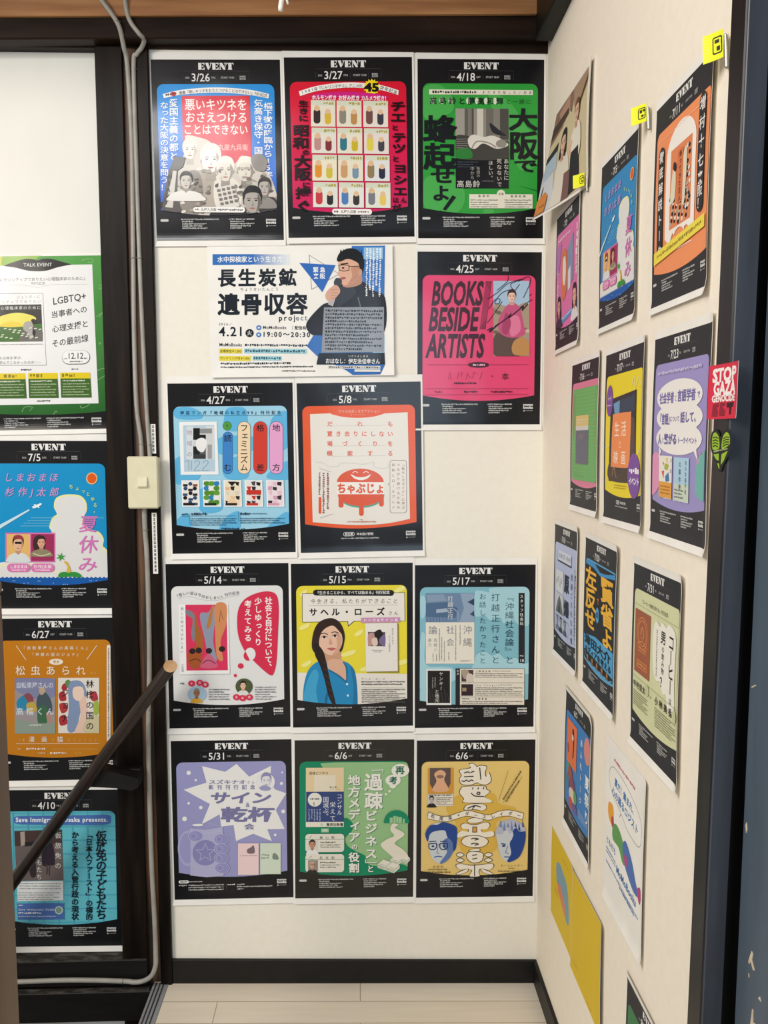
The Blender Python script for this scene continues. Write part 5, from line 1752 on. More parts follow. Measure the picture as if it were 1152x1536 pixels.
    for cx, cy, lab in ((285, 925, 'blue duotone head of a man with glasses'), (862, 905, 'blue duotone head of a man lit from one side')):
        s.part('portrait', label=lab)
        B, P_, MID = '1f438c', 'c6ccd2', '6f86b2'
        if cx < 500:
            s.blob([(172, 880), (160, 830), (200, 770), (300, 752), (390, 790), (412, 870), (395, 960), (350, 1050), (300, 1090), (245, 1085), (200, 1040), (180, 960)], P_)
            s.blob([(300, 900), (400, 860), (395, 960), (350, 1050), (300, 1090), (270, 1088), (330, 1000), (300, 960)], '5a76ab')
            s.blob([(160, 900), (148, 840), (190, 775), (250, 770), (300, 750), (400, 785), (414, 850), (405, 960), (380, 990), (375, 920), (330, 870), (310, 820), (230, 825), (188, 850), (172, 905)], B)
            for x in (212, 304):
                s.line([(x - 34, 930), (x + 30, 926), (x + 30, 960), (x + 12, 978), (x - 18, 978), (x - 34, 962)], 8, '1b2d5c', closed=True)
                s.ell(x, 950, 12, 8, '24366a', n=12)
                s.line([(x - 32, 912), (x + 28, 908)], 8, '24366a')
            s.line([(242, 940), (272, 938)], 7, '1b2d5c')
            s.line([(255, 950), (245, 1005), (265, 1012)], 6, MID)
            s.line([(222, 1042), (256, 1034), (290, 1040)], 9, '3a5490', sub=3)
        else:
            s.blob([(745, 900), (735, 830), (770, 770), (850, 730), (930, 760), (975, 830), (968, 960), (930, 1040), (860, 1082), (800, 1065), (765, 1000)], P_)
            s.blob([(860, 780), (930, 760), (980, 830), (970, 950), (930, 1040), (860, 1082), (830, 1075), (862, 1010), (850, 930), (880, 860)], B)
            s.blob([(735, 840), (770, 765), (850, 728), (930, 755), (985, 820), (930, 830), (900, 800), (850, 850), (820, 800), (790, 850), (740, 850)], 'b3b6c8')
            for k in range(7):
                s.fill([(760 + 32 * k, 790 + (k % 2) * 30), (775 + 30 * k, 735 + (k % 3) * 10), (790 + 30 * k, 800 + (k % 2) * 25)], (B if k > 3 else MID), up=False)
            s.z += 1
            s.fill([(745, 868), (870, 878), (868, 900), (742, 905)], P_)
            s.line([(780, 930), (818, 938)], 9, '24366a')
            s.ell(800, 950, 15, 8, '24366a', n=12)
            s.line([(835, 950), (815, 1005), (842, 1015)], 7, MID)
            s.line([(805, 1040), (850, 1042)], 9, '3a5490')
    s.part('profile_text')
    s.text('松尾潔', 213, 1112, 18, K, 82)
    s.micro(172, 1138, 328, 1150, 1, K, .7, False)
    s.micro(138, 1160, 360, 1172, 1, K, .8, False)
    s.micro(200, 1180, 300, 1192, 1, K, .7, False)
    s.text('ダースレイダー', 775, 1104, 18, K, 186)
    s.micro(842, 1130, 888, 1140, 1, K, .6, False)
    s.micro(755, 1154, 980, 1166, 1, K, .8, False)
    s.micro(800, 1174, 930, 1186, 1, K, .7, False)
    s.line([(836, 328), (757, 575)], 2, K)
    s.line([(952, 376), (795, 592)], 2, K)
    s.micro(780, 560, 1060, 620, 2, K, .35, rot=-58)
    s.build()


for fn in (poster_fox, poster_showa, poster_uprising, poster_mine, poster_artists, poster_regional, poster_table, poster_think, poster_talk_signing, poster_okinawa, poster_toast, poster_depopulation, poster_music):
    fn()

# ------------------------------------------------------------------ posters in the stair bay on the left (plaster lies 2 cm back)
GL = 'event posters in the stair bay'


def poster_lips():
    s = Sheet('event_poster', 'green bordered white poster with black lips at its top edge', 'bay', -0.7302, 1.5837, 0.0153,
              quad=((-205, 64), (805, 70), (869, 1482), (-124, 1490)), off=0.0010, margins=(0.0042, 0.0055, 0.006, 0.0110), group=GL)
    s.norm()
    s.part('green_border')
    s.rect(0, 0, 1000, 1374, None, grad=('4f9a45', '1f5a24'))
    s.crop()
    s.fill([(-205, 64), (20, 64), (10, 150), (-190, 300)], 'c9c657')
    s.fill([(20, 64), (330, 64), (240, 120), (10, 150)], '8fb552')
    for p in ([(650, 110), (700, 95), (740, 105), (730, 130), (700, 120)], [(790, 310), (815, 320), (800, 345), (785, 330)], [(770, 570), (800, 545), (815, 540), (790, 575)], [(785, 790), (800, 780), (795, 798)], [(775, 1010), (820, 990), (845, 1000)], [(780, 1085), (820, 1060), (845, 1045)], [(178, 1340), (200, 1300), (260, 1300), (240, 1330)], [(430, 1362), (445, 1335), (458, 1345)], [(640, 1290), (650, 1312), (690, 1300), (715, 1280)]):
        s.line(p, 3, '9cbf95', sub=4)
    s.norm()
    s.part('black_foot')
    s.fill([(0, 1374), (0, 1232)] + [(x, 1232 + 22 * (1 - ((x - 500) / 500) ** 2)) for x in np.linspace(0, 1000, 15)] + [(1000, 1374)], '141517')
    s.part('shop_logo')
    s.text('momo', 862, 1278, 19, PALE, w=80, b=.03, stretch=True)
    s.text('books', 862, 1299, 22, PALE, w=80, b=.03, stretch=True)
    s.ell(870, 1338, 6, 7, DIMW, n=10)
    s.micro(884, 1332, 940, 1342, 1, DIMW, .5, False)
    s.part('small_print')
    for x in (160, 500):
        s.micro(x, 1276, x + 300, 1289, 1, DIMW, .75, False)
        for k in range(4):
            s.micro(x + 6, 1293 + 17 * k, x + 115 + (0, 60, 80, -20)[k], 1306 + 17 * k, 1, DIMW, .75, False)
    s.crop()
    s.part('white_field')
    s.fill([(-190, 140), (735, 143), (786, 1276), (-130, 1282)], 'e8e8e8')
    s.part('lips')
    s.fill(smooth_path([(30, 143), (120, 110), (200, 90), (262, 92), (300, 102), (345, 90), (410, 92), (490, 115), (575, 141)], 5) + smooth_path([(575, 141), (470, 160), (380, 186), (300, 192), (220, 184), (130, 160), (30, 143)], 5)[1:-1], '141517')
    s.text('TALK EVENT', 190, 124, 27, 'e6e6e4', 226, b=.004)
    K = '3c3d40'
    s.part('headline')
    s.text('『ジェンダーにセンシティブでありたい心理臨床家のために』', -190, 241, 29, K, 886, b=.004)
    s.text('刊行記念', 250, 277, 27, K, 114)
    s.line([(-150, 300), (190, 302), (300, 326), (420, 302), (700, 304)], 1.6, '9b9b9b')
    for t, x, y, h, w in (('LGBTQ+', 424, 420, 56, 270), ('当事者への', 410, 530, 56, 292), ('心理支援と', 418, 648, 56, 296), ('その最前線', 416, 764, 60, 296)):
        s.text(t, x, y - 8, h, '2e2f33', w, b=.012, sl=.12, rot=-9)
    s.part('book_cover')
    s.fill([(-190, 366), (346, 371), (375, 962), (-150, 956)], '55565a')
    s.fill([(-190, 369), (343, 374), (372, 958), (-150, 952)], 'e8e8e8')
    s.text('ジェンダーに', 135, 386, 27, '808286', 190)
    s.text('センシティブでありたい', -55, 424, 27, '808286', 386)
    s.fill([(-180, 462), (333, 462), (346, 766), (-165, 764)], '1c1d1a')
    s.fill([(-170, 640), (340, 620), (346, 766), (-165, 764)], '3f6a2a')
    s.fill([(190, 640), (280, 640), (346, 690), (346, 766), (150, 764)], '66645f')
    s.blob([(-60, 630), (0, 560), (130, 528), (240, 545), (292, 575), (270, 605), (230, 640), (80, 640)], 'e3d95e')
    s.blob([(0, 630), (80, 600), (160, 610), (180, 640), (60, 645)], 'e8c93a')
    s.blob([(200, 610), (250, 600), (270, 640), (275, 690), (270, 730), (240, 745), (230, 700), (190, 660)], 'a9a5a0')
    s.blob([(252, 590), (275, 580), (290, 600), (270, 620)], '17181a')
    s.fill([(268, 640), (290, 690), (278, 730), (262, 700)], '17181a')
    for k in range(26):
        x, y = -120 + (k * 67) % 440, 648 + (k * 29) % 90
        s.fill([(x, y), (x + 22, y - 5), (x + 26, y + 2), (x + 5, y + 7)], 'e2e6d2', up=False)
    s.text('心理臨床家のために', 10, 474, 29, 'd9d9d4', 320, b=.008)
    s.micro(-150, 782, 346, 792, 1, '9a9a9a', .6, False)
    s.text('私たちは何を学び、', -62, 884, 25, '808286', 260)
    s.text('何を学んでこなかったのか──', -58, 922, 25, '808286', 392)
    s.part('date_pill')
    s.rect(497, 843, 720, 956, '3c3d40', 56)
    s.rect(499, 844, 716, 951, 'ededed', 54)
    s.text('12.12', 540, 862, 48, '2e2f33', 128, b=.01)
    s.micro(510, 902, 536, 914, 1, '2e2f33', .8, False)
    s.micro(672, 902, 698, 914, 1, '2e2f33', .8, False)
    s.micro(560, 926, 662, 940, 1, '55565a', .7, False)
    s.part('speaker_boxes')
    s.micro(172, 988, 258, 1002, 1, '2e2f33', .8, False)
    s.micro(574, 988, 624, 1002, 1, '2e2f33', .8, False)
    for x0, x1 in ((-140, 205), (228, 460), (482, 720)):
        s.fill([(x0, 1022), (x1, 1024), (x1 + 3, 1072), (x0 + 3, 1070)], 'e0c81e')
        s.fill([(x0 + 3, 1070), (x1 + 3, 1072), (x1 + 12, 1228), (x0 + 9, 1226)], '3f6426')
        s.micro(max(x0, 20) + 16, 1030, max(x0, 20) + 116, 1060, 1, '8d7d1c', .9, False)
        s.micro(x0 + 20, 1082, x1 - 40, 1096, 1, 'd6dccb', .8, False)
        s.micro(x0 + 22, 1104, x1 - 8, 1214, 5, 'b6c4a4', .35)
    s.micro(300, 1244, 406, 1258, 1, '2e2f33', .8, False)
    s.build()


def summer_art(s):
    """the summer-holiday design, hung twice: in the stair bay and, smaller, on the right wall"""
    s.part('artwork')
    s.fill([(-80, 1100), (-60, 1470), (960, 1470), (930, 1200), (700, 1080), (200, 1060)], 'dfe0e0')
    Y, C = 'e9e5a0', 'dcdcda'
    cl = [(440, 860), (425, 790), (452, 710), (490, 680), (465, 620), (480, 550), (540, 520), (610, 514), (690, 525), (738, 575), (745, 650), (712, 730), (760, 800), (850, 830), (890, 890), (884, 950), (925, 1000), (1000, 1240), (300, 1240)]
    s.blob(cl, Y)
    s.blob([(x + (-9 if x > 610 else 9), y + 14) for x, y in cl], C)
    s.blob([(-100, 1140), (30, 1108), (120, 1098), (300, 1110), (480, 1150), (520, 1240), (-90, 1240)], Y)
    s.blob([(-100, 1152), (30, 1120), (120, 1110), (300, 1122), (480, 1162), (520, 1252), (-90, 1252)], C)
    for x0, x1, y in ((270, 470, 712), (240, 450, 735), (210, 440, 757), (180, 430, 780), (700, 890, 712), (700, 830, 735)):
        s.line([(x0, y), (x1, y)], 4, '7cc0dc')
    wave = []
    for k in range(29):
        wave += [(-80 + 36 * k, 1206), (-62 + 36 * k, 1218)]
    s.fill(wave + [(980, 1480), (-80, 1480)], '1559a6')
    for x, y in ((115, 1240), (130, 1240), (330, 1242), (345, 1242), (210, 1262), (245, 1258), (460, 1260), (545, 1270), (560, 1270), (580, 1270), (680, 1270), (770, 1238), (785, 1238), (825, 1238)):
        s.fill([(x - 5, y + 4), (x, y - 5), (x + 5, y + 4)], 'a9c9e6', up=False)
    s.part('sun')
    s.ell(788, 380, 48, 50, 'e3bf7a')
    s.ell(788, 380, 39, 42, 'dd5a1c')
    s.part('aeroplane')
    s.fill([(-70, 820), (0, 772), (250, 640), (262, 648), (60, 770), (-70, 850)], 'c4dfea')
    s.fill([(278, 618), (350, 588), (364, 592), (360, 602), (322, 622), (310, 628), (288, 632)], 'e9f0f2')
    s.fill([(300, 608), (292, 596), (306, 598), (330, 606), (345, 624), (335, 628)], 'e9f0f2')
    s.part('name_lettering')
    s.text('しまおまほ', 38, 334, 72, 'bd95c8', 460, b=.018, sl=.2)
    s.text('杉作J太郎', 44, 456, 74, 'bd95c8', 460, b=.018, sl=.2)
    for k, (x, y) in enumerate(((612, 450), (665, 464), (716, 486), (758, 512), (797, 553), (818, 605), (822, 652))):
        s.text('ちょっとゆる。'[k], x - 18, y - 18, 34, 'c9e08a', 36, b=.016)
    s.part('title_lettering')
    s.vtext('夏', 762, 690, 140, 'd072b4', b=.01, w=150, sl=.12)
    s.vtext('休', 762, 858, 148, 'd072b4', b=.01, w=156, sl=.12)
    s.vtext('み', 756, 1036, 128, 'd072b4', b=.01, w=160, sl=.12)
    s.part('portrait_frame')
    s.rect(52, 836, 476, 1084, 'cf6fae')
    s.rect(64, 848, 264, 1074, 'dfb46c')
    s.rect(272, 848, 468, 1074, '9c2f58')
    s.face(162, 932, 84, 'e0b394', '2a2422', 'c08f70', shirt='d4d9dc', shoulders=2.1)
    s.blob([(118, 890), (130, 862), (165, 855), (198, 868), (208, 895), (160, 885)], '9a3a44')
    s.rect(135, 912, 192, 930, '1d1b1d', 6)
    s.blob([(290, 940), (300, 880), (345, 855), (390, 890), (395, 950), (360, 1000), (310, 1000)], '3c2a2a')
    s.face(360, 920, 64, 'd9a58a', '3a2828', 'b57f68', shirt='8c8468', shoulders=2.6)
    s.line([(290, 1010), (360, 1030), (440, 1010)], 10, 'c6bfa0', sub=4)
    s.rect(68, 1095, 266, 1166, 'd777b0', 34)
    s.rect(272, 1095, 472, 1166, 'd777b0', 34)
    s.text('しまおまほ', 92, 1104, 32, 'f2e6ee', 150, b=.012)
    s.text('杉作J太郎', 294, 1104, 32, 'f2e6ee', 154, b=.012)
    s.micro(110, 1144, 226, 1156, 1, 'f2e6ee', .7, False)
    s.micro(310, 1144, 430, 1156, 1, 'f2e6ee', .7, False)
    s.part('palm_island')
    s.blob([(502, 1196), (530, 1168), (600, 1166), (660, 1168), (698, 1192), (690, 1212), (600, 1204), (520, 1212)], '2f8f3c')
    s.blob([(552, 1080), (575, 1078), (600, 1120), (608, 1166), (575, 1166), (580, 1120)], 'd8b04c')
    s.fill([(525 + (44 if k % 2 == 0 else 15) * math.sin(PI * k / 6 + .2), 1040 - (38 if k % 2 == 0 else 14) * math.cos(PI * k / 6 + .2)) for k in range(12)], '3a9a3e')


SUMMER_QUAD = ((-121, 63), (945, 65), (981, 1470), (-67, 1475))


def poster_summer():
    s = Sheet('event_poster', 'blue summer holiday poster dated 7/5, hung in the stair bay beside the switch', 'bay', -0.7259, 1.1592, -0.0054, quad=SUMMER_QUAD, off=0.0016, group=GL, curl_b=.006)
    template(s, '7/5', '1590c8', 'SUN', 'START 15:00', dx0=334, dx1=440)
    summer_art(s)
    s.build()


def poster_comic():
    s = Sheet('event_poster', 'ochre orange poster dated 6/27 with two book covers, behind the upper handrail', 'bay', -0.7256, 0.7365, 0.0,
              quad=((-58, 103), (988, 92), (1030, 1467), (1, 1483)), off=0.0010, group=GL, curl_b=.006)
    template(s, '6/27', 'c07a18', 'SAT')
    CW = 'ece2cf'
    s.part('headline')
    s.text('『自転車屋さんの高橋くん』', 188, 334, 31, CW, 580, b=.006)
    s.text('『林檎の国のジョナ』', 262, 390, 30, CW, 428, b=.006)
    s.ell(483, 468, 60, 26, CW)
    s.text('著者', 456, 455, 25, 'b0701a', 54, b=.01)
    s.line([(142, 330), (226, 452)], 5, CW)
    s.line([(828, 330), (742, 450)], 5, CW)
    s.text('松虫あられ', 136, 500, 80, CW, 600, b=.006)
    s.text('さん', 770, 548, 26, 'd9b56a', 62)
    s.part('book_cover', window=(130, 606, 474, 1080))
    s.rect(130, 606, 474, 1080, '9a9296')
    s.blob([(130, 606), (300, 606), (474, 620), (474, 760), (300, 780), (130, 700)], '7f83a6', up=False)
    for pts, c in (([(150, 800), (230, 740), (280, 760), (260, 860), (170, 880)], '2d86ad'), ([(210, 760), (250, 735), (290, 780), (270, 830)], '8c4a52'), ([(320, 780), (380, 720), (440, 800), (440, 900), (330, 920)], '46565e'), ([(340, 690), (375, 680), (390, 720), (360, 750), (340, 730)], 'b9a487'), ([(330, 860), (400, 850), (400, 1000), (330, 990)], '3f6a4a'), ([(230, 830), (290, 810), (320, 880), (250, 900)], 'bfa24a'), ([(400, 900), (450, 910), (440, 1010), (410, 980)], 'a98a80'), ([(140, 960), (300, 990), (470, 1000), (474, 1080), (130, 1080)], '8a9a8e')):
        s.blob(pts, c, up=False)
    s.text('自転車屋さんの', 140, 640, 52, 'd2d8e6', 320, b=.006)
    s.text('高橋くん', 140, 858, 62, 'cfe0ea', 326, b=.006)
    s.micro(250, 1000, 356, 1014, 1, 'd8d8da', .8, False)
    s.part('book_cover', window=(500, 604, 850, 1076))
    s.rect(500, 604, 850, 1076, 'e0d9cf')
    for pts, c in (([(540, 660), (580, 650), (570, 710), (530, 700)], 'a8323a'), ([(505, 740), (550, 720), (570, 790), (520, 800)], 'a8323a'), ([(510, 830), (560, 820), (580, 880), (530, 905)], 'b03a3c'), ([(510, 940), (560, 920), (580, 990), (520, 1010)], 'a8323a'), ([(770, 740), (820, 720), (840, 790), (790, 800)], 'a83a42'),
                   ([(800, 820), (840, 800), (850, 900), (810, 920)], '9fb04c'), ([(560, 640), (590, 620), (620, 660), (580, 690)], '5c8a4c'), ([(590, 660), (660, 625), (720, 660), (740, 760), (690, 900), (650, 1050), (580, 1050), (590, 850)], '8093b4'), ([(680, 780), (730, 760), (750, 900), (720, 1060), (640, 1070), (690, 930)], 'e0bfae'), ([(630, 690), (700, 680), (720, 740), (680, 800), (630, 770)], 'e8cdbc'), ([(740, 960), (850, 930), (850, 1076), (720, 1076)], 'c9bf9a')):
        s.blob(pts, c, up=False)
    s.z += 1
    s.vtext('林檎の国の', 770, 622, 66, '1c1a1e', 424, b=.012)
    s.vtext('ジョナ', 556, 700, 66, '1c1a1e', 280, b=.012)
    s.part('subtitle')
    for t, x, y, h, w in (('いま', 158, 1120, 24, 62), ('漫画', 250, 1102, 48, 158), ('で', 444, 1120, 24, 26), ('描', 490, 1102, 50, 62), ('いていくこと', 580, 1120, 24, 255)):
        s.text(t, x, y, h, CW if h > 30 else 'e0bf80', w, b=.006)
    s.line([(142, 1166), (850, 1164)], 3, CW)
    s.micro(156, 1202, 190, 1216, 1, 'e0c79a', .8, False)
    s.micro(230, 1200, 390, 1218, 1, 'ece2cf', .9, False)
    s.micro(450, 1206, 840, 1216, 1, 'd9b56a', .6, False)
    s.micro(322, 1238, 392, 1252, 1, 'e0c79a', .8, False)
    s.micro(432, 1236, 572, 1254, 1, 'ece2cf', .9, False)
    s.micro(640, 1240, 700, 1250, 1, 'd9b56a', .7, False)
    s.part('side_strip')
    s.rect(914, 322, 946, 1146, 'e4dfd4', 15)
    s.micro(922, 350, 938, 1110, 1, '6b5a48', .7, False, vertical=True)
    s.build()


def poster_parole():
    s = Sheet('event_poster', 'cyan poster dated 4/10 with black vertical title, behind the lower handrail', 'bay', -0.7285, 0.3128, -0.0119,
              quad=((2, 185), (960, 180), (983, 1398), (41, 1408)), off=0.0014, group=GL, curl_b=.004)
    template(s, '4/10', '62bccb', 'FRI')
    B = '4a6fb4'
    s.part('panel_pattern')
    for k in range(9):
        s.fill([(70, 360 + 107 * k), (940, 352 + 107 * k), (940, 362 + 107 * k), (70, 370 + 107 * k)], '4fa9c2', up=False)
    for k in range(8):
        s.fill([(100 + 118 * k, 340), (110 + 118 * k, 340), (122 + 118 * k, 1280), (112 + 118 * k, 1280)], '4fa9c2', up=False)
    s.part('banner')
    s.fill(smooth_path([(112, 420), (135, 388), (300, 384), (700, 378), (860, 376), (882, 412), (862, 448), (700, 455), (300, 452), (140, 446)], 4, True), B)
    s.text('Save Immigrants Osaka presents.', 128, 398, 33, 'e9eef2', 730, b=.03, rot=-.2)
    s.part('photo')
    s.fill([(118, 502), (494, 490), (507, 886), (135, 892)], '6a5f5e')
    s.fill([(118, 502), (494, 490), (496, 600), (122, 620)], '4a3736', up=False)
    s.z += 1
    s.fill([(165, 510), (200, 505), (205, 610), (170, 620)], 'a99c92')
    s.fill([(200, 590), (300, 580), (304, 610), (204, 622)], '262327')
    s.blob([(350, 600), (420, 600), (440, 750), (400, 770), (340, 760)], '2c2430')
    for p in ([(372, 760), (380, 800), (375, 840)], [(400, 765), (395, 810), (398, 850)]):
        s.line(p, 12, '453a3c')
    s.ell(385, 575, 22, 26, '8a6a5c', n=14)
    s.blob([(240, 760), (285, 750), (290, 850), (250, 856)], '332c30')
    s.part('photo_lettering')
    s.vtext('仮放免の', 466, 510, 48, 'dadad8', 285)
    s.vtext('子どもたち', 316, 610, 44, 'dadad8', 270)
    s.part('note_box')
    s.fill([(140, 896), (507, 890), (508, 1042), (146, 1050)], 'e2e6e8')
    s.micro(160, 902, 490, 960, 3, '7b7f84', .4)
    s.micro(150, 975, 480, 1045, 4, '5b5f64', .4)
    s.part('organiser_box')
    s.fill(smooth_path([(142, 1078), (160, 1068), (490, 1066), (512, 1080), (514, 1180), (500, 1192), (170, 1194), (148, 1180)], 3, True), B)
    s.micro(152, 1076, 184, 1090, 1, 'e9eef2', .8, False)
    s.text('Save Immigrants Osaka', 152, 1106, 16, 'e9eef2', 285, b=.01)
    s.micro(152, 1134, 335, 1150, 1, 'e9eef2', .8, False)
    s.micro(152, 1160, 450, 1176, 1, 'b9c6da', .5, False)
    s.ell(472, 1120, 32, 32, 'c9d6cc')
    s.ell(472, 1120, 24, 24, '7fa08c')
    s.part('headline')
    K = '16202a'
    for t, x, h, y, H in (('仮放免の子どもたち', 808, 82, 498, 694), ('「日本人ファースト」の標的', 712, 52, 506, 690), ('から考える入管行政の現状', 600, 54, 504, 692)):
        s.vtext(t, x, y, h, K, H, b=.024)
    s.build()


for fn in (poster_lips, poster_summer, poster_comic, poster_parole):
    fn()

# ------------------------------------------------------------------ smaller posters and sheets on the right wall
GR = 'event posters on the right wall'
A4 = dict(W=0.2051, H=0.2817, margins=(0.0030, 0.0030, 0.0117, 0.0105))


def side_poster(label, u, z, rot, off=.0012, quad=None, **kw):
    return Sheet('event_poster', label, 'right', u, z, rot, quad=quad, off=off, group=GR, **{**A4, **dict(curl_b=.005, curl_r=.004, curl_t=.001, bulge=.0020, ink='ink_matte'), **kw})


DG = '2b2c30'


def poster_pink_side():
    s = side_poster('pink poster dated 7/3 under the hanging photo, nearest the room corner', 0.2251, 1.6939, 0.0084, curl_r=.006)
    template(s, '7/3', 'd977ad', 'FRI', ground=DG, dx0=334, dx1=440)
    s.part('panel_pattern')
    s.fill([(41, 320), (260, 300), (180, 560), (41, 620)], 'b878b8', up=False)
    s.fill([(60, 1112), (940, 1000), (950, 1050), (60, 1168)], '5d92c9')
    s.micro(300, 1080, 700, 1100, 1, 'c9dcee', .8, False, rot=-6)
    s.part('book_cover')
    s.fill([(500, 420), (720, 300), (740, 760), (500, 830)], '8a8fae')
    s.fill([(540, 640), (640, 610), (640, 820), (540, 850)], 'd9d5da')
    s.part('book_cover')
    s.blob([(280, 430), (420, 400), (490, 520), (490, 800), (400, 890), (290, 860)], 'd47a50')
    s.blob([(330, 500), (420, 480), (450, 640), (400, 760), (330, 700)], 'e6dcd8')
    s.part('headline')
    s.micro(820, 250, 910, 560, 1, 'ecd9e4', .9, False, vertical=True)
    s.vtext('出版記念', 868, 400, 76, 'efe4ea', 330, b=.02)
    s.vtext('トークイベント', 128, 560, 76, 'efe4ea', 500, b=.02)
    s.micro(100, 250, 600, 275, 1, 'efe4ea', .8, False)
    s.part('portrait')
    s.face(800, 930, 130, 'dcb09a', '332a30', 'b98876', long=True, shirt='dcd8da')
    s.face(185, 950, 118, 'c99f8c', '241f26', 'a37a6a', long=True, shirt='3a3440')
    s.build()


def poster_summer_side():
    s = side_poster('smaller blue summer poster dated 7/5 on the right wall, below a yellow tab', 0.5579, 1.6953, -0.0038, quad=SUMMER_QUAD, curl_r=.005)
    template(s, '7/5', '3488c0', 'SUN', 'START 15:00', ground=DG, dx0=334, dx1=440)
    summer_art(s)
    s.build()


def poster_orange_side():
    s = side_poster('salmon orange poster dated 7/11 beside the door frame, with two long black title pills', 0.8294, 1.688, -0.0109, curl_r=.006)
    template(s, '7/11', 'e9905f', 'SAT', ground=DG)
    s.part('panel_pattern')
    s.line([(70, 250), (930, 250)], 3, 'f0c9ae')
    s.line([(70, 250), (70, 1090)], 3, 'f0c9ae')
    s.line([(930, 250), (930, 1090)], 3, 'f0c9ae')
    s.part('white_arch')
    s.fill([(250, 940), (250, 420)] + [(500 + 250 * math.cos(math.radians(a)), 420 + 190 * math.sin(math.radians(a))) for a in range(190, 351, 10)] + [(750, 420), (750, 940), (690, 980), (640, 930), (600, 930)] + [(500 + 90 * math.cos(math.radians(a)), 975 + 60 * math.sin(math.radians(a))) for a in range(340, 195, -15)] + [(390, 930), (330, 1000)], 'ebe6df')
    s.text('〆', 470, 950, 40, 'f4e9e0', 50)
    s.micro(430, 1000, 570, 1014, 1, 'f6e6da', .8, False)
    s.micro(300, 1040, 720, 1056, 1, 'f6e6da', .6, False)
    s.part('book_cover')
    s.rect(330, 380, 690, 900, 'd98458')
    rnd = random.Random(5)
    for k in range(60):
        x, y = 340 + (k * 53) % 330, 700 + (k * 37) % 180
        if k > 38:
            x, y = 590 + (k * 31) % 85, 420 + (k * 47) % 420
        s.ell(x, y, 17, 15, ('26242a', 'ded6cc', '26242a', 'b9a898')[k % 4], n=10, up=False)
    s.z += 1
    s.blob([(370, 560), (400, 490), (430, 530), (440, 640), (420, 720), (350, 720)], 'd8d0b8')
    s.blob([(385, 510), (400, 470), (440, 500), (430, 540)], '26242a')
    s.blob([(560, 480), (600, 430), (620, 500), (600, 760), (550, 760)], 'd8d0b8')
    s.rect(460, 420, 560, 760, 'cf7248')
    s.vtext('帰ってきた百人', 510, 430, 40, '3a1c18', 320, b=.02)
    s.part('headline')
    s.rect(792, 190, 892, 905, DG, 50)
    s.vtext('増村十七', 842, 215, 82, 'e9e6e2', 420, b=.012)
    s.vtext('来阪！', 842, 660, 74, 'e9e6e2', 225, b=.012)
    s.rect(112, 300, 212, 1065, DG, 50)
    s.vtext('徹底解説トーク', 162, 325, 78, 'e9e6e2', 715, b=.012)
    s.part('yellow_band')
    s.fill([(60, 1000), (930, 930), (930, 1010), (60, 1085)], 'e6d44e')
    s.micro(120, 1020, 880, 1050, 1, '8a7a20', .8, False, rot=-4.5)
    s.build()


def poster_green_side():
    s = side_poster('green panelled poster with pink edge dated 7/16, left of the yellow one', 0.3725, 1.3647, -0.0007, curl_r=.006, off=.0010)
    template(s, '7/16', 'd9809c', 'THU', ground=DG)
    s.part('panel_pattern')
    s.rect(75, 245, 930, 1118, '6fae66', 50)
    for y in range(270, 1100, 34):
        s.fill([(90, y), (915, y), (915, y + 5), (90, y + 5)], '7db873', up=False)
    s.part('side_lettering')
    s.vtext('トークイベント', 850, 300, 64, 'b98a78', 560, b=.01)
    s.micro(100, 300, 190, 700, 2, 'a59070', .6, vertical=True)
    s.micro(150, 950, 500, 1090, 5, '86b878', .4)
    s.part('book_cover')
    s.rect(220, 500, 660, 640, 'd9c07a')
    s.rect(220, 600, 660, 642, 'cfcdc8')
    s.rect(220, 640, 660, 960, '6a6b78')
    rnd = random.Random(2)
    for k in range(30):
        x, y = 240 + (k * 71) % 400, 660 + (k * 43) % 280
        s.line([(x, y), (x + rnd.uniform(-16, 16), y + 40)], 4, '8c8f9c')
    s.line([(370, 720), (400, 680), (430, 730), (470, 680), (500, 730)], 7, 'c9a0a8', sub=3)
    s.micro(270, 530, 600, 580, 2, 'f0e6c8', .6)
    s.build()


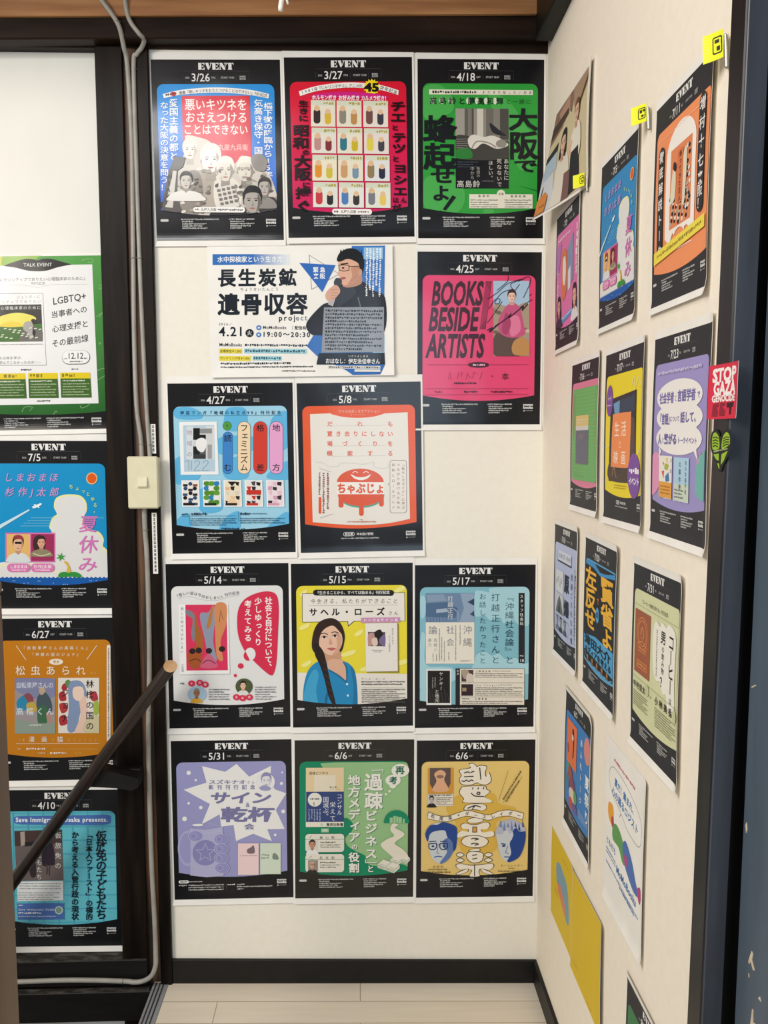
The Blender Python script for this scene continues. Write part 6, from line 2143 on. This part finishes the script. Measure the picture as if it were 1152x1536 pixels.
def poster_yellow_side():
    s = side_poster('bright yellow poster dated 7/17 with orange card and purple ovals', 0.6094, 1.3617, 0.0078, curl_r=.005, off=.0022)
    template(s, '7/17', 'e6d22e', 'FRI', ground=DG, footer='fee')
    s.part('panel_pattern')
    for p in ([(700, 300), (760, 240), (780, 330), (860, 250), (930, 320), (940, 220)], [(60, 780), (160, 760), (240, 820)], [(60, 1080), (180, 1000), (240, 1040), (380, 960)], [(820, 900), (900, 800), (940, 880)]):
        s.line(p, 8, 'efe8b0')
    s.micro(300, 1080, 620, 1120, 2, 'b39a20', .5)
    s.part('photo')
    s.fill([(190, 380), (820, 340), (830, 1060), (150, 1060)], '39343c')
    s.fill([(260, 420), (420, 400), (420, 520), (300, 520)], '6f9ac0')
    s.fill([(420, 400), (780, 380), (790, 500), (430, 520)], '3a4558')
    s.blob([(640, 620), (780, 560), (800, 860), (700, 900)], '5c4a44')
    s.blob([(180, 900), (400, 960), (620, 940), (800, 980), (800, 1050), (170, 1050)], '4c4038')
    s.line([(250, 1020), (290, 940), (360, 1030)], 8, 'b98a50', sub=3)
    s.part('title_card')
    s.fill(smooth_path([(250, 540), (300, 508), (660, 505), (712, 540), (690, 900), (650, 940), (260, 940), (220, 900)], 4, True), 'ea8d55')
    s.text('生活', 300, 570, 120, 'f3e3d0', 300, b=.006)
    s.vtext('と', 450, 720, 66, 'f3e3d0')
    s.text('映画', 285, 806, 110, 'f3e3d0', 310, b=.006)
    s.part('purple_oval')
    s.ell(150, 390, 86, 130, '7b519c')
    s.text('トーク', 98, 350, 44, 'e6dcec', 104, b=.02)
    s.micro(90, 420, 210, 436, 1, 'd6c6e0', .7, False)
    s.part('purple_oval')
    s.ell(800, 1000, 150, 175, '7b519c')
    s.micro(690, 935, 910, 985, 1, 'f2ecf4', .9, False)
    s.text('イベント', 680, 1010, 60, 'f2ecf4', 240, b=.03)
    s.build()


def poster_violet_side():
    s = side_poster('violet poster dated 7/23 with white speech bubbles, tucked against the door frame', 0.8450, 1.3588, -0.0098, curl_r=.004, off=.0012)
    template(s, '7/23', '9a91c6', 'THU', ground=DG)
    s.part('panel_pattern')
    s.blob([(20, 850), (140, 800), (190, 900), (170, 1040), (20, 1100)], 'd894b8')
    s.blob([(820, 870), (880, 800), (1000, 780), (1000, 1060), (820, 1050)], '6fb0a8')
    s.line([(820, 860), (840, 800), (850, 850), (880, 780)], 8, 'd894b8')
    s.part('speech_bubble')
    for x, y, rx, ry in ((490, 420, 390, 115), (500, 560, 395, 105), (500, 700, 395, 110)):
        s.ell(x, y, rx, ry, 'e9e5e2')
    s.fill([(170, 760), (210, 790), (160, 840)], 'e9e5e2')
    s.fill([(760, 770), (810, 760), (840, 840)], 'e9e5e2')
    V = '6f66a6'
    s.text('社会学者', 150, 385, 76, V, 265, b=.03)
    s.text('と', 425, 405, 46, V, 44)
    s.text('言語学者', 475, 380, 76, V, 300, b=.03)
    s.text('で', 800, 400, 46, V, 44, b=.02)
    s.text('「言語」', 140, 530, 74, V, 250, b=.03)
    s.text('について', 360, 548, 40, V, 165, b=.012)
    s.text('話して、', 540, 525, 70, V, 300, b=.026)
    s.text('人', 145, 672, 70, V, 66, b=.03)
    s.text('と', 220, 690, 42, V, 40)
    s.text('繋がる', 262, 668, 72, V, 230, b=.03)
    s.text('トークイベント', 505, 690, 42, V, 320, b=.014)
    s.part('book_cover')
    s.rect(180, 820, 420, 1070, 'e4e0d8')
    s.rect(180, 1000, 420, 1110, 'dba048')
    for pts, c in (([(300, 840), (340, 830), (350, 880)], 'd9c04a'), ([(290, 870), (370, 880), (340, 920), (280, 910)], 'a9b04a'), ([(230, 930), (280, 920), (270, 980)], 'c9544a'), ([(300, 960), (360, 930), (380, 990), (310, 1000)], '3f78b0'), ([(240, 870), (270, 860), (280, 890)], 'd98a4a')):
        s.fill(pts, c, up=False)
    s.vtext('言葉', 400, 835, 26, '55505c', 100)
    s.micro(210, 1020, 390, 1090, 3, 'b06a20', .5)
    s.part('book_cover')
    s.rect(455, 825, 710, 1115, 'a9cbe0')
    s.rect(455, 1000, 710, 1115, 'c4d0c0', up=False)
    s.vtext('ある言語学者', 660, 840, 30, '2c3a46', 220, b=.012)
    s.vtext('の事件簿', 560, 850, 40, '2c3a46', 190, b=.012)
    s.micro(470, 1030, 620, 1100, 3, '3c464c', .5)
    s.part('header_note')
    s.micro(110, 235, 860, 262, 1, 'c9c2e0', .8, False)
    s.micro(280, 1105, 420, 1120, 1, 'd9d4e8', .6, False)
    s.micro(560, 1105, 700, 1120, 1, 'd9d4e8', .6, False)
    s.build()


def poster_pale_blue_side():
    s = side_poster('pale blue poster dated 7/18 with grey photographs, left of the black and yellow one', 0.2466, 1.0307, 0.0053, curl_r=.006, curl_t=.003)
    template(s, '7/18', 'b4bfde', 'SAT', ground=DG)
    s.part('title_box')
    s.rect(170, 262, 740, 380, '3a3e4c')
    s.rect(180, 256, 730, 362, 'ccd3e4')
    s.text('SINCE 1945', 215, 288, 42, '3a3e4c', 480, b=.02)
    s.part('headline')
    s.vtext('原', 560, 470, 190, '2c303c', b=.03, w=180)
    s.vtext('爆', 560, 740, 170, '2c303c', b=.03, w=180)
    s.vtext('見過ごされた記憶', 760, 440, 62, '3a4050', 700, b=.01)
    s.line([(850, 380), (930, 400), (930, 1120), (850, 1110)], 4, '4a5264', closed=True)
    s.micro(870, 430, 915, 1080, 1, '4a5264', .7, False, vertical=True)
    s.part('photo')
    s.rect(120, 470, 430, 700, 'd4d8dc')
    for x, y in ((160, 560), (230, 530), (300, 580), (350, 540)):
        s.vtext('記', x, y, 60, '5a5e66')
    s.part('photo')
    s.rect(110, 720, 450, 930, 'c9ccd0')
    s.fill([(120, 925), (200, 800), (280, 730), (360, 800), (440, 925)], '6c7076')
    s.fill([(200, 925), (280, 780), (330, 925)], '45484e')
    s.part('profile_box')
    s.line([(110, 960), (640, 960), (640, 1110), (110, 1110)], 4, '4a5264', closed=True)
    for x, c in ((180, '7c8088'), (330, '3c4048'), (500, '5c6068')):
        s.face(x, 1010, 60, 'b0b3b8', c, '8c9096', shirt=c, ink='33363c')
    s.build()


def poster_left_side():
    s = side_poster('black poster dated 7/20 with big slanted yellow brush characters', 0.4967, 1.0273, -0.0194, curl_r=.005, curl_t=.003, off=.0024)
    template(s, '7/20', '5fa8d4', 'MON', ground=DG)
    s.part('panel_pattern')
    s.rect(52, 196, 940, 1126, '1f2024', 44)
    s.fill([(52, 196), (330, 196), (500, 250), (640, 240), (940, 196), (940, 236), (640, 270), (500, 280), (300, 240), (52, 236)], '3f8fc6')
    s.fill([(52, 900), (400, 850), (940, 860), (940, 1080), (52, 1040)], '4f9fd0')
    s.line([(60, 1060), (300, 1140), (700, 1150), (930, 1100)], 8, '5fa8d4', sub=4)
    Y = 'e8b23a'
    s.part('headline')
    for t, x, y, h, w in (('賢', 720, 270, 210, 360), ('省', 740, 490, 190, 340), ('よ', 760, 690, 170, 320)):
        s.vtext(t, x, y, h, Y, b=.03, w=w, sl=-.1)
    for t, x, y, h, w in (('左', 235, 250, 180, 330), ('反', 240, 440, 190, 340), ('せ', 245, 640, 170, 320)):
        s.vtext(t, x, y, h, Y, b=.03, w=w, sl=-.1)
    s.vtext('で', 470, 480, 60, 'e0763a', b=.02)
    s.ell(465, 640, 50, 70, '4f9fd0')
    s.text('緊急', 428, 610, 52, '1f2024', 74, b=.02)
    s.part('speaker_name')
    s.text('津田大介', 70, 885, 92, '17181c', 800, b=.03, stretch=True)
    s.text('メディアを考える', 70, 990, 62, '17181c', 820, b=.03, stretch=True)
    s.part('figures')
    for k in range(5):
        x = 180 + 150 * k
        s.ell(x, 1092, 24, 24, 'a9784c', n=14)
        s.blob([(x - 40, 1130), (x - 20, 1108), (x + 20, 1108), (x + 40, 1130)], '7a5a3a', up=False)
    s.build()


def poster_coffee_side():
    s = side_poster('sage green poster dated 7/31 with brown book and white cloud bubble', 0.7761, 1.0198, 0.0005, curl_r=.006, curl_t=.003)
    template(s, '7/31', 'd0d3a8', 'FRI', ground=DG)
    K, L = '2c2a26', '8f9370'
    s.part('panel_rules')
    for y in (300, 860):
        s.line([(41, y), (951, y)], 3, L)
    s.text('『コーヒーを飲む男たち』刊行記念', 200, 246, 30, '55563f', 540, b=.008)
    s.part('book_cover')
    s.rect(80, 335, 410, 820, '9c5a40')
    OR = 'd98f4e'
    for r in (120, 96, 40):
        s.line([(245 + r * .9 * math.cos(t), 500 + r * math.sin(t)) for t in np.linspace(0, 2 * PI, 25)], 6, OR, closed=True)
    s.line([(150, 590), (245, 560), (340, 590), (330, 620), (160, 620)], 6, OR, closed=True)
    s.line([(160, 640), (330, 640)], 6, OR)
    s.line([(215, 520), (245, 450), (275, 520)], 6, OR, sub=4)
    s.line([(140, 720), (350, 720), (350, 770), (140, 770)], 6, OR, closed=True)
    s.micro(160, 732, 330, 760, 1, OR, .8, False)
    s.part('cloud_bubble')
    s.blob([(480, 400), (530, 340), (600, 370), (640, 330), (720, 350), (760, 320), (860, 340), (900, 420), (890, 700), (900, 860), (850, 920), (770, 900), (740, 820), (680, 830), (620, 760), (560, 770), (500, 720), (470, 560)], 'e8e5da')
    s.part('headline')
    s.vtext('コーヒー', 820, 375, 110, K, 420, b=.02, w=96)
    s.vtext('は', 822, 815, 46, K, b=.02)
    s.vtext('男', 672, 385, 92, K, b=.02)
    s.vtext('の飲み物', 672, 492, 46, K, 200, b=.01)
    s.vtext('？', 672, 710, 84, K, b=.02)
    s.micro(540, 400, 566, 740, 1, '77756a', .6, False, vertical=True)
    s.part('speaker_names')
    s.text('中村佳太', 70, 890, 54, K, 260, b=.02)
    s.text('×', 430, 910, 34, K, 36)
    s.text('小林美香', 530, 885, 60, K, 330, b=.02)
    s.micro(70, 965, 390, 1090, 7, '5c5b48', .42)
    s.micro(530, 965, 930, 1110, 8, '5c5b48', .42)
    s.ell(370, 900, 40, 44, 'c0c49a')
    s.ell(905, 920, 40, 44, 'c0c49a')
    s.build()


def poster_blue_side():
    s = side_poster('blue poster dated 8/7 with orange card, above the yellow sheets', 0.3628, 0.6888, -0.0172, curl_r=.006, curl_t=.005)
    template(s, '8/7', '3f7fbf', 'FRI', ground=DG, dx0=334, dx1=440)
    s.part('orange_card')
    s.rect(110, 250, 470, 700, 'e0764a')
    s.blob([(300, 330), (350, 300), (380, 400), (370, 560), (330, 600), (340, 460)], '26242a')
    s.blob([(310, 360), (350, 380), (340, 420), (300, 410)], 'e6dcd0')
    s.blob([(130, 520), (180, 500), (200, 580), (150, 600)], 'b04a30')
    s.part('headline')
    s.vtext('あふれトーク', 640, 290, 70, 'e9eef2', 640, b=.016)
    s.vtext('夏祭り', 860, 560, 130, 'e9eef2', 470, b=.024)
    s.part('pink_disc')
    s.ell(840, 330, 110, 130, 'd98a80')
    s.part('artwork')
    for x, y, rx, ry, c in ((180, 760, 60, 60, '4fa07c'), (260, 800, 90, 90, 'a0524a'), (330, 880, 100, 80, '8c4a62'), (160, 900, 60, 70, '3f7f9c'), (340, 990, 120, 80, 'd9c8b8'), (450, 960, 60, 70, '5c9a6a'), (300, 1080, 90, 60, 'c4504e'), (430, 1080, 100, 50, '6a5a9c')):
        s.ell(x, y, rx, ry, c, n=18)
    s.micro(560, 1010, 900, 1090, 4, 'b9cfe6', .4)
    s.build()


def poster_dark_green_side():
    s = side_poster('dark poster with green panel at the foot of the right wall, cut off below', 0.7870, 0.3360, 0.0, curl_r=.006, curl_t=.004)
    template(s, '8/8', '3f7a50', 'SAT', ground=DG, dx0=334, dx1=440)
    s.build()


def photo_poster():
    s = Sheet('photo_poster', 'photo poster of two women in white, hanging crooked at the top of the corner', 'right', 0.2480, 1.9480, -0.030, W=0.285, H=0.214, norm_h=750.0,
              margins=(.006, .006, .006, .006), off=0.0016, curl_r=.010, curl_b=.002, bulge=.003, corner=.045, ink='ink_matte', layer=.00025)
    s.norm()
    s.part('photo', label='beige photograph of two women indoors', window=(0, 0, 1000, 750))
    s.rect(0, 0, 1000, 750, 'cbbf9c')
    s.fill([(0, 0), (560, 0), (520, 160), (440, 120), (300, 190), (0, 250)], '8a6a5c')
    s.fill([(120, 40), (420, 0), (460, 120), (300, 180)], 'b08a78')
    s.fill([(0, 110), (420, 90), (440, 140), (0, 210)], '4c3a36')
    s.fill([(520, 0), (1000, 0), (1000, 30), (700, 190), (560, 130)], 'a58a72')
    s.line([(960, 20), (660, 200)], 18, '4a3a34')
    s.fill([(0, 330), (260, 280), (260, 400), (0, 460)], '2c3038')
    s.fill([(0, 380), (260, 340), (280, 470), (0, 520)], 'a9bccb')
    s.fill([(0, 520), (240, 480), (300, 750), (0, 750)], 'c9cdd4')
    s.fill([(40, 560), (70, 540), (20, 720), (0, 720)], '3c3c40')
    s.blob([(300, 460), (420, 410), (520, 440), (560, 560), (560, 750), (260, 750), (280, 600)], 'd9d4c6')
    s.fill([(470, 560), (580, 560), (590, 750), (450, 750)], '7a5a58')
    s.face(400, 330, 110, 'd9b49c', '26201f', 'b98e78', long=True)
    s.blob([(600, 340), (700, 280), (780, 320), (800, 440), (760, 520), (620, 520), (580, 430)], 'e0dccf')
    s.fill([(600, 460), (760, 450), (780, 720), (590, 740)], '26272e')
    s.line([(620, 380), (580, 430), (610, 470)], 26, 'd3a98e', sub=4)
    s.face(690, 210, 96, 'dab79f', '6c4a38', 'bb917a')
    s.fill([(0, 640), (130, 600), (190, 640), (170, 750), (0, 750)], 'd08440')
    s.part('name_strip')
    s.micro(60, 690, 160, 712, 1, '7a5030', .8, False)
    s.build()


def rainbow_sheet():
    s = Sheet('handmade_flyer', 'white flyer with oval speech bubble and bright coloured shapes, below the coffee poster', 'right', 0.6530, 0.6870, -0.012, W=0.210, H=0.297, norm_h=1414.0, margins=(0, 0, 0, 0), off=0.0010,
              curl_r=.005, curl_b=.004, bulge=.0015, ink='ink_matte')
    s.norm()
    s.part('top_line')
    s.micro(200, 120, 720, 150, 1, 'b0485a', .8, False, rot=3)
    BL = '3f74b0'
    s.part('speech_bubble')
    s.line(smooth_path([(120, 240), (250, 200), (560, 230), (850, 330), (890, 470), (830, 560), (600, 560), (480, 520), (420, 500), (380, 540), (400, 490), (180, 430), (90, 330)], 6, True), 5, '6a6a6c', closed=True)
    s.text('夏だ！集まれ、', 230, 270, 70, BL, 520, b=.024, rot=4)
    s.text('心の踊るロジスト', 170, 365, 74, BL, 650, b=.024, rot=4)
    s.part('coloured_shapes')
    for pts, c in (([(90, 560), (130, 530), (210, 530), (240, 600), (220, 690), (140, 690), (90, 640)], 'e3a03a'), ([(180, 640), (230, 620), (250, 690), (200, 710)], 'a8404a'), ([(220, 700), (300, 640), (420, 660), (520, 740), (560, 850), (480, 870), (380, 800), (230, 800)], '5f9a56'), ([(480, 720), (560, 660), (700, 740), (800, 860), (880, 930), (760, 960), (600, 900), (520, 840)], '4f6fb0'),
                   ([(520, 790), (580, 770), (600, 840), (540, 850)], 'b0487c'), ([(840, 880), (900, 850), (920, 920), (890, 980), (850, 950)], 'b8487c')):
        s.blob(pts, c)
    s.part('foot_lettering')
    s.text('ともだち', 60, 840, 60, BL, 250, b=.012, rot=3)
    s.text('MoMoBooks', 330, 965, 62, BL, 480, b=.02, rot=3)
    s.micro(60, 935, 320, 1000, 2, '6f90bb', .5, rot=3)
    s.micro(60, 1060, 860, 1085, 1, '6f90bb', .7, False, rot=3)
    s.micro(420, 1100, 780, 1125, 1, BL, .8, False, rot=3)
    s.build()


def yellow_sheet(label, u, z, rot, W, H, art, off):
    s = Sheet('yellow_flyer', label, 'right', u, z, rot, W=W, H=H, norm_h=1000.0 * H / W, margins=(0, 0, 0, 0), off=off, curl_r=.004, curl_b=.001, bulge=.001, group=None, ink='ink_matte')
    s.norm()
    s.part('yellow_print')
    s.rect(0, 0, 1000, s.NH, 'd8b828')
    if art:
        s.part('drawing')
        s.blob([(250, 330), (380, 250), (560, 270), (720, 330), (800, 480), (820, 700), (700, 740), (560, 600), (420, 560), (280, 520)], '7d9fae')
        s.blob([(330, 520), (440, 480), (600, 560), (700, 660), (640, 720), (460, 640), (340, 600)], 'd08466')
        s.micro(520, 120, 760, 150, 1, 'a98a20', .6, False)
        s.micro(200, 620, 330, 680, 2, 'a98a20', .5)
    else:
        s.part('faint_lettering')
        s.micro(80, 820, 240, 850, 1, 'b39a24', .6, False)
        s.micro(560, 900, 700, 930, 1, 'b39a24', .6, False)
    s.build()


for fn in (poster_pink_side, poster_summer_side, poster_orange_side, poster_green_side, poster_yellow_side, poster_violet_side, poster_pale_blue_side, poster_left_side, poster_coffee_side, poster_blue_side, poster_dark_green_side, photo_poster, rainbow_sheet):
    fn()
yellow_sheet('yellow flyer with a grey and salmon drawing, left of the plain yellow one', 0.2480, 0.3790, 0.0, 0.196, 0.200, True, .0008)
yellow_sheet('plain yellow flyer overlapping the yellow flyer with the drawing', 0.4480, 0.3760, 0.02, 0.222, 0.210, False, .0040)


# neon tabs pegged over top right corners, standing off the wall
def yellow_tab(u, z, W, H, label):
    t = Sheet('yellow_tab', label, 'right', 0, 0, 0, W=W, H=H, norm_h=1000.0 * H / W, margins=(0, 0, 0, 0), curl_b=.002, curl_r=.003, bulge=.0008, group='neon yellow tabs', cat='tab', paper='tab', ink='ink_matte')
    th = math.radians(-38)
    t.matrix = Matrix.Translation((XR - 0.007 - W / 2 * math.cos(th), -u - W / 2 * math.sin(th), z)) @ Matrix.Rotation(th, 4, 'Z') @ Matrix.Rotation(PI / 2, 4, 'X') @ Matrix.Rotation(0.06, 4, 'Z')
    t.norm()
    h = t.NH
    t.part('yellow_print')
    t.rect(0, 0, 1000, h, 'e2e41c', 120)
    t.part('black_outline')
    t.rect(230, .18 * h, 930, .80 * h, '2a2a1a', 150)
    t.rect(310, .235 * h, 850, .745 * h, 'e2e41c', 90)
    t.micro(380, .28 * h, 860, .48 * h, 1, '2a2a1a', .9, False)
    t.micro(520, .52 * h, 860, .70 * h, 1, '2a2a1a', .9, False)
    r = t.build()
    MB().box(0.0085, 0.0125, -H / 2 - 0.012, H / 2 - 0.006, -0.003, 0.0035, 0.0012).build('clip', 'steel', r)
    return r


yellow_tab(0.3640, 1.8450, 0.013, 0.025, 'neon yellow tab clipped to the pink poster, below the photo poster')
yellow_tab(0.7030, 1.8375, 0.0175, 0.027, 'neon yellow tab clipped to the blue summer poster on the right wall')
yellow_tab(0.9640, 1.8160, 0.0165, 0.033, 'neon yellow tab clipped to the salmon orange poster by the door frame')

# stickers on the door casing (its face is at x = 0.42)
p = Sheet('protest_sticker', 'red square sticker with white lettering stuck on the black door casing', 'right', 1.0270, 1.4090, -0.01, W=0.078, H=0.0625, norm_h=800.0, margins=(0, 0, 0, 0), off=XR - 0.4185, curl_b=.001, curl_r=.003, curl_l=.002, bulge=.0004, cat='sticker', ink='ink_matte')
p.norm()
p.part('red_print')
p.rect(0, 0, 1000, 800, 'd02a45')
p.part('lettering')
p.text('STOP', 110, 60, 190, 'ece6e4', 780, b=.04, stretch=True)
p.text('GAZA', 150, 255, 190, 'ece6e4', 730, b=.04, stretch=True)
p.text('GENOCIDE', 110, 450, 95, 'ece6e4', 770, b=.04, stretch=True)
p.part('dark_print')
p.fill([(150, 580), (330, 560), (340, 620), (270, 630), (330, 700), (300, 770), (130, 760)], '8a1c30')
p.fill([(380, 565), (560, 565), (560, 610), (450, 620), (560, 680), (560, 760), (370, 755)], '8a1c30')
p.fill([(600, 570), (850, 565), (830, 630), (770, 635), (760, 740), (700, 740), (690, 640), (610, 640)], '33141c')
p.build()

h = Sheet('leaf_sticker', 'green and black heart-shaped sticker under the red one on the casing', 'right', 1.0200, 1.3420, 0.0, W=0.060, H=0.052, norm_h=870.0, margins=(-0.018, -0.018, -0.020, -0.018), off=XR - 0.4188, curl_b=0, bulge=0, cat='sticker', ink='ink_matte')
h.norm()
h.part('black_shape')
HEART = [(500, 860), (330, 700), (120, 480), (40, 280), (90, 100), (260, 30), (420, 90), (500, 180), (590, 90), (760, 20), (930, 110), (970, 300), (880, 500), (680, 700)]
h.blob(HEART, '1c211b')
h.part('green_shapes')
GN = '93b52f'
h.blob([(110, 270), (150, 130), (260, 90), (380, 150), (440, 240), (440, 400), (170, 430)], GN)
h.blob([(570, 240), (640, 140), (760, 90), (880, 160), (900, 290), (860, 340), (570, 410)], GN)
h.fill([(190, 520), (440, 500), (450, 640), (330, 620)], GN)
h.fill([(560, 510), (830, 440), (660, 640), (540, 720)], GN)
h.fill([(380, 690), (470, 690), (500, 800), (450, 780)], GN)
for k in range(4):
    h.line([(150, 200 + 55 * k), (280, 180 + 55 * k), (400, 210 + 55 * k)], 20, '1c211b', up=(k == 0))
    h.line([(600, 220 + 48 * k), (740, 180 + 48 * k), (870, 190 + 44 * k)], 20, '1c211b')
h.micro(200, 445, 830, 490, 1, 'aebf8a', .7, False, rot=-6)
h.build()


# two white label tapes on the post strip, lettering too small to read
def tape(z0, z1, x0, x1, label):
    W, H = 0.0115, z0 - z1
    t = Sheet('label_tape', label, 'back', (x0 + x1) / 2, (z0 + z1) / 2, math.atan2(x1 - x0, z0 - z1), W=W, H=H, norm_h=1000.0 * H / W, margins=(0, 0, 0, 0), off=0.0136, curl_b=0, bulge=0, cat='label')
    t.norm()
    t.part('tape_lettering')
    n = int(H / W * 1.25)
    rnd = random.Random(n)
    pitch = (t.NH - 500) / n
    for k in range(n):
        y = 250 + pitch * k
        for q in range(3):
            t.fill([(250 + rnd.uniform(0, 120), y + q * pitch * .27), (750 - rnd.uniform(0, 120), y + q * pitch * .27), (750, y + q * pitch * .27 + pitch * .14), (250, y + q * pitch * .27 + pitch * .14)], '4a4a48', up=False)
        t.fill([(440, y), (560, y), (560, y + pitch * .72), (440, y + pitch * .72)], '4a4a48', up=False)
    t.build()


tape(1.396, 1.328, -0.4722, -0.4722, 'short white label tape above the switch on the post')
tape(1.190, 1.046, -0.4748, -0.4748, 'long white label tape below the switch on the post')

bpy.data.objects.remove(_go)
bpy.data.curves.remove(_cu)
